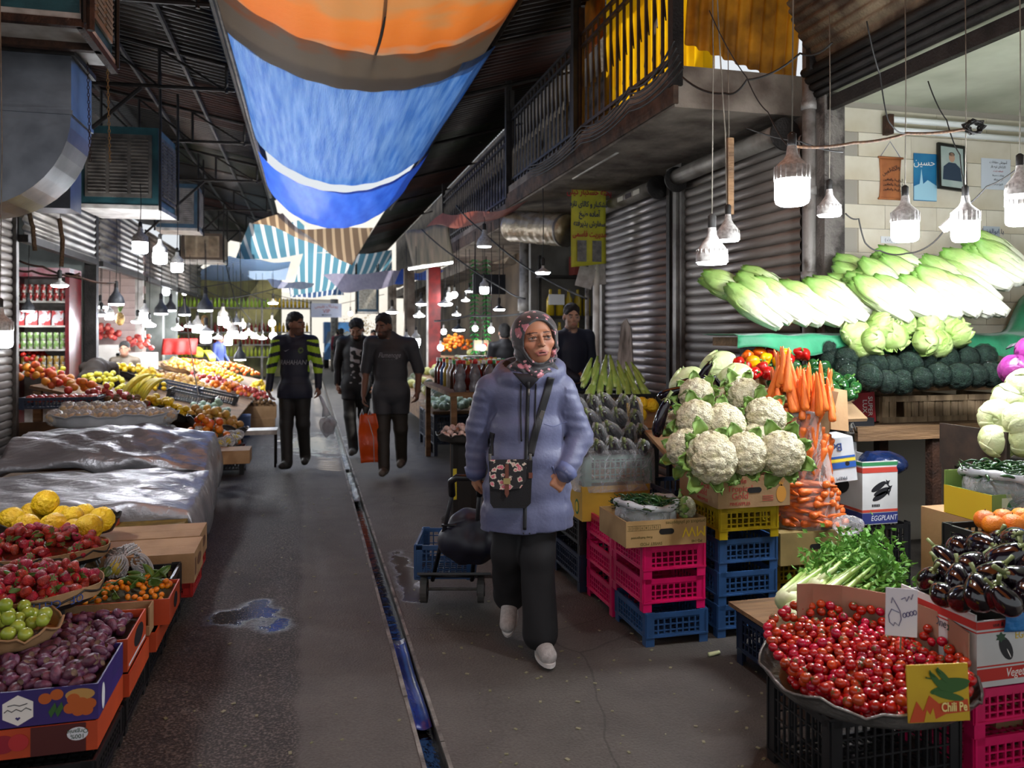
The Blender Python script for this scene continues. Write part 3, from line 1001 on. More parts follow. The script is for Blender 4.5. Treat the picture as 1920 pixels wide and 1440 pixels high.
for i,yy in enumerate((5.28,7.48,10.22)):
 tag(MB().bx(2.52,2.60,yy-0.04,yy+0.04,3.3,4.95).build('roof_post',M_DSTEEL),'dark steel post rising from the balcony, %s'%('at its near end','between the two nearer railings','at the far end of the slab')[i],'post')
for i,(y0,y1)in enumerate(((7.5,10.1),(10.4,15.5))):
 tag(MB().grid(lambda u,v:(2.9+0.2*v,y0+(y1-y0)*u,3.5+0.85*v+0.02*math.sin(v*40)),4,40,th=0.004).build('corrugated_sheet',M_HDR,smooth=True),'grey corrugated sheet lying behind the %s black railing'%('nearer','farther')[i],'metal sheet')
# tarpaulins slung across the alley
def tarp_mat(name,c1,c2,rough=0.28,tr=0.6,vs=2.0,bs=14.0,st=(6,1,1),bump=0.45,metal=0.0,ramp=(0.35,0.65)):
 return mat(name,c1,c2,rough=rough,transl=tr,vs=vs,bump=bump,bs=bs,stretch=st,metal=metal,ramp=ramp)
def sling(name,label,y0,y1,xl,xr,zl,zr,sag0,sag1,m,nu=40,nv=30,bow=0.0,skew=0.0,ripple=0.012,cat='tarpaulin'):
 def fn(u,v):
  x=xl+(xr-xl)*u
  s=(4*u*(1-u))**0.8
  z=zl+(zr-zl)*u-(sag0+(sag1-sag0)*v)*s
  yy=y0+(y1-y0)*v+bow*s*v+skew*(u-0.5)
  z+=ripple*(math.sin(23*u+5*v)*math.sin(PI*v)+0.6*math.sin(47*u-9*v))
  return(x,yy,z)
 return tag(MB().grid(fn,nu,nv).build(name,m,smooth=True),label,cat)
M_OR=gradmat('canvas_painted_sun','Y',[(0,'#c8702c'),(0.30,'#b07a48'),(0.36,'#c8702c'),(0.47,'#c66a26'),(0.55,'#9c866e'),(1,'#8f7c66')],5,10,rough=0.7,noise=0.30,ns=2.2,bump=0.3,bs=12,transl=0.45)  # sunlit orange and shaded beige bands painted into the cloth colour
M_BL=tarp_mat('blue_poly_painted_sheen','#2f68b8','#6d9ad6',rough=0.2,tr=0.38,vs=1.6,st=(10,0.6,1),bump=0.9,bs=9,ramp=(0.35,0.8))  # paler streaks in the blue paint the sheen in
M_BL2=tarp_mat('bright_blue_poly','#2a5cd0','#356bdc',rough=0.24,tr=0.5,vs=1.5)
t=sling('canvas_awning','weathered canvas slung overhead across the alley, sunlit orange and shaded grey painted in',-3.0,8.55,-0.85,1.9,4.66,4.62,0.5,0.52,M_OR,nv=60,bow=0.15)
sheet(-0.9,5.12,2.3,5.2,7.15,8.5,M_ROOF,roof,10)  # unseen sheet added over the canvas to shade its far band
tag(MB().tube([(0.56+0.06*math.sin(v*3),5.4+3.2*v,4.13+0.015*math.sin(9*v))for v in[i/16 for i in range(17)]],0.014,6).build('rope',mat('dark_rope','#2f241b',rough=0.9),smooth=True),'dark rope running along the underside of the orange canvas','rope')
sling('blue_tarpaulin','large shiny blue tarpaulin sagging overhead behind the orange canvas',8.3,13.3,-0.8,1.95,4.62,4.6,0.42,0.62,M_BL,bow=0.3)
sling('blue_tarpaulin','smaller bright blue tarpaulin sagging below the white gap of light',13.5,16.8,-0.8,2.0,4.56,4.6,0.72,0.85,M_BL2,bow=0.4,skew=-0.8)
def striped(name,ca,cb,n,ax='X',tr=0.65):
 if name in MATS:return MATS[name]
 m=mat(name,ca,rough=0.5,transl=tr)
 N,L=m.node_tree.nodes,m.node_tree.links
 tc=N.new('ShaderNodeTexCoord')
 sp=N.new('ShaderNodeSeparateXYZ')
 L.new(tc.outputs['Object'],sp.inputs[0])
 a=N.new('ShaderNodeMath');a.operation='MULTIPLY';a.inputs[1].default_value=n
 L.new(sp.outputs[ax],a.inputs[0])
 f=N.new('ShaderNodeMath');f.operation='FRACT'
 L.new(a.outputs[0],f.inputs[0])
 g=N.new('ShaderNodeMath');g.operation='GREATER_THAN';g.inputs[1].default_value=0.68
 L.new(f.outputs[0],g.inputs[0])
 mx=N.new('ShaderNodeMix');mx.data_type='RGBA'
 mx.inputs[6].default_value,mx.inputs[7].default_value=lin(ca),lin(cb)
 L.new(g.outputs[0],mx.inputs[0])
 for nd in N:
  if nd.type in('BSDF_PRINCIPLED',):L.new(mx.outputs[2],nd.inputs['Base Color'])
  if nd.type=='BSDF_TRANSLUCENT':L.new(mx.outputs[2],nd.inputs['Color'])
 return m
M_ST1=striped('brown_striped','#6e5a47','#b59f82',5.0)
M_ST2=striped('blue_white_striped','#5b8fa6','#e9eef0',4.0)
M_ST3=striped('navy_white_striped','#3f5a86','#e6ebf2',5.0)
M_ST4=striped('sky_white_striped','#6fa0d8','#eef2f6',4.0,'Y')
def hang(name,label,pts,m,th=0.0,nu=14,nv=10,sag=0.15,cat='awning'):
 """cloth between four photo-measured corners (back left, back right, front right, front left)"""
 a,b,c,d=[Vector(p)for p in pts]
 def fn(u,v):
  p=(a.lerp(b,u)).lerp(d.lerp(c,u),v)
  p.z-=sag*math.sin(PI*u)*(0.3+0.7*math.sin(PI*v))-0.025*math.sin(11*u+3*v)
  return p
 return tag(MB().grid(fn,nu,nv,th=th).build(name,m,smooth=True),label,cat)
hang('striped_awning','brown striped cloth awning hanging under the blue tarpaulin',[at(470,420,Y=19),at(700,425,Y=19),at(660,500,Y=17.4),at(530,400,Y=17.0)],M_ST1,sag=0.25)
hang('striped_awning','grey and cream striped awning at the left end of the blue tarpaulin',[at(440,490,Y=24),at(620,470,Y=24),at(560,415,Y=19.5),at(468,418,Y=19.5)],M_ST2,sag=0.1)
hang('striped_awning','wide blue and white striped awning glowing over the alley end',[at(545,556,Y=31),at(735,512,Y=31),at(735,470,Y=24),at(570,470,Y=24)],M_ST2,sag=0.3)
hang('striped_awning','pale blue striped awning over the juice shop lamps',[at(345,525,Y=27),at(535,524,Y=28.5),at(545,492,Y=22.5),at(430,480,Y=21.5)],M_ST4,sag=0.12)
hang('striped_awning','navy and white striped valance nearest the bright alley end',[at(545,558,Y=34),at(645,552,Y=34),at(640,528,Y=32),at(540,535,Y=32)],M_ST3,sag=0.12)
hang('cloth_awning','lavender-grey awning with a bright blue end over the far right lamps',[at(605,515,Y=22),at(770,505,Y=22),at(740,535,Y=20),at(640,548,Y=20)],tarp_mat('lavender_canvas','#8e8aa5','#9c98b0',rough=0.6,tr=0.5),sag=0.1)
hang('cloth_awning','bright blue awning corner beside the lavender awning',[at(752,505,Y=21.8),at(832,505,Y=21),at(822,518,Y=19.8),at(740,533,Y=20)],M_BL2,sag=0.05)
hang('cloth_awning','small lilac cloth strip under the pale striped awning',[at(500,523,Y=26),at(590,530,Y=26),at(585,540,Y=25),at(510,538,Y=25)],tarp_mat('lilac_cloth','#b9b8d8','#d0d0e6',tr=0.6),sag=0.12)
hang('cloth_awning','faded salmon cloth awning hanging below the far balcony',[at(800,425,Y=13.5),at(960,395,Y=9.9),at(990,380,Y=8.8),at(830,400,Y=12.6)],tarp_mat('salmon_cloth','#9c5443','#7c3d31',rough=0.7,tr=0.45),sag=0.16)
hang('plywood_board','weathered plank board hanging tilted beneath the salmon awning',[at(760,435,Y=15),at(840,420,Y=14),at(852,492,Y=14),at(778,512,Y=15)],mat('old_board','#8a7c66','#5c5b4b',rough=0.8,vs=4,stretch=(3,1,0.3)),th=0.02,sag=0.0,cat='board')
t=thing('tube_light',at(808,500,Y=13.5),'lit fluorescent tube slung below the tilted plank board','tube light',rz=R(20))
MB().tube([(-0.42,0,-0.06),(0.42,0,0.09)],0.018,8).build('glowing_tube',mat('tube_glow','#ffffff',emit=14),t,smooth=True)
MB().tube([(-0.44,0,-0.03),(0.44,0,0.12)],0.012,6).build('fitting',M_WHITEP,t)
# air coolers and ducts hung on the left
M_TEAL=mat('teal_cooler','#2f5d63','#1e3f45',rough=0.5,metal=0.3,vs=4,bump=0.15)
M_BEIGE=mat('beige_louvre','#9a8a72','#6d5f4c',rough=0.6,vs=5)
M_GREYL=mat('grey_louvre','#8b8781','#605c57',rough=0.6,vs=5)
def cooler(loc,sz,rz,body_m,louv_m,label,sides=('front',)):
 t=thing('air_cooler',loc,label,'air cooler','evaporative coolers on the left',rz)
 w,d,h=sz
 MB().box((0,0,h/2),(w,d,h)).build('body',body_m,t)
 for s in range(4):
  a=s*PI/2
  ww,dd=(w,d)if s%2==0 else(d,w)
  fr=MB()
  T=TM((0,0,0),(0,0,a))
  yy=-dd/2-0.012
  fr.box((0,yy,h/2),(ww*0.84,0.02,h*0.80),M=T)
  p=fr.build('louvre_panel',louv_m,t)
  sl=MB()
  cols=3
  for c in range(cols):
   for i in range(16):
    sl.box((-ww*0.27+ww*0.27*c,yy-0.014,h*0.16+i*h*0.045),(ww*0.22,0.02,h*0.018),(R(35),0,0),M=T)
  sl.build('louvre_slat',louv_m,p)
 MB().box((0,0,-0.02),(w*1.04,d*1.04,0.05)).build('water_tray',M_WHITEP,t)
 fr=MB()
 for sx in(-1,1):
  for sy in(-1,1):
   MB().tube([(sx*w*0.53,sy*d*0.53,-0.06),(sx*w*0.53,sy*d*0.53,h+0.7)],0.018,6).build('hanger',M_DSTEEL,t)
 return t
p=at(243,395,D=10.4)
cooler(p,(0.92,0.9,0.98),-R(4),M_TEAL,mat('dirty_louvre','#6c665e','#3e3a36',rough=0.7,vs=5),'large grimy air cooler with dark louvres hanging in the middle')
p=at(337,432,D=15.8)
cooler(p,(0.74,0.74,0.86),0,mat('blue_cooler','#31566b','#223e50',rough=0.5,vs=4),M_GREYL,'smaller blue-framed air cooler behind the large grimy one')
p=at(383,490,D=19)
cooler(p,(0.9,0.8,0.62),0,mat('brown_cooler','#5b4a3a','#3c3026',rough=0.6,vs=4),M_BEIGE,'brown air cooler farthest up on the left above the lamps')
t=cooler(at(20,60,D=5.6),(1.1,0.9,1.0),0,M_TEAL,M_BEIGE,'teal air cooler in the top left corner on a rusty frame')
MB().box((0,0,-0.07),(1.15,0.06,0.05)).build('frame_bar',M_RUST,t)
MB().box((0.56,0,-0.07),(0.05,0.98,0.05)).build('frame_bar',M_RUST,t)
MB().box((0.0,-0.48,-0.07),(1.15,0.05,0.05)).build('frame_bar',M_RUST,t)
MB().tube([(0.62,-0.46,-0.1),(0.62,-0.46,1.6)],0.025,6).build('frame_post',M_RUST,t)
p=at(688,585,D=24)
cooler(p,(0.6,0.5,0.74),0,mat('blue_cooler','#31566b'),mat('pale_louvre','#b5b1a6','#8d897e',rough=0.6),'small pale-grilled air cooler on the far right-hand shops')
# galvanised duct elbow
M_GALV=mat('galvanised_duct','#7d8086','#5f6268',rough=0.33,metal=0.8,vs=3,bump=0.1,bs=8)
p=at(70,300,D=6.0)
t=thing('air_duct',(p.x,p.y,p.z-0.1),'big galvanised duct elbow hanging below the teal air cooler','duct')
wD,dD=0.62,0.55
def duct(u,v):
# square section swept straight down then bent left
 q=v*2.0
 if q<1:c,ang=Vector((0,0,0.82-q*0.42)),0
 else:
  ang=(q-1)*PI/2
  c=Vector((-0.42+0.42*math.cos(ang),0,0.40-0.42*math.sin(ang)))
 k=int(u*4)%4
 f=u*4-int(u*4)
 cs=[(-0.3,-0.28),(0.3,-0.28),(0.3,0.28),(-0.3,0.28)]
 a,b=cs[k],cs[(k+1)%4]
 lx,ly=a[0]+(b[0]-a[0])*f,a[1]+(b[1]-a[1])*f
 return c+Vector((lx*math.cos(ang),ly,-lx*math.sin(ang)))
mb=MB().grid(duct,4,22,cu=True,th=0.004)
o=mb.build('elbow',M_GALV,t)
MB().box((0,0,0.40),(0.63,0.59,0.03)).build('seam_flange',M_GALV,t)
MB().box((0,0,0.83),(0.66,0.62,0.04)).build('top_flange',M_DSTEEL,t)
p=at(100,395,D=8.2)
t=thing('air_duct',p,'dark square duct box below the elbow, above the drinks shop','duct')
MB().box((0,0,0.25),(0.42,0.4,0.5)).build('box',M_GALV,t)
MB().box((0,0,0.5),(0.46,0.44,0.03)).build('flange',M_DSTEEL,t)
# foil-wrapped duct on the right beside the banner
a,b=at(960,425,Y=9.9),at(1062,432,Y=8.95)
t=thing('wrapped_duct',(0,0,0),'thick tape-wrapped pale duct pointing out beside the yellow banner','duct')
pts=[a.lerp(b,i/24)for i in range(25)]
MB().tube(pts,[0.185+0.008*math.sin(i*2.1)+0.006*(i%2)for i in range(25)],18).build('tube',mat('foil_wrap','#c2b59c','#8e7f66',rough=0.32,metal=0.35,vs=6,bump=0.8,bs=14),t,smooth=True)
MB().tube([a.lerp(b,0.97),a.lerp(b,1.0)],0.20,18).build('end_ring',M_STEEL,t,smooth=True)
# chains hanging from the cooler frame
for k,(px,y0,y1)in enumerate(((166,110,300),(203,110,300))):
 a,b=at(px-2,y0,D=6.1),at(px+3,y1,D=6.1)
 t=thing('hanging_chain',b,'thin %s chain hanging %s'%(('reddish','nearer the duct')if k==0 else('yellowish','farther from the duct')),'chain')
 link=MB().tube([(0.008*math.cos(q*PI/4),0,0.016*math.sin(q*PI/4))for q in range(9)],0.0028,5,cap=False).mesh('link',M_RUST if k==0 else mat('brass_chain','#8a6f3a',rough=0.5,metal=0.6),True)
 n=int((a-b).length/0.027)
 for i in range(n):
  put('link',link,t,(a-b)*(i/n),(0,0,(i%2)*PI/2))
# ================================================================== CONTAINERS AND PRODUCE: BUILDERS
PROTO={}
def spawn(kind,loc,rot=(0,0,0),sc=1.0,label=None,cat=None,group=None,skip=()):
 """one individual of a kind: its own mesh and its part objects (mesh data shared)"""
 P=PROTO[kind]
 root=put(P['name'],P['mesh'],None,loc,rot,sc)
 tag(root,label,cat or P['name'].replace('_',' '),group)
 for nm,me,l,r in P['parts']:
  if nm in skip:continue
  put(nm,me,root,l,r)
 return root
def proto(kind,name,mesh,parts=()):
 PROTO[kind]=dict(name=name,mesh=mesh,parts=[(p+((0,0,0),(0,0,0)))[:4]if len(p)==2 else p for p in parts])
# ---- plastic crates
M_PINK=mat('pink_plastic','#d3125e','#b30d4c',rough=0.35,vs=6)
M_BLUEC=mat('blue_crate_plastic','#2b4f7d','#223f63',rough=0.4,vs=8)
M_YELC=mat('yellow_crate_plastic','#b59a10','#93790c',rough=0.4,vs=8)
M_BLKC=mat('black_crate_plastic','#1b1b1d','#101012',rough=0.4,vs=8)
M_NAVYC=mat('navy_crate_plastic','#1c2a42','#141e30',rough=0.4,vs=8)
M_REDC=mat('red_crate_plastic','#9c1f16','#7a1610',rough=0.4,vs=8)
M_GREENC=mat('green_crate_plastic','#6f9184','#587568',rough=0.4,vs=8)
CR={}
def crate(x0,y0,z0,w,d,h,m,label,group=None,rz=0.0,name='plastic_crate',leg=0.28):
 """stacking crate; (x0, y0, z0) is its near-left bottom corner"""
 t=thing(name,(x0+w/2,y0+d/2,z0),label,'crate',group,rz)
 key=(w,d,h,m.name)
 if key not in CR:
  def side(L):
   b=MB()
   zb,zt=h*leg,h*0.97
   b.box((0,0,zt-0.012),(L,0.012,0.024))
   b.box((0,0,zb+0.006),(L,0.010,0.012))
   nz=4
   for i in range(1,nz):b.box((0,0,zb+(zt-zb)*i/nz),(L,0.006,0.006))
   n=max(4,int(L/0.032))
   for i in range(n+1):b.box((-L/2+L*i/n,0,(zb+zt)/2),(0.007,0.008,zt-zb))
   return b.mesh('lattice_side',m,False)
  leg_b=MB().prism([(0,0),(0.045,0),(0.045,0.006),(0.006,0.006),(0.006,0.045),(0,0.045)],h)
  leg_b.box((0.025,0.025,h*leg+0.003),(0.05,0.05,0.006))
  bot=MB()
  n=int(w/0.035)
  for i in range(n+1):bot.box((-w/2+w*i/n,0,h*leg),(0.008,d,0.008))
  n=int(d/0.035)
  for i in range(n+1):bot.box((0,-d/2+d*i/n,h*leg),(w,0.008,0.008))
  CR[key]=(side(w),side(d),leg_b.mesh('corner_leg',m,False),bot.mesh('lattice_bottom',m,False))
 sw,sd,lg,bt=CR[key]
 put('lattice_side',sw,t,(0,-d/2+0.006,0))
 put('lattice_side',sw,t,(0,d/2-0.006,0))
 put('lattice_side',sd,t,(-w/2+0.006,0,0),(0,0,PI/2))
 put('lattice_side',sd,t,(w/2-0.006,0,0),(0,0,PI/2))
 for sx,sy,a in((-1,-1,0),(1,-1,PI/2),(1,1,PI),(-1,1,-PI/2)):
  put('corner_leg',lg,t,(sx*w/2,sy*d/2,0),(0,0,a))
 put('lattice_bottom',bt,t)
 return t
# ---- cardboard boxes
M_CARD=mat('brown_cardboard','#a5825c','#8d6c48',rough=0.8,vs=5,bump=0.08,bs=60)
M_CARDIN=mat('cardboard_inside','#9c7f5d','#84694a',rough=0.85,vs=5)
M_HOLE=mat('dark_hole','#0e0b09',rough=0.9)
def carton(x0,y0,z0,w,d,h,m,label,name='cardboard_box',m_in=None,lid=False,rz=0.0,group=None,holes=(),cut=None,th=0.006):
 """open tray or closed box; (x0, y0, z0) near-left bottom corner. holes: sides with a hand hole"""
 t=thing(name,(x0+w/2,y0+d/2,z0),label,'box',group,rz)
 mi=m_in or M_CARDIN
 hs=dict(f=h,b=h,l=h,r=h)
 if cut:hs.update(cut)
 def panel(nm,c,dims,hole=None):
  b=MB().box(c,dims)
  o=b.build(nm,m,t)
  return o
 panel('side_panel',(0,-d/2+th/2,hs['f']/2),(w,th,hs['f']))
 panel('side_panel',(0,d/2-th/2,hs['b']/2),(w,th,hs['b']))
 panel('side_panel',(-w/2+th/2,0,hs['l']/2),(th,d-2*th,hs['l']))
 panel('side_panel',(w/2-th/2,0,hs['r']/2),(th,d-2*th,hs['r']))
 MB().box((0,0,th/2),(w-2*th,d-2*th,th)).build('bottom_panel',mi,t)
 if lid:
  MB().box((0,-d/4,h+th/2),(w,d/2-0.002,th)).build('top_flap',m,t)
  MB().box((0,d/4,h+th/2),(w,d/2-0.002,th)).build('top_flap',m,t)
 oval=[(0.038*math.copysign(1,math.cos(a))*0.6+0.016*math.cos(a),0.014*math.sin(a))for a in[2*PI*i/20 for i in range(20)]]
 for s in holes:
  T={'f':TM((0,-d/2+0.001,h*0.55),(PI/2,0,0)),'l':TM((-w/2+0.001,0,h*0.55),(PI/2,0,-PI/2))}[s]
  MB().prism(oval,0.003,T).build('hand_hole',M_HOLE,t)
 return t
def front(t,d):
 return dict(parent=t,rot=(PI/2,0,0))
def print_on(t,side,w,d,s,size,m,dx,z,flip=False,sc=(1,1,1),shear=0.0,name='lettering'):
 """flat print: lettering on the front ('f') or left ('l') face of a box"""
 fl=PI if flip else 0
 if side=='f':return text(name,s,size,m,t,(dx,-d/2-0.0008,z),(PI/2,fl,0),sc=sc,shear=shear)
 return text(name,s,size,m,t,(-w/2-0.0008,dx,z),(PI/2,fl,-PI/2),sc=sc,shear=shear)
def patch(t,side,w,d,poly,m,name='print',off=0.0006,th=0.0006):
 """flat printed shape; poly in (along, up) coordinates of the face"""
 T=TM((0,-d/2-off,0),(PI/2,0,0))if side=='f' else TM((-w/2-off,0,0),(PI/2,0,-PI/2))
 return MB().prism(poly,th,T).build(name,m,t)
def rect(x0,x1,z0,z1):return[(x0,z0),(x1,z0),(x1,z1),(x0,z1)]
def blob(cx,cz,rx,rz,n=18,rot=0.0):
 out=[]
 for i in range(n):
  a=2*PI*i/n
  x,z=rx*math.cos(a),rz*math.sin(a)
  out.append((cx+x*math.cos(rot)-z*math.sin(rot),cz+x*math.sin(rot)+z*math.cos(rot)))
 return out
# ---- shallow trays
def tray(loc,r,h,m,label,name='metal_tray',cat='tray',wav=0.012,n=48,ry=None,rz=0.0):
 ry=ry or r
 t=thing(name,loc,label,cat,None,rz)
 def fn(u,v):
  a=2*PI*u
  if v<0.55:rr,z=v/0.55*0.86,0.0
  else:
   q=(v-0.55)/0.45
   rr,z=0.86+0.14*q,h*q**1.3+wav*math.sin(a*9)*q+0.5*wav*math.sin(a*23)*q
  return(r*rr*math.cos(a),ry*rr*math.sin(a),z)
 MB().grid(fn,n,10,cu=True,th=0.004).build('dish',m,t,smooth=True)
 MB().tube([(r*math.cos(2*PI*i/n),ry*math.sin(2*PI*i/n),h+wav*math.sin(2*PI*i/n*9)+0.5*wav*math.sin(2*PI*i/n*23))for i in range(n+1)],0.005,5,cap=False).build('rim',m,t,smooth=True)
 return t
# ---- produce prototypes
def worley(pts,wid,base=0.86):
 P=np.array(pts)
 def f(d):
  c=float((P@np.array(d)).max())
  a=math.acos(max(-1,min(1,c)))/wid
  return base+(1-base)*math.sqrt(max(0.0,1-min(1,a)**2))
 return f
def fib(n,jit=0.0,seed=1):
 rg=random.Random(seed)
 out=[]
 for i in range(n):
  z=1-2*(i+0.5)/n
  a=i*2.399963
  r_=math.sqrt(1-z*z)
  v=Vector((r_*math.cos(a)+rg.uniform(-jit,jit),r_*math.sin(a)+rg.uniform(-jit,jit),z+rg.uniform(-jit,jit))).normalized()
  out.append(tuple(v))
 return out
M_GSTEM=mat('green_stem','#6f8a3c','#4a6428',rough=0.6,vs=30,rnd=0.15)
M_CALYX=mat('calyx_green','#3f6b28','#2a4a1a',rough=0.6,vs=30,rnd=0.2)
def star(n,r,droop,w=0.35,lift=0.0):
 mb=MB()
 for i in range(n):
  a=2*PI*i/n
  for s in(-1,1):pass
  mb.add([(0,0,lift),(r*0.5*math.cos(a-w),r*0.5*math.sin(a-w),lift-droop*0.3),(r*math.cos(a),r*math.sin(a),lift-droop),(r*0.5*math.cos(a+w),r*0.5*math.sin(a+w),lift-droop*0.3)],[(0,1,2,3)])
 return mb
# cherry tomato
M_TOM=mat('tomato_skin','#b3140f','#8f0c0a',rough=0.18,vs=14,rnd=0.22,hue=0.015,spec=0.6)
proto('tomato','cherry_tomato',MB().ball((0,0,0),(0.0172,0.0172,0.0155),12,8).mesh('cherry_tomato',M_TOM),[('calyx',star(5,0.012,0.004,lift=0.0165).mesh('calyx',M_CALYX,False))])
# strawberry
M_STRAW=mat('strawberry_skin','#b5161a','#7e0b14',rough=0.3,vs=40,rnd=0.2,hue=0.015,bump=0.5,bs=260)
def straw(d):
 return 1.0+0.12*d[2]
sm=MB().lathe([(0.001,-0.026),(0.008,-0.023),(0.0145,-0.012),(0.0175,0.0),(0.0165,0.009),(0.010,0.0145),(0.001,0.015)],12)
proto('strawberry','strawberry',sm.mesh('strawberry',M_STRAW),[('calyx',star(7,0.017,0.002,0.3,0.0165).mesh('calyx',mat('straw_leaf','#5c7f3a','#3b5a24',rough=0.6,rnd=0.2,vs=40),False))])
# purple prickly pear
M_PP=mat('purple_fruit_skin','#4b2440','#6b3a4f',rough=0.42,vs=35,rnd=0.3,hue=0.03,bump=0.25,bs=120)
M_PPE=mat('purple_fruit_end','#6f5a48','#4a3a30',rough=0.8,vs=60)
mb=MB()
prof=[(0.006,-0.031),(0.013,-0.026),(0.0185,-0.012),(0.0205,0.002),(0.0185,0.016),(0.0145,0.025),(0.0125,0.028)]
mb.lathe(prof,12,cap=False)
mb.mat(1).lathe([(0.0125,0.028),(0.010,0.0265),(0.001,0.0255)],12,cap=False)
mb.lathe([(0.001,-0.0315),(0.006,-0.031)],12,cap=False)
proto('pricklypear','prickly_pear',mb.mesh('prickly_pear',[M_PP,M_PPE]))
# kumquat / citron / generic round fruit
proto('kumquat','kumquat',MB().ball((0,0,0),(0.0125,0.0125,0.0155),10,7).mesh('kumquat',mat('kumquat_skin','#e08a12','#d97406',rough=0.35,vs=30,rnd=0.15,bump=0.2,bs=200)))
M_CITRON=mat('citron_skin','#f2cc1e','#e0b010',rough=0.4,vs=20,rnd=0.1,bump=0.9,bs=70)
rgc=np.random.RandomState(5)
_wp=fib(90,0.12,3)
cit=worley(_wp,0.22,0.95)
proto('citron','citron',MB().ball((0,0,0),(0.052,0.052,0.05),40,26,fn=lambda d:cit(d)*(1+0.025*math.sin(6*math.atan2(d[1],d[0]))*(1-d[2]**2))-0.05*max(0,d[2]-0.93)*10).mesh('citron',M_CITRON),[('stem_scar',MB().lathe([(0.006,0.044),(0.005,0.0465),(0.001,0.047)],8,cap=False).mesh('stem_scar',M_GSTEM))])
def fruit(kind,name,r,m,seg=14,dimple=0.12,zs=0.95,stem=True):
 def fn(d):
  return 1-dimple*max(0,(abs(d[2])-0.8))*2.5
 proto(kind,name,MB().ball((0,0,0),(r,r,r*zs),seg,max(7,seg*2//3),fn=fn).mesh(name,m),[('stem',MB().tube([(0,0,r*zs*0.86),(0.002,0,r*zs*1.08)],r*0.045,5).mesh('stem',mat('brown_stem','#4b3622',rough=0.8)))]if stem else[])
M_ORANGE=mat('orange_peel','#e07a10','#d46a08',rough=0.4,vs=20,rnd=0.12,hue=0.02,bump=0.3,bs=180)
fruit('orange','orange',0.040,M_ORANGE,stem=False)
fruit('persimmon','persimmon',0.044,M_ORANGE)
fruit('peach','grapefruit',0.046,mat('grapefruit_peel','#dd8326','#cc5f22',rough=0.45,vs=9,rnd=0.15,hue=0.03,bump=0.2,bs=150),stem=False)
fruit('greenapple','green_apple',0.036,mat('green_apple_skin','#a9b94a','#8fa338',rough=0.25,vs=10,rnd=0.15))
fruit('redapple','red_apple',0.036,mat('red_apple_skin','#9c2029','#c25a4a',rough=0.25,vs=9,rnd=0.2))
fruit('yellowapple','yellow_apple',0.037,mat('yellow_apple_skin','#d9cc36','#c8c03a',rough=0.28,vs=9,rnd=0.12))
fruit('lemon','lemon',0.034,mat('lemon_peel','#e6c51e','#d6ae14',rough=0.4,vs=12,rnd=0.12,bump=0.3,bs=160),zs=1.22,dimple=0,stem=False)
fruit('kiwi','kiwifruit',0.030,mat('kiwi_skin','#7a5a34','#5c4124',rough=0.85,vs=40,rnd=0.15,bump=0.3,bs=300),zs=1.15,dimple=0.05,stem=False)
fruit('pomelo','quince',0.045,mat('quince_skin','#c9a03c','#a97838',rough=0.5,vs=7,rnd=0.15))
fruit('tomatobig','tomato',0.038,mat('big_tomato_skin','#c2261a','#a81a10',rough=0.2,vs=8,rnd=0.12),zs=0.82)
fruit('guava','pale_guava',0.040,mat('pale_green_skin','#b9cdb8','#98b29c',rough=0.4,vs=10,rnd=0.1))
fruit('melon','melon',0.085,mat('dark_melon_rind','#4c5234','#2e3622',rough=0.5,vs=18,rnd=0.3,bump=0.3,bs=60),zs=1.12,dimple=0.03)
fruit('palemelon','melon',0.085,mat('pale_melon_rind','#a9a662','#7f8244',rough=0.5,vs=18,rnd=0.2,bump=0.3,bs=60),zs=1.05,dimple=0.03)
fruit('mushroomish','garlic_bulb',0.026,mat('garlic_skin','#c9b4a6','#a3837c',rough=0.6,vs=20,rnd=0.12),zs=0.9)
# cauliflower
M_CURD=mat('cauliflower_curd','#d9d2b4','#c4b98f',rough=0.75,vs=22,bump=1.0,bs=130,rnd=0.04)
M_CLEAF=gradmat('cauli_leaf','Z',[(0.0,'#cdd8a0'),(0.45,'#8fae58'),(1.0,'#4f7a2e')],-0.02,0.13,rough=0.5,noise=0.3,ns=25,transl=0.2)
_c1=worley(fib(85,0.16,7),0.27,0.84)
_c2=worley(fib(420,0.1,9),0.11,0.955)
curd=MB().ball((0,0,0),(0.100,0.100,0.080),72,44,fn=lambda d:_c1(d)*_c2(d)).mesh('cauliflower',M_CURD)
def leafgrid(L,Wd,curl,cup,n=6,m=5,frill=0.0):
 """a leaf blade growing along +Z from the origin, bending to +X"""
 def fn(u,v):
  t=v
  wv=Wd*(math.sin(PI*min(1.0,t*0.85+0.12))**0.7)*(1 if t<0.98 else 0.5)
  s=(u-0.5)*2
  x=curl*t*t+cup*(s*s)*-1+frill*math.sin(13*t+4*s)*abs(s)
  return(x,s*wv,L*t*(1-0.25*abs(curl)*t))
 return MB().grid(fn,n,m*2,th=0.0025)
cl=leafgrid(0.105,0.036,0.025,0.016,6,5,0.012).mesh('leaf',M_CLEAF)
cparts=[]
for i in range(8):
 a=2*PI*i/8+0.2
 cparts.append(('leaf',cl,(0.066*math.cos(a),0.066*math.sin(a),-0.075),(0,R(28+12*(i%3)),a)))
cparts.append(('stalk',MB().lathe([(0.028,-0.10),(0.034,-0.06),(0.05,-0.03)],12).mesh('stalk',mat('pale_stalk','#cbd3a0',rough=0.6)),(0,0,0),(0,0,0)))
proto('cauliflower','cauliflower',curd,cparts)
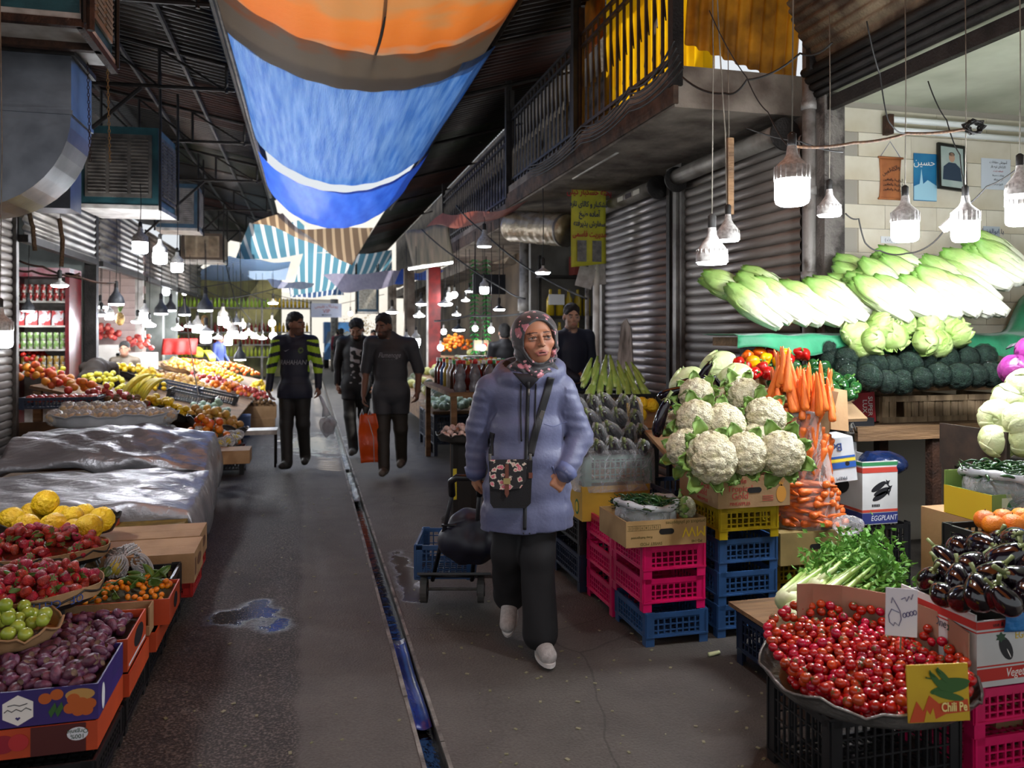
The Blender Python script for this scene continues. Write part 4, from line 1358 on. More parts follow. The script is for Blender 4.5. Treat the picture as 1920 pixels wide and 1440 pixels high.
# eggplants
M_EGG=mat('eggplant_skin','#0e090f','#150b14',rough=0.12,vs=6,rnd=0.3,spec=0.7,coat=0.3)
M_ECAL=mat('eggplant_calyx','#7d8a4f','#565f36',rough=0.65,vs=25,rnd=0.15)
def eggshape(prof,nm,bend=0.0):
 mb=MB()
 n,out=18,[]
 v,f=[],[]
 for r_,z in prof:
  for j in range(n):
   a=2*PI*j/n
   v.append((r_*math.cos(a)+bend*z*z,r_*math.sin(a),z))
 for i in range(len(prof)-1):
  for j in range(n):f.append((i*n+j,i*n+(j+1)%n,(i+1)*n+(j+1)%n,(i+1)*n+j))
 f.append(tuple(range(n-1,-1,-1)))
 f.append(tuple((len(prof)-1)*n+j for j in range(n)))
 return mb.add(v,f).mesh(nm,M_EGG)
def ecal(r,z):
 mb=MB()
 for i in range(5):
  a=2*PI*i/5
  pts=[]
  mb.grid(lambda u,v:((r*(0.15+0.95*v))*math.cos(a+(u-0.5)*1.2*(1-0.75*v)),(r*(0.15+0.95*v))*math.sin(a+(u-0.5)*1.2*(1-0.75*v)),z+0.005-0.95*r*v**1.7),3,5,th=0.002)
 mb.tube([(0,0,z-0.004),(0.003,0,z+0.02),(0.012,0,z+0.045)],[0.010,0.0075,0.009],8)
 return mb.mesh('calyx',M_ECAL)
proto('eggplant','eggplant',eggshape([(0.002,-0.075),(0.025,-0.071),(0.045,-0.055),(0.056,-0.028),(0.055,0.0),(0.044,0.03),(0.030,0.055),(0.020,0.068),(0.004,0.072)],'eggplant'),[('calyx',ecal(0.029,0.069))])
proto('longeggplant','eggplant',eggshape([(0.002,-0.11),(0.018,-0.105),(0.029,-0.08),(0.031,-0.04),(0.028,0.0),(0.024,0.04),(0.019,0.075),(0.012,0.09),(0.003,0.094)],'eggplant',0.9),[('calyx',ecal(0.021,0.089))])
F_WRAP=film('cling_wrap',a=0.03,edge=0.42,rough=0.08,bump=0.7,bs=14)
F_SHEET=film('clear_bag','#f4f6f8',a=0.10,edge=0.5,rough=0.14,bump=0.8,bs=14)
wrapm=MB().ball((0,0,0),(0.040,0.044,0.125),18,14,fn=lambda d:1+0.08*math.sin(6*d[0]+5*d[2])+0.05*math.sin(9*d[1]-4*d[2])).mesh('plastic_wrap',F_WRAP)
proto('wrappedeggplant','wrapped_eggplant',PROTO['longeggplant']['mesh'],[('calyx',PROTO['longeggplant']['parts'][0][1],(0,0,0),(0,0,0)),('plastic_wrap',wrapm,(0.004,0,0),(0,0,0))])
# zucchini
M_ZUC=gradmat('zucchini_skin','Z',[(0,'#b9cf86'),(0.2,'#8fb356'),(0.8,'#9fc064'),(1,'#7d9a4a')],-0.1,0.11,rough=0.3,noise=0.35,ns=60,rnd=0.1)
zz=MB()
zz.lathe([(0.006,-0.1),(0.017,-0.095),(0.021,-0.07),(0.021,-0.02),(0.019,0.03),(0.0155,0.075),(0.012,0.095)],10,cap=False)
proto('zucchini','zucchini',zz.mesh('zucchini',M_ZUC),[('stem',MB().lathe([(0.0125,0.093),(0.011,0.11),(0.0085,0.13),(0.010,0.136)],6).mesh('stem',mat('zucchini_stem','#8fae4f','#6f9038',rough=0.5)))])
# carrot
M_CAR=mat('carrot_skin','#e0722a','#cf5d1c',rough=0.45,vs=30,rnd=0.1,stretch=(1,1,0.3),bump=0.3,bs=120)
proto('carrot','carrot',MB().lathe([(0.002,-0.105),(0.007,-0.09),(0.012,-0.04),(0.0165,0.03),(0.020,0.075),(0.018,0.09),(0.008,0.095)],9).mesh('carrot',M_CAR))
# bell peppers
def pepmesh(m,nm,sd):
 def fn(d):
  a=math.atan2(d[1],d[0])
  k=1+0.09*math.cos(4*a+sd)*(1-d[2]**2)**0.5-0.35*max(0,d[2]-0.78)*2.0-0.15*max(0,-d[2]-0.85)
  return k*(1+0.05*math.sin(3*a+2*sd))
 return MB().ball((0,0,0),(0.038,0.038,0.045),24,16,fn=fn).mesh(nm,m)
pst=MB().lathe([(0.012,0.030),(0.008,0.036),(0.005,0.045),(0.006,0.056)],7).mesh('stem',mat('pepper_stem','#4f7a2c',rough=0.5))
for kd,c1,c2 in(('redpepper','#b01310','#8d0b0b'),('yellowpepper','#e8b010','#d99408'),('orangepepper','#de6a12','#c9520c'),('greenpepper','#1f4f22','#123616')):
 proto(kd,'bell_pepper',pepmesh(mat(kd+'_skin',c1,c2,rough=0.14,vs=8,rnd=0.12,spec=0.6),'bell_pepper',0.7),[('stem',pst)])
# broccoli in film
_b1=worley(fib(60,0.2,11),0.3,0.86)
broc=MB().ball((0,0,0),(0.078,0.078,0.068),40,26,fn=lambda d:_b1(d)).mesh('broccoli',mat('broccoli_green','#24402f','#152a20',rough=0.8,vs=30,bump=1.0,bs=150,rnd=0.15))
bw=MB().ball((0,0,0),(0.083,0.083,0.073),28,18,fn=lambda d:1+0.025*math.sin(11*d[0]+6*d[2])+0.02*math.sin(15*d[1]-4*d[0])).mesh('plastic_wrap',film('broccoli_wrap_dark_edge','#1c2724',a=0.16,edge=0.6,rough=0.06,bump=1.0,bs=22))  # near-black film edges paint shade into the gaps between heads
proto('broccoli','wrapped_broccoli',broc,[('plastic_wrap',bw),('stalk',MB().lathe([(0.022,-0.09),(0.03,-0.05)],10).mesh('stalk',mat('broccoli_stalk','#8fa56b',rough=0.6)))])
# cabbages and iceberg lettuce
def veined(seed,k=0.03):
 rg=random.Random(seed)
 ph=[rg.uniform(0,6.28)for _ in range(6)]
 def fn(d):
  a=math.atan2(d[1],d[0])
  return 1+k*(abs(math.sin(2.5*a+3*d[2]+ph[0]))-0.5)+k*0.6*math.sin(7*a+5*d[2]+ph[1])+0.03*math.sin(2*a+ph[2])
 return fn
def cabbage(kind,name,r,zs,m,ml,seed,frill):
 body=MB().ball((0,0,0),(r,r,r*zs),36,22,fn=veined(seed)).mesh(name,m)
 parts=[]
 for i in range(5):
  a=2*PI*i/5+0.5*seed
  def fn(u,v,a=a):
   th=a+(u-0.5)*1.9*math.sin(PI*(0.2+0.75*v))**0.6
   ph=-1.2+(1.5+0.25*(i%2))*v
   rr=r*(1.012+0.004*i)+frill*math.sin(17*u+3*i)*v**3+0.03*r*v**4
   return(rr*math.cos(ph)*math.cos(th),rr*math.cos(ph)*math.sin(th),rr*zs*math.sin(ph))
  parts.append(('outer_leaf',MB().grid(fn,12,9,th=0.002).mesh('outer_leaf',ml)))
 proto(kind,name,body,parts)
M_ICE=mat('iceberg_leaf','#b4c684','#86a64e',rough=0.5,vs=9,bump=0.5,bs=22,rnd=0.06,transl=0.1)
M_CABW=mat('white_cabbage_leaf','#cdd3a6','#b5c288',rough=0.45,vs=8,bump=0.45,bs=24,rnd=0.05)
M_CABP=mat('purple_cabbage_leaf','#5c1350','#7d2a6d',rough=0.35,vs=8,bump=0.4,bs=20)
cabbage('iceberg','iceberg_lettuce',0.084,0.85,M_ICE,M_ICE,2,0.02)
cabbage('cabbage','white_cabbage',0.090,0.88,M_CABW,M_CABW,3,0.003)
cabbage('purplecabbage','purple_cabbage',0.082,0.95,M_CABP,M_CABP,4,0.003)
cabbage('napa','chinese_cabbage',0.095,1.35,mat('napa_leaf','#d3dcae','#aec67c',rough=0.5,vs=7,bump=0.6,bs=18),mat('napa_leaf','#d3dcae'),5,0.01)
# romaine: pale heart, overlapping leaf blades
M_ROM=gradmat('romaine_leaf','Z',[(0.0,'#efeedd'),(0.4,'#e3eac8'),(0.72,'#b4d27c'),(1.0,'#5f9a36')],-0.02,0.40,rough=0.45,noise=0.2,ns=18,bump=0.35,bs=30,transl=0.2)
def romleaf(seed):
 rg=random.Random(seed)
 L,Wd=0.38+rg.uniform(-0.03,0.02),0.062+rg.uniform(-0.005,0.012)
 ph=rg.uniform(0,6)
 def fn(u,v):
  s=(u-0.5)*2
  wv=Wd*(0.36+0.64*math.sin(PI*0.5*min(1,v*1.45))**1.2)*(1-0.55*max(0,v-0.8)/0.2)
  r_=0.030+0.042*math.sin(PI*min(1,v*0.9))-0.012*s*s*(1-v)
  x=r_-0.035*s*s*(0.4+v)*0.8+0.010*math.sin(14*v+5*s+ph)*v*abs(s)+0.008*(1-min(1,abs(s)*4))*(1-v)
  return(x+0.03*max(0,v-0.8),s*wv,L*v+0.008*math.sin(9*s+ph)*v)
 return MB().grid(fn,10,14,th=0.003).mesh('leaf',M_ROM)
RL=[romleaf(i)for i in range(4)]
heart=MB().lathe([(0.020,-0.012),(0.026,-0.010),(0.030,0.02),(0.042,0.08),(0.055,0.16),(0.055,0.24),(0.035,0.31),(0.005,0.35)],14).mesh('romaine_lettuce',M_ROM)
for kd in range(2):
 parts=[('cut_base',MB().lathe([(0.001,-0.0135),(0.021,-0.0125)],14,cap=False).mesh('cut_base',mat('cut_stem','#cbb68a','#b49a6c',rough=0.7,vs=40)),(0,0,0),(0,0,0))]
 for i in range(9):
  a=i*2.4+kd
  parts.append(('leaf',RL[(i+kd)%4],(0,0,0.004*i-0.01),(0,R(1.0*(i%3)),a)))
 proto('romaine%d'%kd,'romaine_lettuce',heart,parts)
# chili
def chil(seed):
 rg=random.Random(seed)
 b=rg.uniform(0.25,0.5)
 pts=[(0.11*t-0.055,b*0.06*math.sin(PI*t),0.012*math.sin(5*t+seed))for t in[i/8 for i in range(9)]]
 return MB().tube(pts,[0.003,0.0055,0.0065,0.0068,0.0064,0.0055,0.0045,0.003,0.001],6).tube([(-0.055,0,0),(-0.066,-0.004,0.002),(-0.075,-0.004,0.004)],[0.0035,0.002,0.002],5).mesh('green_chili',M_CHI)
M_CHI=mat('green_chili_skin','#23491f','#173415',rough=0.22,vs=14,rnd=0.35,hue=0.02)
for i in range(3):proto('chili%d'%i,'green_chili',chil(i))
# celery bunch: pale butt, ribs, leafy tops
def celery(seed):
 rg=random.Random(seed)
 base=MB().lathe([(0.012,-0.012),(0.030,-0.008),(0.036,0.02),(0.030,0.07)],14).mesh('celery',mat('celery_base','#d8dcb4','#b9c78a',rough=0.5,vs=15))
 parts=[]
 for i in range(9):
  a=2.4*i
  r0=0.012+0.002*i
  e=(r0*3.4*math.cos(a),r0*3.4*math.sin(a),rg.uniform(0.30,0.40))
  pts=[Vector((r0*math.cos(a),r0*math.sin(a),0.01)).lerp(Vector(e),q/5)for q in range(6)]
  parts.append(('stalk',MB().tube(pts,[0.013,0.014,0.012,0.010,0.007,0.004],7,flat=0.7).mesh('stalk',M_CEL)))
  lf=MB()
  for q in range(26):
   o=Vector(e)+Vector((rg.gauss(0,0.024),rg.gauss(0,0.03),rg.gauss(0.02,0.07)))
   T=TM(o,rndrot(rg),rg.uniform(0.7,1.3))
   lf.add([(0,0,0),(0.012,0.010,0.004),(0.03,0,0.0),(0.012,-0.010,0.004),(0.022,0.014,0),(0.022,-0.014,0)],[(0,1,2,3),(0,4,1),(0,3,5)],T)
  parts.append(('leaves',lf.mesh('leaves',M_CELL,False)))
 return base,parts
M_CEL=gradmat('celery_stalk','Z',[(0,'#d5dcae'),(0.4,'#a8c46a'),(1,'#5f8f34')],0,0.38,rough=0.35,noise=0.1)
M_CELL=mat('celery_leaf','#78ad48','#4d8430',rough=0.5,vs=12,transl=0.2)
for i in range(2):
 b_,p_=celery(i)
 proto('celery%d'%i,'celery',b_,p_)
# ================================================================== RIGHT-HAND STALL
RG=random.Random(11)
# ---- stacked crates in front
SW,SD,SH=0.33,0.40,0.165
y0=3.60
crate(1.59,y0,0,SW,SD,SH,M_BLUEC,'blue crate at the bottom of the pink crate stack','stacked crates')
crate(1.58,y0+0.01,SH,SW,SD,SH,M_PINK,'pink crate directly on the blue crate, lower of the two in front','stacked crates')
crate(1.575,y0-0.005,2*SH,SW,SD,SH,M_PINK,'pink crate under the bag of chilies, upper of the two in front','stacked crates')
for i in range(3):crate(1.585,y0+SD+0.03,i*SH,SW,SD,SH,M_PINK,'pink crate in the stack behind the front pink crates, %s'%('bottom','middle','top')[i],'stacked crates')
for i in range(3):crate(1.985+0.004*i,y0+0.02,i*SH,SW,SD,SH,M_BLUEC,'blue crate beside the pink stack, %s of three'%('bottom','middle','top')[i],'stacked crates')
crate(1.985,y0,3*SH,SW,SD,SH,M_YELC,'yellow crate under the cauliflower box','stacked crates')
for i in range(2):crate(1.55,4.46,i*0.22,0.4,0.5,0.22,M_NAVYC if i==0 else M_BLKC,'%s crate under the yellow banana box'%('navy','black')[i],'stacked crates')
for i in range(2):crate(1.50,5.05,i*0.22,0.4,0.5,0.22,M_BLKC,'black crate behind the banana box stack, %s'%('lower','upper')[i],'stacked crates')
# box of chilies (printed, upside-down lettering)
M_MW=mat('tan_carton','#b0905f','#98784a',rough=0.8,vs=5)
t=carton(1.47,3.56,0.50,0.42,0.36,0.125,M_MW,'tan fruit carton with upside-down print under the bag of chilies',holes=('f',))
PR=mat('olive_print','#5b5226',rough=0.8)
PY=mat('yellow_print','#cfae22',rough=0.8)
print_on(t,'f',0.42,0.36,'product of philippines',0.024,PR,0.10,0.108,True)
print_on(t,'f',0.42,0.36,'Keep Refrigerated',0.015,PR,-0.13,0.045,True)
print_on(t,'f',0.42,0.36,'SWEET MOD',0.02,PR,-0.08,0.014,True)
print_on(t,'f',0.42,0.36,'PQ-148',0.018,PR,0.16,0.014,True)
print_on(t,'f',0.42,0.36,'MW',0.07,PY,0.145,0.062,True,sc=(1.0,1,1))
for i in range(8):
 print_on(t,'f',0.42,0.36,str(12-i),0.016,PR,-0.19+0.021*i,0.092,True)
 MB().box((-0.1795+0.021*i,-0.1808,0.092),(0.0012,0.0012,0.022)).build('print',PR,t)
for z in(0.081,0.103):MB().box((-0.117,-0.1808,z),(0.17,0.0012,0.0012)).build('print',PR,t)
# bag of green chilies on it
def bag_of(loc,r,h,label,m_roll,name='plastic_bag',roll=0.024,ry=None,clear=F_SHEET):
 t=thing(name,loc,label,'bag')
 ry=ry or r
 MB().grid(lambda u,v:(r*(0.80+0.22*math.sin(PI*v*0.8)+0.03*math.sin(17*u*2*PI/3+5*v))*math.cos(2*PI*u),ry*(0.80+0.22*math.sin(PI*v*0.8))*math.sin(2*PI*u),h*v),36,10,cu=True,th=0.001).build('clear_side',clear,t,smooth=True)
 MB().tube([(r*0.98*math.cos(2*PI*i/32),ry*0.98*math.sin(2*PI*i/32),h+0.012*math.sin(2*PI*i/16+1))for i in range(33)],[roll*(1+0.25*math.sin(i*1.7))for i in range(33)],10,cap=False).build('rolled_rim',m_roll,t,smooth=True)
 return t
M_ROLL=mat('milky_plastic','#dfe3e6','#c2c8cc',rough=0.3,transl=0.35,vs=12,bump=0.4,bs=30)
bag_of((1.64,3.71,0.515),0.155,0.165,'open plastic bag of green chilies with a thick rolled rim on the tan carton',M_ROLL,ry=0.128,roll=0.017)
rg=random.Random(21)
tagc=dict(cat='chili',group='green chilies in the plastic bag on the tan carton')
for i,p in enumerate(drop(130,0.011,lambda g:((lambda a,q:(1.64+0.135*q*math.cos(a),3.71+0.108*q*math.sin(a)))(g.uniform(0,2*PI),math.sqrt(g.random()))),lambda x,y:0.66,rg,2,0.75)):
 spawn('chili%d'%(i%3),p,(rg.uniform(-0.35,0.35),rg.uniform(-0.35,0.35),rg.uniform(0,6.28)),rg.uniform(0.8,1.1),'green chili in the plastic bag on the tan carton',**tagc)
tag(MB().ball((1.64,3.71,0.595),(0.138,0.112,0.078),20,10,fn=lambda d:1+0.03*math.sin(25*d[0])*math.sin(21*d[1])).build('packed_chilies',M_CHI,smooth=True),'mass of green chilies packed deep in the plastic bag on the tan carton','chilies',None,'stuff')
spawn('cauliflower',(1.835,3.66,0.655),(R(80),R(20),R(70)),0.6,'small leafy cauliflower beside the bag of chilies')
# Dole-style pineapple box with the cauliflower pile
t=carton(1.955,3.56,0.66,0.40,0.42,0.155,M_CARD,'brown pineapple carton with red print under the cauliflowers',holes=('f',))
PD=mat('red_print','#b3413a',rough=0.8)
for sd,dx in(('f',-0.08),('l',-0.05)):
 print_on(t,sd,0.40,0.42,'Dole',0.036,PD,dx,0.132)
 print_on(t,sd,0.40,0.42,'Tropical',0.042,PD,dx,0.095)
 print_on(t,sd,0.40,0.42,'Gold',0.046,PD,dx,0.058)
 print_on(t,sd,0.40,0.42,'PINEAPPLES',0.022,PD,dx,0.020)
PO=mat('orange_print','#c5852f',rough=0.8)
patch(t,'f',0.40,0.42,blob(0.15,0.06,0.028,0.042),PO)
for k in range(5):patch(t,'f',0.40,0.42,[(0.145+0.002*k,0.10),(0.118+0.016*k,0.145),(0.155,0.10)],PO)
for k in range(4):MB().box((0.075,-0.2108,0.03+0.008*k),(0.06,0.001,0.002)).build('print',PD,t)
for k in range(5):print_on(t,'f',0.40,0.42,'X',0.018,PD,-0.005+0.03*k,0.138)
# cauliflowers, one by one (photo pixel, depth, size), with a hidden board for the back rows
tag(MB().box((2.16,4.24,0.86),(0.40,0.46,0.02),(R(19),0,0)).build('sloping_board',M_CARDIN),'sloping cardboard under the cauliflower pile','board')
crate(1.96,4.05,0,SW+0.05,0.5,0.66,M_NAVYC,'tall navy crate behind the yellow one, under the cauliflower pile')
CF=[(1285,840,3.95,0.90,'at the lower left corner of the cauliflower pile'),(1335,858,3.78,1.16,'largest of the pile, in the middle of the bottom row'),(1398,850,3.84,0.98,'third along the bottom row, stalk leaves showing'),(1465,850,3.84,1.02,'at the right end of the bottom row, by the carrots'),(1418,822,4.05,0.72,'small, wedged behind the bottom row on the right'),(1318,832,4.0,0.75,'half hidden behind the largest cauliflower'),(1305,786,4.06,0.95,'at the left of the second row beside the dark eggplant'),(1358,795,4.05,1.02,'in the middle of the second row'),(1435,782,4.12,0.98,'at the right of the second row against the carrots'),(1305,740,4.28,0.86,'at the left of the third row'),(1398,744,4.28,0.95,'in the third row with a broad green leaf'),(1362,752,4.35,0.75,'small, between the two of the third row'),(1270,790,4.2,0.6,'small, at the far left edge by the wrapped eggplants')]
for i,(px,py,D,s,w_)in enumerate(CF):
 p=at(px,py,D=D)
 tilt=R(58+(i*13)%22)
 dirz=math.atan2(-p.x,p.y)
 spawn('cauliflower',p,(tilt,R(((i*29)%40)-20),-TH*0.3+R(((i*47)%70)-35)),s*1.13,'white cauliflower '+w_)
# long dark eggplants lying on the pile
for i,(px,py,D,rx,rz_,k,w_)in enumerate(((1240,780,4.15,15,10,'longeggplant','standing upright left of the cauliflowers'),(1262,735,4.35,70,40,'longeggplant','leaning on the cabbages above the wrapped ones'),(1275,752,4.33,55,-20,'longeggplant','small, under the leaning one'),(1320,700,4.6,30,20,'longeggplant','upright behind the cauliflower pile'),(1300,715,4.55,75,70,'longeggplant','lying between the two big cabbages'),(1345,718,4.55,60,-60,'longeggplant','lying behind the third row'),(1355,730,4.5,65,-30,'longeggplant','thin, poking out above the middle cauliflower'),(1282,765,4.3,80,80,'longeggplant','lying at the left edge of the cauliflower pile'))):
 spawn(k,at(px,py,D=D),(R(rx),R(12),R(rz_)),0.9 if i else 1.05,'glossy dark eggplant '+w_)
for i,(px,py,D,s,w_)in enumerate(((1290,722,4.75,1.05,'left of the upright eggplant'),(1347,690,4.9,1.0,'higher one, below the peppers'),(1378,708,4.65,0.8,'with pale ribs, next to the carrots'))):
 spawn('napa',at(px,py,D=D),(R(60),R(20-30*i),R(40*i)),s,'big pale cabbage '+w_,'cabbage')
t=thing('water_bottle',at(1310,720,D=5.1),'clear bottle with a red cap behind the big cabbages','bottle')
MB().lathe([(0.035,-0.25),(0.038,-0.05),(0.03,0.0),(0.015,0.04),(0.014,0.06)],14).build('body',F_SHEET,t,smooth=True)
MB().lathe([(0.028,0.045),(0.028,0.09),(0.024,0.095)],14).build('cap',mat('red_cap','#c8201a',rough=0.4),t,smooth=True)
# banana box with the wrapped eggplants behind the chilies
t=carton(1.53,4.36,0.44,0.42,0.5,0.20,mat('yellow_carton','#c49a2c','#a8842a',rough=0.75,vs=4),'yellow banana carton at the corner of the stall',holes=('l','f'))
patch(t,'l',0.42,0.5,blob(0.16,0.07,0.035,0.045),mat('green_print','#2e6a3a',rough=0.8))
patch(t,'l',0.42,0.5,blob(0.16,0.07,0.024,0.03),mat('yellow_print','#cfae22'),off=0.0014)
t=crate(1.55,4.38,0.60,0.42,0.42,0.22,M_GREENC,'pale green crate wrapped in clear plastic, holding wrapped eggplants')
MB().grid(lambda u,v:((0.235+0.012*math.sin(23*u)+0.02*(1-v))*(math.copysign(abs(math.cos(2*PI*u))**0.35,math.cos(2*PI*u))),(0.235+0.012*math.sin(19*u+4*v))*(math.copysign(abs(math.sin(2*PI*u))**0.35,math.sin(2*PI*u))),0.005+0.24*v),64,8,cu=True,th=0.001).build('plastic_cover',F_SHEET,t,smooth=True)
k=0
for row in range(4):
 for c_ in range(5):
  x=1.57+0.092*c_+0.02*(row%2)+0.03*row
  y=4.42+0.13*row
  z=0.83+0.075*row-0.012*abs(c_-2)
  spawn('wrappedeggplant',(x,y,z),(R(52),R(RG.uniform(-8,8)),R(-40+RG.uniform(-14,14))),1.2,'eggplant in clear wrap, %s row from the front, %s from the left'%(('first','second','third','fourth')[row],('first','second','third','fourth','fifth')[c_]),'eggplant','wrapped eggplants in the green crate')
  k+=1
tag(MB().box((1.76,4.59,0.745),(0.37,0.36,0.03),(R(18),0,0)).build('sloping_board',M_CARDIN),'sloping board under the wrapped eggplants','board')
# zucchini in a black crate, lemons beside it
p=at(1170,800,D=6.2)
zx,zy=p.x-0.32,p.y
crate(zx,zy,0.80,0.64,0.42,0.26,M_BLKC,'black crate heaped with pale green zucchini by the shutter',leg=0.08)
for i in range(2):crate(zx+0.02,zy+0.02,i*0.40,0.6,0.4,0.40,M_BLKC,'black crate under the zucchini crate, %s'%('lower','upper')[i])
tag(MB().box((zx+0.32,zy+0.035,0.95),(0.56,0.012,0.2)).build('cardboard_liner',M_CARDIN),'cardboard liner inside the zucchini crate','cardboard')
k=0
for row in range(4):
 for c_ in range(7):
  spawn('zucchini',(zx+0.10+0.075*c_+0.02*(row%2),zy+0.12+0.06*row,1.05+0.055*row+0.03*math.sin(c_*0.9)),(R(-48),R(25-5*c_+RG.uniform(-8,8)),R(-20+4*c_)),RG.uniform(1.0,1.25),'pale green zucchini, %s row, %s from the left'%(('front','second','third','back')[row],('first','second','third','fourth','fifth','sixth','seventh')[c_]),'zucchini','zucchini in the black crate')
for i,(px,py,D,w_)in enumerate(((1180,768,5.75,'left of the three lemons'),(1204,757,5.8,'middle, highest of the three lemons'),(1222,760,5.8,'right of the three lemons'),(1140,800,5.6,'alone lower down by the coat sleeve'),(1200,778,5.7,'below the three lemons'))):
 spawn('citron',at(px,py,D=D),(0.4*i,0.5,0.3*i),1.0,'yellow lemon under the zucchini crate, '+w_,'lemon')
tag(MB().box(at(1190,800,D=5.75),(0.5,0.35,0.12),(R(15),0,0)).build('cardboard_tray',M_CARDIN),'cardboard tray holding the yellow lemons','tray')
# carrots: tall clear bag on a box on a crate
crate(2.36,3.72,0.17,0.42,0.42,0.165,M_YELC,'yellow crate under the box that carries the carrot bag')
crate(2.37,3.74,0.0,0.42,0.42,0.17,M_NAVYC,'navy crate on the floor under the yellow carrot crate')
carton(2.34,3.62,0.335,0.42,0.5,0.16,mat('drab_carton','#9a8550','#7c6a3e',rough=0.8,vs=5),'drab closed carton under the tall bag of carrots',lid=True,holes=('f',))
bx_,by_,bz_=2.60,3.77,0.502
t=thing('carrot_bag',(bx_,by_,bz_),'tall clear plastic bag full of carrots','bag')
MB().grid(lambda u,v:((0.185-0.05*v+0.008*math.sin(14*u+9*v))*math.cos(2*PI*u)-0.06*v,(0.145-0.03*v+0.008*math.sin(21*u-7*v))*math.sin(2*PI*u),0.60*v),40,18,cu=True,th=0.001).build('clear_side',film('carrot_film','#fbeee8',a=0.04,edge=0.4,rough=0.1,bump=0.8,bs=9),t,smooth=True)
MB().tube([(0.137*math.cos(2*PI*i/28)-0.06,0.107*math.sin(2*PI*i/28),0.60+0.006*math.sin(i))for i in range(29)],0.012,8,cap=False).build('rolled_rim',M_ROLL,t,smooth=True)
rg=random.Random(5)
cg=dict(cat='carrot',group='carrots in the tall clear bag')
for lv in range(14):
 z=0.025+0.035*lv
 n=11
 for i in range(n):
  a=2*PI*i/n+lv*0.7
  rr=(0.185-0.05*z/0.6)-0.026
  up=lv>=7
  if not up:rot=(R(90+rg.uniform(-14,14)),R(rg.uniform(-20,20)),a+R(rg.uniform(-25,25)))
  else:rot=(R(rg.uniform(-18,18)),R(rg.uniform(-15,15)),a)
  spawn('carrot',(bx_+rr*math.cos(a)-0.06*z/0.6,by_+rr*0.8*math.sin(a),bz_+z+(0.07 if up else 0)),rot,rg.uniform(0.85,1.05),'carrot inside the tall clear bag',**cg)
cg=dict(cat='carrot',group='carrots standing out of the bag top')
for i in range(44):
 px=rg.uniform(1438,1556)
 py=742+rg.uniform(-22,22)-max(0,36-abs(px-1462))*0.9
 spawn('carrot',at(px+6,py-4,D=4.2+rg.uniform(-0.08,0.12)),(R(rg.uniform(165,195)),R((px-1500)*0.22+rg.uniform(-10,10)),rg.uniform(0,6)),rg.uniform(0.95,1.25),'carrot standing in the sheaf at the top of the bag',**cg)
# ---- shop table, with wood crates and broccoli
TY0,TY1,TZ=4.32,4.93,0.955
t=thing('shop_table',(4.4,4.5,0),'long rough wooden table against the tiled wall','table')
M_WOOD=mat('old_wood','#8a6a48','#5d452d',rough=0.8,vs=5,bump=0.4,bs=30,stretch=(0.3,3,3))
M_WOODG=mat('grey_wood','#9a8364','#6b573f',rough=0.8,vs=5,bump=0.4,bs=30,stretch=(3,3,0.3),rnd=0.12)
for i in range(4):MB().box((0,-0.22+0.152*i,TZ-0.02),(2.3,0.146,0.035)).build('plank',M_WOOD,t)
for x in(-0.55,1.1):
 for y in(-0.24,0.24):MB().box((x,y,(TZ-0.04)/2),(0.07,0.06,TZ-0.04)).build('leg',M_RUST,t)
MB().box((0,-0.28,TZ-0.06),(2.3,0.03,0.06)).build('apron',M_WOOD,t)
def woodcrate(px0,px1,label,h=0.17):
 a,b=at(px0,760,Y=TY0+0.02),at(px1,760,Y=TY0+0.02)
 w=b.x-a.x
 t=thing('wooden_crate',(a.x,TY0+0.02,TZ),label,'crate')
 n=max(4,int(w/0.055))
 for i in range(n):
  if i==2 and px0<1700:continue
  MB().box((w*(i+0.5)/n,0.008,h*0.5),(w/n-0.008,0.01,h*0.78)).build('slat',M_WOODG,t)
 MB().box((w/2,0,h-0.018),(w,0.014,0.036)).build('top_rail',M_WOODG,t)
 MB().box((w/2,0,0.018),(w,0.014,0.036)).build('bottom_rail',M_WOODG,t)
 for x in(0.012,w-0.012):MB().box((x,0.012,h/2),(0.026,0.03,h)).build('corner_post',M_WOODG,t)
 for x in(0.0,w):MB().box((x,0.25,h/2),(0.012,0.46,h*0.9)).build('end_panel',M_WOODG,t)
 MB().box((w/2,0.25,0.02),(w,0.46,0.012)).build('floor_panel',M_WOODG,t)
 return t
woodcrate(1654,1737,'wooden slat crate with a gap, nearest the red carton')
woodcrate(1739,1812,'wooden slat crate in the middle of the table')
woodcrate(1815,1900,'shabby wooden crate with string at the table end')
a=at(1622,752,Y=TY0+0.02)
t=thing('red_carton',(a.x,a.y,TZ),'torn red carton with white lettering beside the wooden crates','box')
MB().box((0,0.1,0.10),(0.15,0.2,0.19),(0,R(-4),0)).build('body',mat('red_carton_print','#b3202a','#8f1620',rough=0.6,vs=6),t)
for i,s in enumerate(('SUPER','LUX')):text('lettering',s,0.045,mat('white_print','#e8e4dc',rough=0.7),t,(0.035-0.04*i,-0.003,0.11),(PI/2,PI/2,0))
a=at(1615,789,Y=4.25)
tag(MB().box((a.x,a.y+0.05,a.z-0.01),(0.17,0.12,0.055)).build('black_battery_box',mat('black_box','#17181c',rough=0.4)),'small flat black box on the table edge under the red carton','box')
a=at(1592,800,Y=4.2)
rg=random.Random(2)
t=tag(MB().tube([(a.x+rg.gauss(0,0.018),a.y+rg.gauss(0,0.012),a.z+0.06*math.sin(i*1.3)*rg.random()-0.02+0.02*rg.random())for i in range(60)],0.0025,5).build('tangled_string',M_WHITEP,smooth=True),'tangle of grey string hanging beside the black box','string')
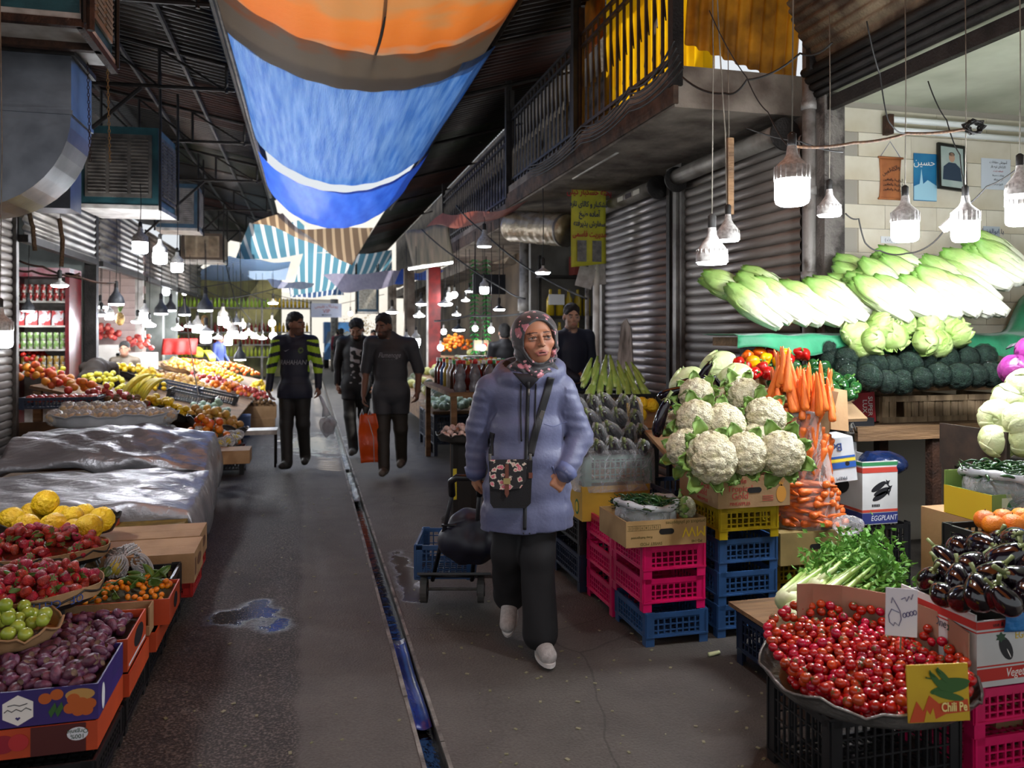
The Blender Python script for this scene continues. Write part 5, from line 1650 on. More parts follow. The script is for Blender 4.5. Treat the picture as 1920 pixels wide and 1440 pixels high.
# broccoli in rows and iceberg on top
BR=[(1548,655,5.1),(1587,675,5.0),(1628,692,4.95),(1590,705,4.9),(1640,685,4.96),(1690,657,5.15),(1672,690,5.0),(1705,684,5.0),(1735,675,5.05),(1774,672,5.05),(1815,672,5.05),(1846,668,5.08),(1628,708,4.85),(1662,716,4.88),(1690,717,4.9),(1728,710,4.86),(1760,703,4.88),(1797,706,4.88),(1830,704,4.88),(1858,703,4.9),(1793,644,5.2),(1585,690,4.98),(1720,690,5.1),(1755,690,5.1),(1560,680,5.05)]
for i,(px,py,D)in enumerate(BR):
 p=at(px,py,D=D-0.08)
 row='top' if py<662 else 'middle' if py<695 else 'bottom'
 spawn('broccoli',p,(R(70+(i*17)%30),R((i*31)%50-25),R((i*53)%90-45)),0.92+0.16*((i*7)%5)/5,'dark broccoli in shiny film, %s row, %s from the left among the broccoli'%(row,ORD[sum(1 for b in BR if b[0]<px)]),'broccoli','film-wrapped broccoli on the table')
IC=[(1605,625,5.2,'leftmost, at the back'),(1637,640,5.1,'large, bottom of the heap'),(1648,612,5.2,'second from the left at the back'),(1690,610,5.25,'frilly, behind the middle'),(1702,590,5.3,'topmost, overexposed'),(1735,640,5.1,'wide, in the middle front'),(1672,630,5.2,'hidden between the middle ones'),(1745,610,5.2,'large, upper right'),(1770,605,5.25,'frilly, right of the large one'),(1790,625,5.2,'rightmost, behind the topmost broccoli'),(1620,650,5.15,'lowest at the left'),(1760,645,5.15,'lowest at the right'),(1655,590,5.3,'small, top left')]
for i,(px,py,D,w_)in enumerate(IC):
 spawn('iceberg',at(px,py,D=D-0.22),(R(60+20*(i%3)),R(30*(i%4)),R(50*i)),1.0+0.12*(i%3==0),'pale green lettuce head '+w_,'lettuce')
tag(MB().box((4.35,4.55,1.235),(1.5,0.36,0.03),(R(24),0,0)).build('sloping_board',M_WOOD),'sloping board under the broccoli and lettuce heads','board')
# peppers on a raised board
PP=[(1398,690,'redpepper'),(1412,678,'yellowpepper'),(1402,668,'orangepepper'),(1424,662,'orangepepper'),(1436,672,'yellowpepper'),(1430,690,'redpepper'),(1447,660,'redpepper'),(1462,650,'redpepper'),(1470,662,'yellowpepper'),(1460,678,'yellowpepper'),(1484,650,'redpepper'),(1478,675,'redpepper'),(1496,662,'redpepper'),(1508,665,'redpepper'),(1415,700,'redpepper'),(1440,700,'redpepper'),(1385,680,'redpepper')]
for i,(px,py,kd)in enumerate(PP):
 p=at(px,py,D=5.0-(py-650)*0.006)
 spawn(kd,p,(R(40+(i*37)%80),R((i*53)%70-35),R(i*77)),1.0,'%s bell pepper, %s from the left in the red and yellow heap'%(kd.replace('pepper',''),ORD[sum(1 for b in PP if b[0]<px)]),'pepper','red and yellow peppers')
GP=[]
rg=random.Random(9)
for r_ in range(6):
 for c_ in range(7):
  px,py=1448+c_*24+(12 if r_%2 else 0),686+r_*13
  if py<740-(px-1440)*0.9*0 and not(px>1560 and py<700)and not(px<1500 and py>735):GP.append((px+rg.uniform(-4,4),py+rg.uniform(-3,3)))
for i,(px,py)in enumerate(GP):
 p=at(px,py,D=4.95-(py-680)*0.0065)
 spawn('greenpepper',p,(R(50+rg.uniform(-40,60)),R(rg.uniform(-40,40)),rg.uniform(0,6)),rg.uniform(0.85,1.1),'dark green bell pepper in the heap between carrots and broccoli','pepper','green peppers in the heap')
a=at(1500,715,D=4.85)
tag(MB().box((a.x,a.y+0.05,a.z-0.07),(0.62,0.6,0.02),(R(30),0,0)).build('sloping_board',M_CARDIN),'sloping board under the bell peppers','board')
for i,(px,dx_)in enumerate(((1440,0),(1560,0))):
 a=at(px,740,D=4.9)
 tag(MB().box((a.x-0.03,a.y+0.2,a.z/2-0.06),(0.16,0.2,a.z-0.17)).build('support_box',M_CARD),'carton standing under the %s end of the pepper board'%('left','right')[i],'box')
# flap and leaning cartons to the right of the carrots
tag(MB().box(at(1572,768,D=4.25),(0.16,0.008,0.22),(R(-8),R(8),R(20))).build('cardboard_flap',M_CARD),'torn brown cardboard flap standing beside the carrots','cardboard')
tag(MB().box(at(1553,775,D=4.2),(0.05,0.008,0.24),(0,R(12),R(-30))).build('cardboard_flap',M_CARDIN),'narrow cardboard strip standing next to the torn flap','cardboard')
a=at(1578,862,D=4.35)
t=thing('white_carton',(a.x,a.y,a.z-0.13),'leaning white fruit carton with blue and yellow stripes','box',rz=R(-12))
MB().box((0,0.1,0.13),(0.15,0.2,0.24),(0,R(-7),0)).build('body',mat('white_carton_print','#c9ccce','#b4b7b9',rough=0.7,vs=4),t)
for z0,z1,cc in((0.085,0.115,'#1e4f9c'),(0.12,0.135,'#d8c437'),(0.14,0.15,'#1e4f9c')):
 MB().box((0.016-z0*0.12,-0.0025,(z0+z1)/2),(0.146,0.003,z1-z0),(0,R(-7),0)).build('stripe',mat('stripe'+cc,cc,rough=0.7),t)
text('lettering','Bo',0.06,mat('blue_print','#23407f',rough=0.7),t,(-0.03,-0.003,0.20),(PI/2,PI+R(-7),0))
text('lettering','PREM',0.026,mat('grey_print','#4b4f57',rough=0.7),t,(0.0,-0.003,0.03),(PI/2,PI+R(-7),0))
MB().prism(blob(0.03,0.11,0.012,0.012),0.004,TM((0,-0.001,0),(PI/2,0,0))).build('hand_hole',M_HOLE,t)
# EGGPLANT carton below the table
a=at(1617,985,D=4.55)
t=carton(a.x,a.y,a.z,0.235,0.36,0.36,mat('white_box_print','#c9c9c6','#b5b5b2',rough=0.7,vs=4),'white eggplant carton with red, green and blue bands under the table',cut=dict(b=0.42))
for sd,W2 in(('f',0.1175),('l',0.18)):
 for z0,z1,cc in((0.335,0.355,'#2f7a4a'),(0.295,0.325,'#b33a2c'),(0.07,0.085,'#b8402f'),(0.005,0.066,'#26306e')):
  patch(t,sd,0.235,0.36,rect(-W2,W2,z0,z1),mat('band'+cc,cc,rough=0.7))
MEP=mat('eggplant_print','#15151a',rough=0.6)
for x,z,r_ in((-0.01,0.215,0.5),(0.01,0.185,0.35),(0.0,0.16,0.42)):patch(t,'f',0.235,0.36,blob(x,z,0.055,0.017,rot=r_),MEP)
for x,z in((0.05,0.235),(0.065,0.205),(0.055,0.18)):patch(t,'f',0.235,0.36,[(x+0.022*math.cos(q*0.7)*(1 if q%2 else 0.45),z+0.022*math.sin(q*0.7)*(1 if q%2 else 0.45))for q in range(9)],MEP)
patch(t,'l',0.235,0.36,blob(0,0.19,0.07,0.04,rot=0.4),MEP)
print_on(t,'f',0.235,0.36,'EGGPLANT',0.042,mat('pale_print','#d3d5da',rough=0.7),0.025,0.034,sc=(0.82,1,1),shear=0.2)
for k in range(5):patch(t,'f',0.235,0.36,rect(-0.055+0.011*k,-0.047+0.011*k,0.10,0.115),MEP)
crate(a.x-0.02,a.y+0.02,0,0.36,0.4,a.z-0.003,M_BLKC,'black crate under the white eggplant carton')
tag(MB().ball(at(1655,868,D=4.75),(0.13,0.15,0.07),16,10,fn=lambda d:1+0.12*math.sin(9*d[0]+4*d[1])*math.cos(7*d[1])).build('blue_plastic_bag',mat('dark_blue_bag','#1a2f5c','#0f1c3a',rough=0.25,vs=9,bump=0.8,bs=20),smooth=True),'crumpled dark blue bag stuffed in the eggplant carton','bag')
tag(MB().ball(at(1590,985,D=4.15),(0.085,0.06,0.05),18,10,fn=lambda d:1+0.10*math.sin(11*d[0]+4*d[1])).build('clear_plastic_bag',F_SHEET,smooth=True),'crumpled clear plastic bag between the carrots and the eggplant carton','bag')
for i in range(2):
 a=at(1795+110*i,1010,Y=4.4)
 tag(MB().ball((a.x,a.y,0.165),(0.17,0.17,0.14),18,12,fn=lambda d:1+0.1*math.sin(9*d[0]+5*d[2])+0.07*math.sin(13*d[1])).build('clear_plastic_bag',film('dim_bag','#b9b6ba',a=0.25,edge=0.6,bump=1.0,bs=18),smooth=True),'bulging clear sack on the dark floor under the table, %s'%('nearer the table leg','farther right')[i],'bag')
# ---- green cloth shelf with romaine lettuces
SZ=1.545
def shelfpt(px,py):return at(px,py,Y=4.62)
M_GCL=mat('green_cloth','#1a8a5c','#12704a',rough=0.6,vs=5,bump=0.35,bs=14,sheen=0.3)
t=thing('lettuce_shelf',(4.2,4.57,0),'board shelf under the green cloth along the tiled wall','shelf')
MB().bx(-1.62,2.2,-0.2,0.2,SZ-0.10,SZ-0.045).build('board',M_WOOD,t)
for x in(-1.45,1.9):MB().bx(x-0.03,x+0.03,-0.1,0.1,0,SZ-0.10).build('leg',M_DSTEEL,t)
def cloth(u,v):
 x=2.52+3.8*u
 step=0.30/(1+math.exp(-(x-5.03)*28))
 drop_=0.10+0.16*max(0,math.sin((x-4.3)*1.9))if x>4.3 else 0.10+0.03*math.sin(x*9)
 if v<0.55:
  return(x,4.80-0.45*v/0.55,SZ-0.03+step+0.008*math.sin(x*21))
 q=(v-0.55)/0.45
 return(x+0.02*q*math.sin(x*17),4.35-0.012*math.sin(x*26)*q-0.02*q,SZ-0.03+step*(1-0.3*q)-drop_*q)
tag(MB().grid(cloth,90,12,th=0.003).build('green_cloth',M_GCL,smooth=True),'green cloth draped over the lettuce shelf with its hem hanging','cloth')
tag(MB().bx(5.22,6.3,4.42,4.74,SZ-0.015,SZ+0.235).build('step_box',M_CARD),'box that raises the right end of the green cloth','box')
RO=[(1462,612,0),(1480,604,0),(1497,596,0),(1514,606,0),(1540,606,0),(1575,606,0),(1602,604,0),(1478,580,1),(1494,565,2),(1430,570,1),(1510,588,1),(1622,598,0),(1634,582,1),(1655,575,2),(1668,565,2),(1690,575,1),(1712,560,1),(1705,600,0),(1745,590,0),(1770,596,0),(1800,592,0),(1832,590,0),(1860,588,0),(1885,588,0),(1762,562,1),(1790,572,1),(1838,562,1),(1872,565,1),(1675,545,3),(1762,535,2),(1735,575,1),(1893,538,1),(1915,530,1),(1940,530,1),(1930,505,2)]
rg=random.Random(33)
for i,(px,py,lv)in enumerate(RO):
 base=at(px,py,D=4.95+0.13*lv)
 d=Vector((-0.42+rg.uniform(-0.12,0.06),0.34+rg.uniform(-0.05,0.05),0.40+rg.uniform(-0.1,0.08))).normalized()
 q=d.to_track_quat('Z','Y').to_euler()
 spawn('romaine%d'%(i%2),base,q,rg.uniform(0.95,1.12),'romaine lettuce with pale base, %s layer, %s from the left on the green cloth'%(('bottom','second','third','top')[lv],ORD[sum(1 for b in RO if b[0]<px)]),'lettuce','romaine lettuces on the green cloth')
# ---- far right: cabbages, chili sack, pineapple carton, oranges
for i,(px,py,D,w_)in enumerate(((1872,825,3.92,'lowest at the left of the cabbage stack'),(1918,822,3.85,'lowest at the right of the cabbage stack'),(1872,783,3.95,'second row, left'),(1915,790,3.85,'second row, right'),(1893,752,3.98,'third row'),(1925,725,3.95,'topmost white one'))):
 spawn('cabbage',at(px,py,D=D),(R(70),R(40*i),R(60*i)),(1.0,1.0,1.0),'pale white cabbage '+w_,'cabbage')
spawn('purplecabbage',at(1905,695,D=4.1),(R(30),R(50),0),1.0,'purple cabbage with pale veins at the right edge','cabbage')
spawn('purplecabbage',at(1935,660,D=4.15),(R(80),R(10),1),1.0,'purple cabbage higher up, cut by the picture edge','cabbage')
a=at(1852,866,D=3.95)
t=thing('cabbage_stand',(a.x+0.35,a.y,0),'dark wooden stand under the white cabbages','stand')
MB().bx(-0.36,0.3,-0.12,0.3,a.z-0.05,a.z).build('shelf_board',mat('dark_wood','#33261c','#211811',rough=0.8),t)
for x in(-0.33,0.26):MB().bx(x-0.03,x+0.03,0.2,0.28,0,a.z-0.05).build('leg',mat('dark_wood','#33261c'),t)
MB().bx(-0.36,-0.34,-0.12,0.3,a.z,a.z+0.16).build('side_board',mat('dark_wood','#33261c'),t)
a=at(1885,960,D=3.45)
sx,sy=a.x+0.03,a.y+0.05
bag_of((sx,sy,a.z),0.15,0.16,'clear sack of green chilies with a white rolled rim at the right edge',M_ROLL,name='plastic_sack',roll=0.018)
rg=random.Random(22)
for i,p in enumerate(drop(110,0.011,lambda g:((lambda an,q:(sx+0.135*q*math.cos(an),sy+0.135*q*math.sin(an)))(g.uniform(0,2*PI),math.sqrt(g.random()))),lambda x,y:a.z+0.155,rg,1,0.7)):
 spawn('chili%d'%(i%3),p,(rg.uniform(-0.35,0.35),rg.uniform(-0.35,0.35),rg.uniform(0,6.28)),rg.uniform(0.8,1.1),'green chili in the sack at the right edge','chili','green chilies in the sack at the right edge')
tag(MB().ball((sx,sy,a.z+0.085),(0.14,0.14,0.09),20,10,fn=lambda d:1+0.03*math.sin(25*d[0])*math.sin(21*d[1])).build('packed_chilies',M_CHI,smooth=True),'mass of green chilies packed deep in the sack at the right edge','chilies',None,'stuff')
a=at(1860,985,D=3.35)
t=carton(a.x-0.0,a.y,a.z,0.5,0.26,0.125,mat('green_carton','#7f9a4c','#5f8a3c',rough=0.7,vs=3),'green pineapple carton under the sack of chilies',cut=dict(b=0.19))
patch(t,'f',0.5,0.26,rect(-0.2,0.2,0.015,0.11),mat('pale_green_print','#c9d3b0',rough=0.7))
patch(t,'f',0.5,0.26,blob(-0.14,0.065,0.035,0.038),mat('green_print','#2e6a3a'),off=0.0012)
print_on(t,'f',0.5,0.26,'Del Monte',0.015,mat('pale_print','#d3d5da'),-0.14,0.065).location.y-=0.0016
for s,z in(('DEL MONTE GOLD',0.085),('PINEAPPLE',0.045)):
 print_on(t,'f',0.5,0.26,s,0.034,mat('green_print','#2e6a3a'),0.02,z,sc=(0.75,1,1)).location.y-=0.0014
patch(t,'l',0.5,0.26,rect(-0.13,0.13,0.0,0.125),mat('yellow_print','#cfae22'))
tag(MB().bx(a.x,a.x+0.45,a.y+0.02,a.y+0.4,0,a.z-0.002).build('support_box',M_CARD),'carton pile hidden under the green pineapple carton','box')
a=at(1880,1012,D=3.0)
for i in range(7):
 spawn('persimmon',(a.x-0.0+0.088*(i%4)+0.04*(i//4),a.y+0.04+0.08*(i//4),a.z+0.045),(0,0,i),0.95,'orange persimmon in the black tray, %s row, %s from the left'%(('front','back')[i//4],('first','second','third','fourth')[i%4]),'persimmon','persimmons behind the big eggplants')
crate(a.x-0.07,a.y-0.02,a.z-0.08,0.45,0.24,0.10,M_BLKC,'flat black tray of persimmons behind the big eggplants',leg=0.1)
tag(MB().bx(a.x-0.03,a.x+0.35,a.y,a.y+0.2,0,a.z-0.082).build('support_box',M_CARD),'carton hidden under the black persimmon tray','box')
# ---- big eggplants in the Grade One carton on pink crates
ex,ey,ez=2.18,2.22,0.33
for i in range(2):crate(ex-0.01,ey+0.0,i*0.165,0.46,0.36,0.165,M_PINK,'pink crate under the Grade One carton, %s'%('lower','upper')[i],'pink crates at the lower right')
M_WB=mat('white_box_print','#c9c9c6')
t=carton(ex,ey,ez,0.46,0.36,0.225,M_WB,'white Grade One eggplant carton with red bands heaped with eggplants',cut=dict(l=0.245))
RB=mat('red_band','#b32a20',rough=0.7)
for sd,W2 in(('f',0.23),('l',0.18)):
 patch(t,sd,0.46,0.36,rect(-W2,W2,0.195,0.222),RB)
 patch(t,sd,0.46,0.36,rect(-W2,W2,0.183,0.188),RB)
patch(t,'f',0.46,0.36,rect(-0.23,0.23,0.02,0.062),RB)
patch(t,'f',0.46,0.36,rect(-0.23,0.23,0.068,0.073),RB)
def eggprint(sd,x,z,rot,s=1.0):
 patch(t,sd,0.46,0.36,blob(x,z,0.026*s,0.05*s,rot=rot),MEP)
 c_,s_=math.cos(rot),math.sin(rot)
 patch(t,sd,0.46,0.36,[(x-s_*0.05*s+0.026*s*math.cos(q*PI/6)*(1 if q%2 else 0.6),z+c_*0.05*s+0.02*s*math.sin(q*PI/6)*(1 if q%2 else 0.6))for q in range(12)],mat('green_print2','#2f4a34',rough=0.7),off=0.0012)
 patch(t,sd,0.46,0.36,blob(x+0.013*s,z-0.02*s,0.002*s,0.02*s,rot=rot),mat('white_print','#e8e4dc'),off=0.0012)
eggprint('l',0.09,0.115,0.35,1.0)
eggprint('l',-0.06,0.10,0.2,1.05)
eggprint('f',-0.11,0.125,0.5,0.9)
print_on(t,'l',0.46,0.36,'Grade One',0.042,mat('grey_print','#4b4f57'),0.03,0.168,shear=0.2,sc=(0.8,1,1)).location.x-=0.001
print_on(t,'f',0.46,0.36,'EGGPLANT',0.036,PY,0.0,0.165,sc=(0.8,1,1))
print_on(t,'f',0.46,0.36,'Vegetables',0.042,mat('white_print','#e8e4dc'),-0.04,0.041,shear=0.2,sc=(0.8,1,1)).location.y-=0.001
print_on(t,'f',0.46,0.36,'use & keep cool',0.02,MEP,-0.1,0.208).location.y-=0.001
EG=[(1745,1088,2.95,0.95),(1772,1050,3.05,0.9),(1800,1025,3.1,1.0),(1797,1085,2.85,0.9),(1822,1060,2.9,1.0),(1845,1025,3.0,1.1),(1858,1080,2.75,0.95),(1805,1120,2.7,0.85),(1835,1110,2.65,0.95),(1888,1050,2.8,1.15),(1905,1015,2.9,1.1),(1870,1115,2.6,0.95),(1910,1090,2.65,1.1),(1765,1112,2.8,0.8),(1885,1125,2.55,0.8),(1932,1060,2.75,1.0),(1871,1020,3.0,1.0),(1775,1075,2.95,0.85),(1840,1090,2.8,0.9),(1930,1110,2.6,1.0)]
for i,(px,py,D,s)in enumerate(EG):
 rx=[35,-30,60,20,-60,75,40,-20][i%8]
 spawn('eggplant',at(px,py,D=D),(R(rx),R([-20,30,10,-40][i%4]),R(i*67)),s*0.92,'shiny round eggplant with green cap, %s from the left in the Grade One heap'%ORD[sum(1 for b in EG if b[0]<px)],'eggplant','big eggplants heaped over the Grade One carton')
tag(MB().grid(lambda u,v:(ex+0.10+0.40*u,ey-0.012-0.01*math.sin(9*u)-0.03*v*(1-v),ez+0.235+0.05*v*math.sin(2+5*u)-0.05*(1-v)),22,6,th=0.002).build('blue_plastic_liner',mat('bright_blue_film','#3f8fd0','#2b6fb0',rough=0.25,transl=0.3,vs=8,bump=0.7,bs=25),smooth=True),'crumpled bright blue plastic liner at the carton rim','plastic liner')
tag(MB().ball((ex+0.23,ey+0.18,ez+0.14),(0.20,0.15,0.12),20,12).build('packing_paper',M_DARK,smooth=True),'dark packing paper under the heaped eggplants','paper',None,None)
# ---- celery on a board over a blue crate
crate(1.93,2.98,0,0.55,0.36,0.24,M_NAVYC,'dark blue crate under the celery bunches')
tag(MB().bx(1.92,2.62,2.96,3.4,0.243,0.262).build('board',M_WOOD),'wooden board carrying the celery bunches','board')
CE=[(1470,1128,3.25),(1485,1150,3.2),(1500,1118,3.3),(1510,1145,3.15),(1528,1105,3.3),(1522,1165,3.1),(1535,1130,3.15),(1548,1150,3.1),(1490,1165,3.1),(1530,1095,3.4)]
for i,(px,py,D)in enumerate(CE):
 p=at(px,py,D=D)
 if p.z<0.285:p.z=0.285+0.01*(i%3)
 d=Vector((0.86,0.42+0.05*(i%3),0.035+0.02*(i%2)))
 spawn('celery%d'%(i%2),p,d.to_track_quat('Z','Y').to_euler(),1.25,'celery bunch with pale cut base, %s from the left'%ORD[sum(1 for b in CE if b[0]<px)],'celery','celery bunches beside the tomatoes')
# ---- cherry tomatoes on a wide tray over a black crate
tx,ty,tz=1.845,2.35,0.315
crate(1.60,2.20,0,0.5,0.36,0.305,M_BLKC,'black crate under the wide tray of cherry tomatoes',leg=0.12)
tray((tx,ty,tz),0.345,0.06,mat('dented_tin','#8d8a86','#66625e',rough=0.4,metal=0.6,vs=6,bump=0.3),'wide dented tin tray heaped with cherry tomatoes')
def tbase(x,y):
 q=max(0.0,min(1.0,(y-(ty-0.25))/0.5))
 rr=math.hypot(x-tx,y-ty)/0.33
 return tz+0.024+0.085*q**1.2+0.03*(1-rr)+max(0.0,rr-0.85)*0.4
def tsamp(g):
 while True:
  x,y=g.uniform(-0.32,0.32),g.uniform(-0.32,0.32)
  if x*x+y*y<0.32**2:return tx+x,ty+y
rg=random.Random(77)
core=MB()
for p in drop(620,0.0172,tsamp,lambda x,y:tbase(x,y)-0.035,rg,7,0.7):
 if p[2]<tbase(p[0],p[1])+0.012 and math.hypot(p[0]-tx,p[1]-ty)<0.285:core.ball(p,0.0165,7,5)
tag(core.build('cherry_tomatoes',M_TOM,smooth=True),'deeper layer of cherry tomatoes under the top ones on the tray','tomatoes',None,'stuff')
for i,p in enumerate(drop(300,0.0172,tsamp,lambda x,y:tbase(x,y)-0.002,rg,16,0.86)):
 spawn('tomato',p,(rg.uniform(-1,1),rg.uniform(-1,1),rg.uniform(0,6)),rg.uniform(0.92,1.14),'small red cherry tomato on the wide tin tray','tomato','cherry tomatoes on the wide tin tray',()if i%3==0 else('calyx',))
tag(MB().tube([(tx,ty,tz+0.004),(tx,ty,tz+0.006)],0.28,24).build('paper_sheet',M_CARDIN),'brown paper lining the tomato tray','paper')
# cardboard screen behind them, price card, chili card
pts=[(tx-0.065,ty+0.29),(tx+0.02,ty+0.32),(tx+0.14,ty+0.31),(tx+0.29,ty+0.20),(tx+0.34,ty+0.02),(tx+0.31,ty-0.12)]
def scr(u,v):
 q=u*(len(pts)-1)
 i=min(int(q),len(pts)-2)
 f=q-i
 return(pts[i][0]+(pts[i+1][0]-pts[i][0])*f,pts[i][1]+(pts[i+1][1]-pts[i][1])*f,tz+0.05+(0.22-0.07*u)*v)
tag(MB().grid(scr,20,1,th=0.005).build('cardboard_screen',mat('pinkish_card','#a87f68','#957059',rough=0.85,vs=5)),'curved pinkish cardboard screen around the back of the tomatoes','cardboard')
p=at(1690,1148,D=2.5)
t=thing('price_card',p,'white handwritten price card standing among the tomatoes','price card',rz=-TH-0.1)
MB().box((0,0,0),(0.095,0.004,0.145),(R(-6),R(3),0)).build('card',mat('white_card','#cfcdd2',rough=0.7),t)
MI=mat('violet_ink','#3a3470',rough=0.6)
INK=[[(-0.030,0.028),(-0.026,0.045),(-0.018,0.03),(-0.005,0.005),(-0.002,-0.02),(-0.01,-0.04),(-0.022,-0.03),(-0.026,-0.04),(-0.037,-0.03),(-0.040,-0.01),(-0.030,0.01),(-0.008,0.0)]]
for k in range(4):INK.append([(0.008+0.0105*k+0.005*math.cos(a),-0.008+0.003*k+0.007*math.sin(a))for a in[2*PI*q/8 for q in range(9)]])
INK.append([(0.0,0.04),(0.012,0.046),(0.016,0.034),(0.024,0.05),(0.030,0.040),(0.036,0.056)])
for s in INK:MB().tube([(x,-0.0036+0.105*z,z)for x,z in s],0.0012,5).build('ink_stroke',MI,t,smooth=True)
MB().tube([(0,0.004,-0.07),(0,0.008,-0.12)],0.003,5).build('stick',M_WOODG,t)
p=at(1760,1300,D=2.36)
t=thing('chili_card',(p.x,p.y,p.z),'yellow printed card with green chilies standing at the front of the tray','card',rz=-TH+0.10)
MB().box((0,0.004,0),(0.192,0.005,0.165),(R(-4),0,0)).build('card',mat('yellow_card','#c9a91e','#b8951a',rough=0.65,vs=5),t)
CG=mat('print_green','#2f5a22',rough=0.65)
CO=mat('print_orange','#b8431a',rough=0.65)
T0=lambda off=0.0:TM((0,0.0005-off,0),(PI/2-R(4),0,0))
for j,(x,z,rx_,rz_,ro)in enumerate(((0.035,0.012,0.062,0.014,0.15),(0.045,0.03,0.055,0.013,0.0),(0.03,-0.008,0.05,0.011,-0.25),(-0.005,0.035,0.035,0.009,-0.9),(0.015,0.05,0.03,0.009,-0.8))):
 MB().prism(blob(x,z,rx_,rz_,rot=ro),0.0008,T0(0.0004*j)).build('print',CG,t)
for x0,z0,x1,z1 in((-0.01,0.05,-0.03,0.07),(0.005,0.06,-0.005,0.078),(-0.025,0.045,-0.042,0.05)):MB().tube([(x0,-0.003,z0),((x0+x1)/2-0.004,-0.003,(z0+z1)/2),(x1,-0.003,z1)],0.0022,5).build('print',CG,t)
MB().prism([(-0.094,-0.08),(-0.07,-0.02),(-0.05,-0.05),(-0.03,-0.005),(0.0,-0.03),(0.09,-0.02),(0.094,-0.055),(0.02,-0.06),(-0.03,-0.08)],0.0008,T0(0.0002)).build('print',CO,t)
MB().prism([(-0.05,-0.08),(-0.04,-0.045),(-0.03,-0.06),(-0.02,-0.04),(-0.012,-0.08)],0.0008,T0(0.0014)).build('print',mat('yellow_card','#c9a91e'),t)
text('lettering','Chili Pe',0.036,mat('pale_yellow_print','#e8d98a',rough=0.65),t,(0.045,-0.0065,-0.040),(PI/2-R(4),0,0),sc=(0.72,1,1),bold=0.02)
# ================================================================== LEFT-HAND STALL
AISLE=((-2.26,11.3,12.65),(-2.6,14.45,16.55))
def heap(kind,n,r,cx,cy,w,d,zf,label,cat,group=None,seed=1,tries=4,round_=False,sc=(0.9,1.08),flat=None,squash=0.9,skip=()):
 """n individuals of a kind dropped over a rectangle (or ellipse) of the stall"""
 g=random.Random(seed)
 def smp(g):
  while True:
   a,b=g.uniform(-1,1),g.uniform(-1,1)
   if not round_ or a*a+b*b<1:return cx+a*w/2,cy+b*d/2
 zf_=zf if callable(zf)else(lambda x,y:zf)
 for p in drop(n,r,smp,zf_,g,tries,squash):
  if any(p[0]<ax and y0_<p[1]<y1_ and p[0]>-3.3 and p[2]<1.25 for ax,y0_,y1_ in AISLE):continue
  rot=rndrot(g)if flat is None else(g.uniform(-flat,flat),g.uniform(-flat,flat),g.uniform(0,6.28))
  spawn(kind,p,rot,g.uniform(*sc),label,cat,group or label.replace(' a ',' ')+'s',skip)
def mound(cx,cy,z0,rx,ry,h):
 return lambda x,y:z0+h*max(0.0,1-((x-cx)/rx)**2-((y-cy)/ry)**2)
M_PURP=mat('purple_carton','#3b2a78','#2f2160',rough=0.5,vs=4)
M_ORC=mat('orange_carton','#c2481c','#a83c16',rough=0.6,vs=4)
# front row: black crates on the floor, orange cartons, purple carton on top
for i,y in enumerate((2.86,3.30,3.74,4.18,4.62)):
 crate(-1.21,y,0,0.54,0.40,0.135,M_BLKC,'black crate on the floor under the left stall edge, %s from the camera'%('first','second','third','fourth','fifth')[i],'black crates under the left stall')
t=carton(-1.20,2.93,0.137,0.52,0.38,0.095,M_ORC,'orange pomegranate carton under the purple carton')
patch(t,'f',0.52,0.38,rect(0.06,0.225,0.0,0.095),mat('maroon_print','#4a1512',rough=0.6))
patch(t,'f',0.52,0.38,blob(-0.02,0.05,0.035,0.03),mat('pomegranate_print','#8f1a2a',rough=0.6),off=0.0012)
patch(t,'f',0.52,0.38,blob(0.025,0.052,0.03,0.028),mat('pomegranate_print2','#b02a2c',rough=0.6),off=0.0016)
patch(t,'f',0.52,0.38,blob(0.2,0.06,0.032,0.022),mat('pale_print','#d3d5da'),off=0.0012)
for s,z in(('100%',0.052),('Organic',0.068)):print_on(t,'f',0.52,0.38,s,0.02,mat('green_print2','#2f4a34'),0.2,z,True).location.y-=0.0014
t=carton(-1.20,2.94,0.234,0.52,0.37,0.118,M_PURP,'purple fruit carton full of prickly pears at the lower left')
hexa=[(0.02+0.052*math.cos(PI/6+q*PI/3),0.055+0.050*math.sin(PI/6+q*PI/3))for q in range(6)]
patch(t,'f',0.52,0.37,hexa,mat('white_print','#e8e4dc'))
patch(t,'f',0.52,0.37,[(x+0.11,z)for x,z in((-0.098,0.03),(-0.09,0.022),(-0.082,0.03),(-0.086,0.034),(-0.09,0.031),(-0.094,0.034))],M_PURP,off=0.0014)
for s in([(-0.13,0.052),(-0.12,0.060),(-0.108,0.052),(-0.095,0.06),(-0.08,0.052),(-0.066,0.062),(-0.05,0.053)],[(-0.12,0.072),(-0.10,0.075),(-0.085,0.07),(-0.062,0.076)]):
 MB().tube([(x+0.11,-0.1866,z)for x,z in s],0.0016,5).build('print',MEP,t)
FO=mat('print_loquat','#b3561c',rough=0.6)
for x,z in((0.0,0.085),(0.035,0.095),(-0.185,0.085),(0.085,0.075),(0.11,0.06),(0.135,0.055),(0.10,0.035),(0.075,0.045),(0.125,0.035)):patch(t,'f',0.52,0.37,blob(x+0.10,z,0.02,0.018),FO,off=0.0008+abs(x)*0.004)
patch(t,'f',0.52,0.37,blob(0.205,0.088,0.045,0.02),mat('print_basket','#b58a4a',rough=0.6),off=0.0005)
for x in(0.13,0.15,-0.09):patch(t,'f',0.52,0.37,[(x,0.07),(x-0.02,0.04),(x-0.012,0.02),(x+0.005,0.05)],CG,off=0.0016)
rt=lambda t,w,poly,m,off=0.0006:MB().prism(poly,0.0006,TM((w/2+off,0,0),(PI/2,0,PI/2))).build('print',m,t)
rt(t,0.52,blob(-0.12,0.05,0.02,0.045),mat('pale_print','#d3d5da'))
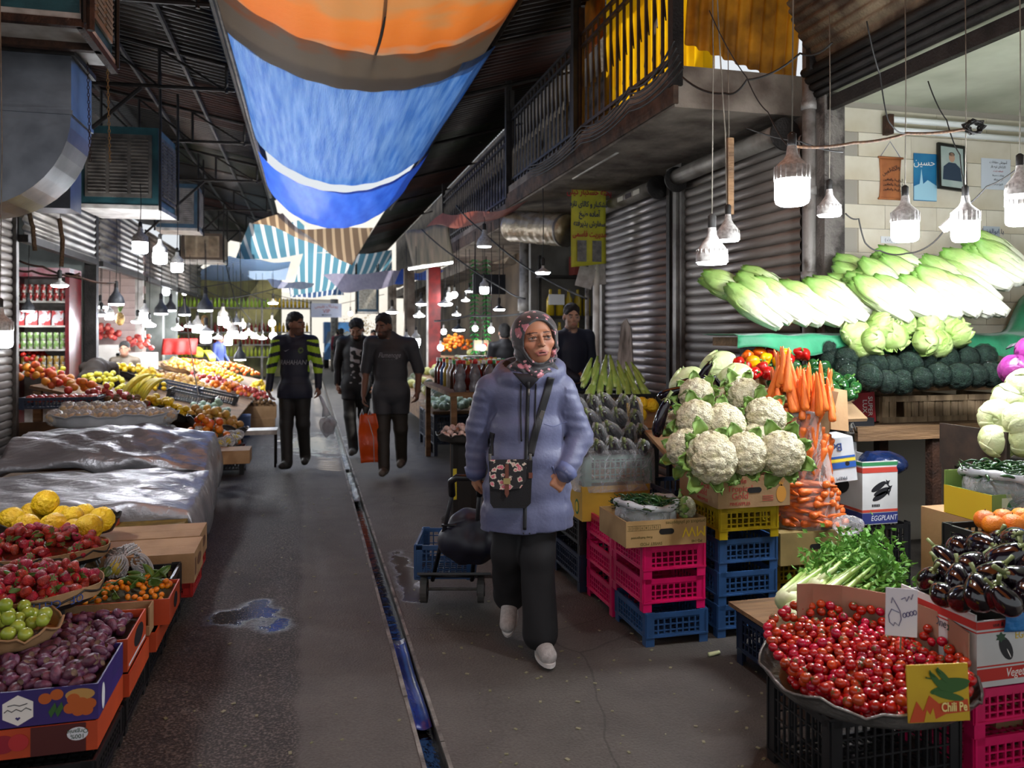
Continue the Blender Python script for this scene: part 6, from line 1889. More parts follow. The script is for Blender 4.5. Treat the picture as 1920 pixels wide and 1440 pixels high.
for k in range(6):rt(t,0.52,rect(0.02,0.13,0.05+0.009*k,0.053+0.009*k),mat('violet_ink','#3a3470'))
# second carton of prickly pears (orange), brown carton behind, kumquat carton
t=carton(-1.21,3.34,0.225,0.54,0.36,0.125,M_ORC,'orange carton of prickly pears behind the purple one')
rt(t,0.54,blob(0.03,0.07,0.09,0.04),MEP)
rt(t,0.54,rect(-0.16,0.16,0.012,0.022),mat('pale_print','#d3d5da'))
carton(-1.2,3.32,0.137,0.54,0.39,0.086,M_ORC,'flat orange carton under the second carton of prickly pears')
t=carton(-1.10,3.72,0.225,0.44,0.10,0.12,M_CARD,'empty brown carton end standing behind the prickly pears',cut=dict(f=0.04))
for x,cc in((-0.08,'#8a6a48'),(0.01,'#7a2018'),(0.11,'#8a6a48')):MB().prism(blob(x,0.075,0.018,0.018),0.003,TM((0,0.043,0),(PI/2,0,0))).build('print',mat('spot'+cc,cc,rough=0.8),t)
carton(-1.2,3.76,0.137,0.56,0.38,0.085,M_ORC,'flat orange carton under the brown carton end')
t=carton(-1.06,3.85,0.222,0.46,0.30,0.115,M_ORC,'orange carton of leafy kumquats',m_in=M_CARD)
rt(t,0.46,blob(0.02,0.06,0.05,0.035),MEP)
ppg=dict(cat='prickly pear',group='purple prickly pears in the cartons at the lower left')
heap('pricklypear',190,0.0205,-0.945,3.32,0.45,0.68,lambda x,y:0.315+0.012*math.sin((x+1.2)*6),'purple prickly pear in the cartons at the lower left',seed=4,tries=8,squash=0.84,sc=(0.82,0.98),**ppg)
heap('pricklypear',80,0.0205,-0.945,3.22,0.42,0.46,lambda x,y:0.345,'purple prickly pear in the cartons at the lower left',seed=14,tries=8,squash=0.84,sc=(0.82,0.98),**ppg)
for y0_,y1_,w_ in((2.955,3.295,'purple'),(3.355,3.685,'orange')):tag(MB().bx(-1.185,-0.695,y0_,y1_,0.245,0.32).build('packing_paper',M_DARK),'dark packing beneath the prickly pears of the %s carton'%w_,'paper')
heap('kumquat',80,0.0135,-0.83,4.0,0.40,0.26,mound(-0.83,4.0,0.315,0.25,0.16,0.05),'orange kumquat in the orange carton','kumquat','kumquats in the orange carton',5,5)
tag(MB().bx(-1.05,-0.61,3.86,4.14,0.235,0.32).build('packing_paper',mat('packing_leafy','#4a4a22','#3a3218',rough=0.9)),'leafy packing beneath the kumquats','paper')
M_KL=mat('citrus_leaf','#5a7a34','#3c5a22',rough=0.35,vs=9,rnd=0.2)
kl=leafgrid(0.085,0.019,0.03,0.008,4,4).mesh('citrus_leaf',M_KL)
g=random.Random(6)
for i in range(22):
 x,y=-0.83+g.uniform(-0.2,0.2),4.0+g.uniform(-0.12,0.12)
 tag(put('citrus_leaf',kl,None,(x,y,0.36+g.uniform(0,0.03)),(R(g.uniform(40,95)),R(g.uniform(-30,30)),g.uniform(0,6)),g.uniform(0.8,1.2)),'green citrus leaf lying among the kumquats','leaf','leaves among the kumquats')
# foam-netted pears in a black crate, closed cartons, tarpaulin row
crate(-1.10,4.17,0.135,0.46,0.30,0.20,M_BLKC,'black crate with a few foam-netted fruits')
M_NET=mat('white_foam_net','#dfe0e0','#c5c8ca',rough=0.6,vs=40,bump=0.9,bs=120,transl=0.15)
net=MB()
for k in range(14):
 for s in(-1,1):
  net.tube([((0.040*math.sin(PI*(0.15+0.7*q/8))**0.6)*math.cos(2*PI*k/14+s*q*0.2),(0.040*math.sin(PI*(0.15+0.7*q/8))**0.6)*math.sin(2*PI*k/9+s*q*0.2),-0.045+0.09*q/8)for q in range(9)],0.0042,5,cap=False)
netm=net.mesh('foam_net',M_NET)
proto('nettedpear','netted_pear',MB().ball((0,0,0),(0.034,0.034,0.042),14,10).mesh('netted_pear',mat('pear_skin','#c9bd4a','#b3a23a',rough=0.4,vs=9,rnd=0.1)),[('foam_net',netm)])
proto('emptynet','foam_net',netm)
for i,(px,py,kd,w_)in enumerate(((172,1050,'emptynet','leftmost, large'),(212,1046,'emptynet','standing, in the middle'),(218,1062,'nettedpear',''),(245,1040,'emptynet','at the back'),(268,1058,'emptynet','tipped over, rightmost'))):
 p=at(px,py,z=0.36)
 spawn(kd,p,(R(60*(i%2)),R(50 if i==4 else 10),i),1.15,'white foam fruit net %s on the black crate'%w_ if kd=='emptynet' else 'yellow pear in a white foam net on the black crate','foam net' if kd=='emptynet' else 'pear')
for i,(x0,y0,w,d)in enumerate(((-1.25,4.50,0.67,0.36),(-1.22,4.88,0.62,0.34))):
 t=carton(x0,y0,0.21,w,d,0.15,M_CARD,'flat closed brown carton %s'%('behind the foam nets','just before the silver sheet')[i],lid=True)
 rt(t,w,blob(0.02,0.08,0.08,0.03),mat('brown_print','#5b3a22',rough=0.8))
 rt(t,w,rect(-0.15,-0.10,0.03,0.12),mat('brown_print','#5b3a22'))
 crate(x0+0.01,y0,0.135,w-0.02,d,0.075,M_REDC,'red crate under the flat carton %s'%('behind the foam nets','before the silver sheet')[i],leg=0.1)
M_TIN=mat('dented_tin','#8d8a86')
M_TIND=mat('dark_tin','#4b4844','#35322f',rough=0.45,metal=0.5,vs=6)
# wooden frame carrying the trays at the picture edge
t=thing('stall_table',(-1.9,3.7,0),'low stall table under the strawberry and citron trays','table')
MB().bx(-0.55,0.6,-0.8,1.2,0.27,0.30).build('table_top',M_WOOD,t)
for x in(-0.5,0.55):
 for y in(-0.7,1.1):MB().bx(x-0.03,x+0.03,y-0.03,y+0.03,0,0.27).build('leg',M_WOOD,t)
# citron bowl, strawberry trays, green apples
p=at(105,985,D=4.35)
tray((p.x,p.y+0.06,p.z-0.06),0.31,0.09,M_TIND,'dark round tray heaped with yellow citrons',ry=0.21)
tag(MB().lathe([(0.2,0.302),(0.2,p.z-0.062)],20).build('support_drum',M_DARK,loc=(p.x,p.y,0)),'dark drum under the citron tray','drum')
CI=[(22,976,1.4),(60,964,1.3),(85,944,1.45),(50,990,1.4),(100,988,1.4),(117,968,1.15),(135,972,1.25),(158,964,1.15),(166,990,1.4),(138,996,1.2),(190,974,1.35)]
for i,(px,py,s)in enumerate(CI):
 spawn('citron',at(px,py,D=4.12 if py>985 else 4.36 if py>970 else 4.52),(R(60+30*(i%4)),R(20*i),i),s,'bumpy yellow citron, %s from the left in the dark tray'%ORD[sum(1 for b in CI if b[0]<px)],None,'citrons in the dark round tray')
for k,(px,py,D,rx,ry,n,w_)in enumerate(((62,1040,3.92,0.34,0.22,130,'upper strawberry tray'),(45,1112,3.35,0.30,0.25,140,'lower strawberry tray with China print'))):
 p=at(px,py,D=D)
 z0=p.z
 tray((p.x,p.y,z0-0.04),rx,0.055,M_TIND,'round tray of strawberries, %s'%w_,ry=ry)
 tag(MB().grid(lambda u,v:(p.x+rx*(0.98+0.03*v)*math.cos(2*PI*u),p.y+ry*(0.98+0.03*v)*math.sin(2*PI*u),z0-0.015+0.05*v+0.006*math.sin(23*u)),40,2,cu=True,th=0.004).build('carton_rim',M_CARD),'torn carton strip lining the %s'%w_,'cardboard')
 if k==1:
  for i,ch in enumerate('OF CHINA'):
   a=-0.62-0.105*i
   text('lettering',ch,0.045,mat('blue_print','#23407f'),bpy.data.objects['carton_rim.001'],(p.x+(rx+0.006)*math.cos(a),p.y+(ry+0.006)*math.sin(a),z0+0.008),(PI/2,PI,a+PI/2))
 tag(MB().lathe([(0.15,0.302),(0.15,z0-0.042)],20).build('support_drum',M_DARK,loc=(p.x,p.y,0)),'dark drum under the %s'%w_,'drum')
 mf=mound(p.x,p.y,z0-0.02,rx,ry,0.10 if k==0 else 0.07)
 tag(MB().grid(lambda u,v:(p.x+rx*0.93*v*math.cos(2*PI*u),p.y+ry*0.93*v*math.sin(2*PI*u),mf(p.x+rx*0.93*v*math.cos(2*PI*u),p.y+ry*0.93*v*math.sin(2*PI*u))+0.004*math.sin(40*u)*math.sin(15*v)),40,8,cu=True).build('packed_strawberries',mat('straw_core','#7a1015','#4a2a18',rough=0.5,vs=60),smooth=True),'deeper strawberries packed in the %s'%w_,'strawberries',None,'stuff')
 heap('strawberry',n,0.0195,p.x,p.y,rx*1.85,ry*1.85,mf,'red strawberry with green cap in the %s'%w_,'strawberry','strawberries in the '+w_,7+k,2,True,(1.1,1.4),squash=0.8)
 for i in range(22):
  a,q=g.uniform(0,6.28),math.sqrt(g.random())*0.85
  x,y=p.x+rx*q*math.cos(a),p.y+ry*q*math.sin(a)
  tag(put('strawberry_leaf',kl,None,(x,y,mf(x,y)+0.045),(R(g.uniform(50,100)),R(g.uniform(-40,40)),g.uniform(0,6)),0.5),'small green leaf among the strawberries of the %s'%w_,'leaf','leaves in the '+w_)
p=at(5,1185,D=3.0)
tray((p.x,p.y,p.z-0.03),0.20,0.05,M_CARD,'small tray of green apples at the left picture edge',name='fruit_tray')
tag(MB().lathe([(0.05,0.0),(0.05,p.z-0.032)],20).build('support_drum',M_DARK,loc=(p.x-0.12,p.y,0)),'dark drum under the green apples','drum')
heap('greenapple',30,0.026,p.x,p.y,0.3,0.3,mound(p.x,p.y,p.z-0.028,0.2,0.2,0.04),'yellow-green apple in the small tray at the left edge','apple','green apples at the left edge',3,5,True,(0.68,0.76))
# ---- silver sheets over covered stalls
M_SILV=mat('silver_sheet','#a8a8ac','#8a8a8e',rough=0.27,metal=0.5,vs=2.2,bump=1.0,bs=9,stretch=(1,2.2,1),r2=0.42)
def silver(name,label,x0,x1,y0,y1,ztop,zr,seed):
 """sheet thrown over a stall: flat top with folds, hanging over the alley side and the front"""
 ph=seed*1.7
 def fn(u,v):
  X=x0+(x1-x0)*min(1.0,u/0.72)
  Yv=y0+(y1-y0)*max(0.0,(v-0.2)/0.8)
  z=ztop(X,Yv)+0.020*math.sin(9*u+6*v+ph)*math.sin(7*v)+0.010*math.sin(25*u-13*v+ph)+0.006*math.sin(47*u+31*v)
  if u>0.72:
   q=(u-0.72)/0.28
   X=x1+0.05*math.sin(q*PI)+0.03*math.sin(17*v+ph)*q
   z=z*(1-q)+(zr+0.03*math.sin(11*v+ph))*q
  if v<0.2:
   q=(0.2-v)/0.2
   Yv=y0-0.03*math.sin(q*PI)-0.02*math.sin(13*u+ph)*q
   z=z-(0.11+0.03*math.sin(9*u+ph))*q*(1-0.2*math.sin(30*u))
  return(X,Yv,max(0.02,z))
 return tag(MB().grid(fn,60,40,th=0.002).build(name,M_SILV,smooth=True),label,'tarpaulin')
def z1(x,y):return 0.42+0.05*(y-5.6)-0.07*max(0,x+1.1)+0.02*math.sin(3*x)
silver('silver_sheet','silver plastic sheet over the nearer covered stall, hanging to the floor',-2.45,-0.74,5.55,6.65,z1,0.05,1)
def z2(x,y):return 0.66+0.06*math.sin((x+2.6)*1.6)-0.10*max(0,x+1.3)-0.18*max(0,7.2-y)/0.4
silver('silver_sheet','crumpled silver plastic sheet over the farther covered stall',-2.3,-0.80,6.85,7.6,z2,0.12,2)
for i,(y0,y1,h)in enumerate(((5.65,6.55,0.30),(7.1,7.5,0.36))):
 tag(MB().bx(-2.4,-0.82,y0,y1,0,h).build('covered_stall',M_CARD),'box of the stall hidden under the %s silver sheet'%('nearer','farther')[i],'stall')
tag(MB().bx(-1.55,-1.15,5.42,5.5,0.28,0.36).build('orange_strip',M_ORC),'orange carton edge showing under the nearer silver sheet','box')
tag(MB().bx(-1.6,-0.75,5.25,5.52,0.05,0.33).build('mustard_box',mat('mustard','#7a6420','#5c4a18',rough=0.7)),'mustard carton behind the flat brown cartons','box')
# ---- the far fruit display: trays and heaps on one long slope
PLN=(0.30,-0.25)
def on(px,py):return at(px,py,plane=PLN)
t=thing('display_slope',(0,0,0),'long sloping plank display under the far fruit','display')
for i in range(6):
 xa=-0.88-0.345*i
 for y0_,y1_ in(((9.8,19.0),)if i<4 else((9.8,11.3),(12.65,19.0))if i==4 else((9.8,11.3),(12.65,14.45),(16.55,19.0))):
  MB().box((xa-0.175,(y0_+y1_)/2,0.30-0.25*(xa-0.175)-0.10),(0.36,y1_-y0_,0.03),(0,R(14),0)).build('plank',M_WOOD,t)
for y in(9.9,12.5,15,18.5):
 for x in(-1.1,-2.9):MB().bx(x-0.04,x+0.04,y-0.04,y+0.04,0,0.30-0.25*x-0.14).build('leg',M_WOOD,t)
MB().bx(-3.1,-0.98,9.78,9.82,0,0.55).build('front_board',mat('brown_panel','#5b4026','#3c2a18',rough=0.8,vs=3),t)
FR=[(70,705,'peach',26,0.42,0.35,'big orange grapefruit at the left end of the far display','grapefruit'),(150,728,'peach',22,0.30,0.30,'orange grapefruit above the dark peach tray','grapefruit'),(205,715,'yellowapple',44,0.34,0.45,'yellow apple in the bright yellow heap','apple'),(120,692,'yellowapple',20,0.22,0.30,'yellow apple in the upper yellow heap','apple'),(95,705,'redapple',16,0.2,0.3,'red apple between the grapefruit and the yellow apples','apple'),(52,665,'tomatobig',40,0.34,0.40,'red tomato in the heap beside the drinks fridge','tomato'),(222,752,'redapple',32,0.34,0.22,'red apple in front of the bananas','apple'),(250,770,'kiwi',44,0.34,0.16,'brown kiwi in the strip behind the bagged fruit','kiwi'),(310,766,'lemon',40,0.30,0.22,'yellow sweet lemon in the round bowl','lemon'),(400,772,'guava',24,0.24,0.24,'pale green wrapped guava heap','guava'),(405,790,'pomelo',36,0.30,0.16,'russet apple in the grey bowl','apple'),(395,808,'orange',16,0.20,0.12,'orange at the front by the netted pears','orange'),(262,700,'lemon',56,0.38,0.34,'yellow citrus in the dark oval tray at the back','lemon'),(300,705,'kiwi',30,0.28,0.35,'brown fruit at the end of the dark oval tray','kiwi'),(335,686,'pomelo',50,0.34,0.4,'golden fruit in the round tray at the back','fruit'),(375,685,'orange',90,0.6,0.8,'bright orange in the big far heap','orange'),(440,690,'orange',80,0.6,0.9,'bright orange in the glowing heap by the juice shop','orange'),(400,715,'redapple',60,0.45,0.5,'red apple in the mixed far heap','apple'),(430,728,'orange',40,0.35,0.3,'orange among the red apples','orange'),(465,735,'redapple',40,0.35,0.35,'red fruit at the alley edge behind the walking man','apple'),(490,725,'lemon',30,0.2,0.4,'yellow lemon at the alley edge by the walking man','lemon'),(340,715,'pomelo',70,0.45,0.6,'golden pear in the middle of the far slope','pear'),(270,715,'lemon',40,0.3,0.5,'lemon on the slope behind the bananas','lemon'),(410,700,'lemon',70,0.5,0.8,'pale yellow fruit in the far heap','fruit'),(180,700,'orange',40,0.4,0.5,'orange behind the yellow apples','orange'),(330,655,'redapple',40,0.5,0.5,'red wrapped apple on the upper shelf','apple')]
for i,(px,py,kd,n,rx,ry,lb,ct)in enumerate(FR):
 p=on(px,py)
 sl=lambda x,y:0.30-0.25*x-0.085
 mf=mound(p.x,p.y,0,rx,ry,0.13)
 r_=0.036
 heap(kd,n,r_,p.x,p.y,rx*1.9,ry*1.9,lambda x,y:sl(x,y)+mf(x,y),lb,ct,lb+'s',50+i,3,True,(0.88,1.05),squash=0.86,skip=('stem',)if px>200 else())
def trayon(px,py,r,ry,lb,m=None,dz=-0.085):
 p=on(px,py)
 o=tray((p.x,p.y,p.z+dz+0.012),r,0.09,m or M_TIND,lb,ry=ry,n=36)
 o.rotation_euler=(0,R(14),0)
 return o
trayon(310,770,0.34,0.26,'grey round bowl of sweet lemons')
trayon(405,793,0.33,0.22,'grey metal bowl of russet apples',M_TIN)
trayon(262,703,0.40,0.36,'dark oval tray of yellow citrus at the back')
trayon(335,690,0.34,0.4,'round wooden tray of golden fruit at the back',M_WOOD)
# bagged fruit in foam on white sack, netted pears at the front
p=on(185,782)
tray((p.x+0.15,p.y-0.1,p.z-0.07),0.55,0.11,mat('white_sack','#b9bcc0','#9fa2a6',rough=0.6,vs=6),'wide tray of bagged golden fruit on a white sack',name='fruit_tray',ry=0.28)
F_BAGL=film('fruit_bag','#f6efe6',a=0.22,edge=0.6,bump=1.0,bs=22)
for i in range(15):
 x,y=p.x+0.15-0.46+0.115*(i%9)+0.05*(i//9),p.y-0.18+0.2*(i//9)+0.03*(i%2)
 t=thing('fruit_bag',(x,y,p.z+0.02+0.05*(i//9)),'clear bag of golden loquats, %s row, %s from the left'%(('front','back')[i//9],ORD[i%9]),'bag','bagged loquats on the white sack')
 MB().ball((0,0,0),(0.085,0.08,0.075),14,9,fn=lambda d:1+0.09*math.sin(9*d[0]+5*d[1])).build('clear_film',F_BAGL,t,smooth=True)
 for q in range(6):put('loquat',PROTO['pomelo']['mesh'],t,(0.045*math.cos(q*1.05),0.042*math.sin(q*1.05),0.02*(q%2)-0.01),(q,q,0),0.62)
for i in range(22):
 q=on(300+14*(i%11)+5*(i//11),822-14*(i//11)+6*math.sin(i))
 spawn('nettedpear',(q.x,q.y,q.z-0.02),(R(40+20*(i%3)),R(30*(i%4)),i),1.25,'pear in a white foam net, %s row, %s from the left at the display front'%(('front','back')[i//11],ORD[i%11]),'pear','netted pears at the display front')
tag(MB().box((on(370,830).x,on(370,830).y+0.12,0.40),(0.9,0.3,0.12)).build('display_box',M_CARD),'low carton under the netted pears','box')
# bananas
def banana():
 return[MB().tube([(0.10*math.cos(a)-0.1,0.012*(k-2)+0.02*(k-2)*math.sin(a),0.15*math.sin(a))for a in[(-0.9+2.1*q/8)for q in range(9)]],[0.007,0.014,0.018,0.019,0.019,0.018,0.015,0.009,0.006],8).mesh('banana',mat('banana_skin','#d9b922','#b9b53a',rough=0.4,vs=6,rnd=0.1))for k in range(5)]
BAN=banana()
for i,(px,py,sc,hang_)in enumerate(((245,740,1.5,'lying on the red apples'),(272,748,1.4,'lying right of the first bunch'),(262,738,1.3,'behind the first bunch'),(325,645,1.6,'hanging at the top of the far display'),(350,660,1.5,'hanging below the topmost bunch'),(372,668,1.4,'on the slope under the hanging bunches'),(395,675,1.4,'farthest down the far slope'))):
 p=on(px,py)
 t=thing('banana_bunch',(p.x,p.y,p.z+0.13),'bunch of yellow bananas '+hang_,'bananas',rz=R(200+20*i))
 for q in range(5):put('banana',BAN[q],t,(0,0.028*(q-2),0),(0,R(-40),R(10*(q-2))),sc)
# dark peach tray in front left, black crates and cartons along the alley
p=on(122,742)
t=crate(p.x-0.36,p.y-0.18,p.z-0.12,0.7,0.34,0.12,M_NAVYC,'dark blue tray of wrapped peaches at the display corner',leg=0.1)
for i in range(14):spawn('redapple',(p.x-0.29+0.092*(i%7),p.y-0.09+0.11*(i//7),p.z-0.02),(i,0,i),1.15,'reddish peach in the dark blue corner tray, %s row, %s from the left'%(('front','back')[i//7],ORD[i%7]),'peach','peaches in the dark blue corner tray')
for i in range(3):
 q=on(105+28*i,775+6*i)
 tag(MB().grid(lambda u,v:(q.x-0.1+0.2*u*(1-0.4*v),9.74-0.01*math.sin(9*u),0.78-0.03*i-0.24*v),8,5,th=0.002).build('plastic_shred',M_ROLL,smooth=True),'torn white plastic hanging from the display corner, %s'%('left piece','middle piece','right piece')[i],'plastic sheet')
def alleybox(px,py,w,d,h,m,lb,kind='crate'):
 p=at(px,py,z=0.001)
 return crate(p.x-w,p.y,0,w,d,h,m,lb)if kind=='crate' else carton(p.x-w,p.y,0,w,d,h,m,lb,lid=True)
alleybox(457,890,0.42,0.36,0.21,M_BLKC,'black crate on the floor under the red box with oranges')
p=at(457,890,z=0.001)
carton(p.x-0.42,p.y,0.212,0.42,0.34,0.075,mat('dark_red_box','#6b1d18','#4b1410',rough=0.6),'dark red box with a few oranges at the alley edge')
tray((p.x-0.22,p.y+0.16,0.288),0.21,0.03,M_TIN,'shallow tin dish of oranges at the alley edge',ry=0.15,wav=0.003)
heap('orange',12,0.036,p.x-0.15,p.y+0.15,0.2,0.16,0.296,'orange in the tin dish at the alley edge','orange','oranges in the tin dish',8,3,True,(0.85,0.9))
t=thing('metal_stool',(p.x+0.22,p.y+0.55,0),'small black stool with a white seat at the alley edge','stool')
MB().box((-0.1,0,0.40),(0.42,0.3,0.05)).build('seat',M_WHITEP,t)
for x in(-0.29,0.09):
 for y in(-0.13,0.13):MB().tube([(x,y,0),(x,y,0.38)],0.014,6).build('leg',M_DSTEEL,t)
p=at(515,800,z=0.001)
carton(p.x-0.5,p.y,0.0,0.5,0.3,0.13,M_CARD,'lower brown carton at the alley edge behind the walking man',lid=True)
carton(p.x-0.46,p.y+0.02,0.137,0.48,0.3,0.20,M_CARD,'brown carton of kiwis at the alley edge behind the walking man')
heap('kiwi',36,0.034,p.x-0.22,p.y+0.17,0.4,0.24,0.30,'brown kiwi in the carton behind the walking man','kiwi','kiwis in the alley-edge carton',9,3)
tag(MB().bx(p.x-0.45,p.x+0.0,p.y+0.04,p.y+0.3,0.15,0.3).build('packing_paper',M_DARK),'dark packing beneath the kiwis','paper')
for i,(px,py,m,w_)in enumerate(((355,745,M_BLKC,'black crate in the middle of the display, left'),(400,742,M_BLKC,'black crate in the middle of the display, right'),(330,727,M_NAVYC,'dark crate under the blue lid'))):
 q=on(px,py)
 crate(q.x-0.3,q.y,q.z-0.082,0.6,0.4,0.14,m,w_,leg=0.1).rotation_euler=(0,R(14),0)
for i,(px,w_,cc)in enumerate(((452,'blue','#4b5f86'),(432,'maroon','#5c3036'))):
 q=at(px,850,X=-0.95-0.2*i)
 tag(MB().lathe([(0.13,0),(0.135,0.3),(0.138,0.33)],18).build('plastic_drum',mat(w_+'_drum',cc,rough=0.5),loc=(q.x,q.y,0),smooth=True),'%s drum on the floor below the russet apple bowl'%w_,'drum')
# white sack of apples wrapped pink, upper left of the far display; red cloth
for k,(px,py,n,w_)in enumerate(((198,640,26,'on the tiled-wall shelf'),(258,655,22,'over the white sack'))):
 p=at(px,py,Y=16.0)
 tag(MB().bx(p.x-0.30,p.x+0.30,p.y-0.3,p.y+0.3,0,p.z-0.06).build('white_sack',mat('cloth_sack','#cfc8c0','#b5ada3',rough=0.8,vs=4)),'white cloth-covered block under the apples '+w_,'sack')
 heap('redapple',n,0.05,p.x,p.y-0.05,0.5,0.4,mound(p.x,p.y,p.z-0.055,0.3,0.3,0.12),'pink-wrapped apple '+w_,'apple','wrapped apples '+w_,90+k,2,True,(1.3,1.5),skip=('stem',))
p=at(338,668,Y=18.5)
tag(MB().grid(lambda u,v:(p.x-0.35+0.7*u,p.y-0.2*v-0.03*math.sin(17*u),p.z+0.38-0.34*v),20,4,th=0.004).build('red_cloth',mat('red_cloth','#b3231c','#8f1813',rough=0.7),smooth=True),'red cloth hanging under the far bananas','cloth')
# drinks fridge
FX,FY=-3.52,12.30
t=thing('drinks_fridge',(FX,FY,0),'red drinks fridge stacked with cans and cartons','fridge')
M_FR=mat('fridge_red','#6b1218','#4f0d12',rough=0.35)
w_,d_,h_=0.72,0.6,2.35
for x in(-w_/2,w_/2):MB().box((x,0,h_/2),(0.05,d_,h_)).build('side',M_FR,t)
MB().box((0,d_/2,h_/2),(w_,0.04,h_)).build('back',M_WHITEP,t)
MB().box((0,0,h_),(w_+0.05,d_,0.12)).build('header',mat('fridge_sign','#c9c4c8','#a83a48',rough=0.4,vs=3),t)
cans=[('#8e1f1a','red can'),('#c9c9c4','white carton'),('#7fa05a','green can'),('#a8863c','golden can')]
for s,z in enumerate((1.95,1.62,1.30,0.98)):
 MB().box((0,0,z),(w_-0.05,d_-0.05,0.025)).build('shelf',M_WHITEP,t)
 for i in range(8):
  if s==1 and i>3:continue
  if s==1:
   c_=put('drink_carton',MB().box((0,0,0.10),(0.14,0.10,0.2)).mesh('drink_carton',mat('carton_red','#c4bfc0','#b03a3a',rough=0.4,vs=12,ramp=(0.5,0.52)),False),None,(FX-0.25+0.16*i,FY-0.2,z+0.013))
   tag(c_,'white and red drink carton on the second fridge shelf, %s from the left'%ORD[i],'carton','cartons in the drinks fridge')
  else:
   for lv in range(2):
    c_=put('drink_can',MB().lathe([(0.03,0),(0.034,0.008),(0.034,0.10),(0.028,0.112)],12).mesh('drink_can',mat('can%d'%s,cans[s][0],'#d8d5cc',rough=0.3,metal=0.3,vs=25,ramp=(0.5,0.56))),None,(FX-0.28+0.08*i,FY-0.2,z+0.013+0.113*lv))
    tag(c_,'%s on the %s fridge shelf'%(cans[s][1],('top','second','third','bottom')[s]),'can','%ss in the drinks fridge'%cans[s][1])
tg=thing('glass_cooler',(-4.1,11.6,0),'white glass-fronted cooler left of the red drinks fridge','cooler')
MB().box((0,0.2,1.2),(0.7,0.05,2.4)).build('back',M_WHITEP,tg)
for x in(-0.34,0.34):MB().box((x,0,1.2),(0.04,0.4,2.4)).build('side',M_WHITEP,tg)
for z in(1.3,1.7,2.1):MB().box((0,0,z),(0.66,0.36,0.02)).build('shelf',M_WHITEP,tg)
MB().box((0,-0.2,1.2),(0.66,0.008,2.3)).build('glass_door',film('door_glass',a=0.06,edge=0.4,bump=0.0),tg)
# juice shop shelves: rows of bottles
def bottle_mesh(cc,r=0.04,h=0.26):
 return MB().lathe([(r,0),(r,h*0.62),(r*0.4,h*0.8),(r*0.36,h*0.95),(r*0.4,h)],9).mesh('bottle',mat('bottle'+cc,cc,rough=0.2,rnd=0.15))
JX=-2.2
t=thing('bottle_rack',(JX,27.5,0),'tall steel rack of juice bottles in the far shop','rack')
for z in(0.75,1.15,1.55,2.35):MB().box((0,0,z),(4.6,0.4,0.04)).build('shelf',M_STEEL,t)
for x in(-2.3,-0.8,0.75,2.3):MB().box((x,-0.15,1.3),(0.06,0.06,2.6)).build('upright',M_STEEL,t)
BM=[bottle_mesh(c)for c in('#a8b43c','#6b1f1a','#b3901c','#8fae2f')]
for s,(z,k)in enumerate(((0.77,0),(1.17,1),(1.57,1),(2.37,3))):
 for i in range(36):
  kk=k if i<26 else 2
  tag(put('juice_bottle',BM[kk],None,(JX-2.2+0.125*i,27.42,z),None,1.15),'%s juice bottle on the %s rack shelf'%(('green','dark red','amber','lime')[kk],('lowest','second','third','top')[s]),'bottle','juice bottles on the far rack')
# pineapples hanging by the lamps
for px,py,Y,w_ in((225,598,14.2,'before the pink tiles'),(384,600,17.0,'under the dark far lamp')):
 t=thing('hanging_pineapple',at(px,py,Y=Y),'pineapple hanging '+w_,'pineapple')
 MB().ball((0,0,0),(0.075,0.075,0.11),14,10,fn=worley(fib(70,0.02,3),0.26,0.92)).build('fruit',mat('pineapple_skin','#8a6a34','#5c4420',rough=0.8,vs=30),t,smooth=True)
 MB().tube([(0,0,0.1),(0,0,1.6)],0.005,5).build('string',M_DARK,t)
 lf=MB()
 for i in range(10):lf.add([(0,0,0.09),(0.03*math.cos(i),0.03*math.sin(i),0.15),(0.06*math.cos(i*2.4),0.06*math.sin(i*2.4),0.22)],[(0,1,2)])
 lf.build('leaf_crown',M_KL,t)
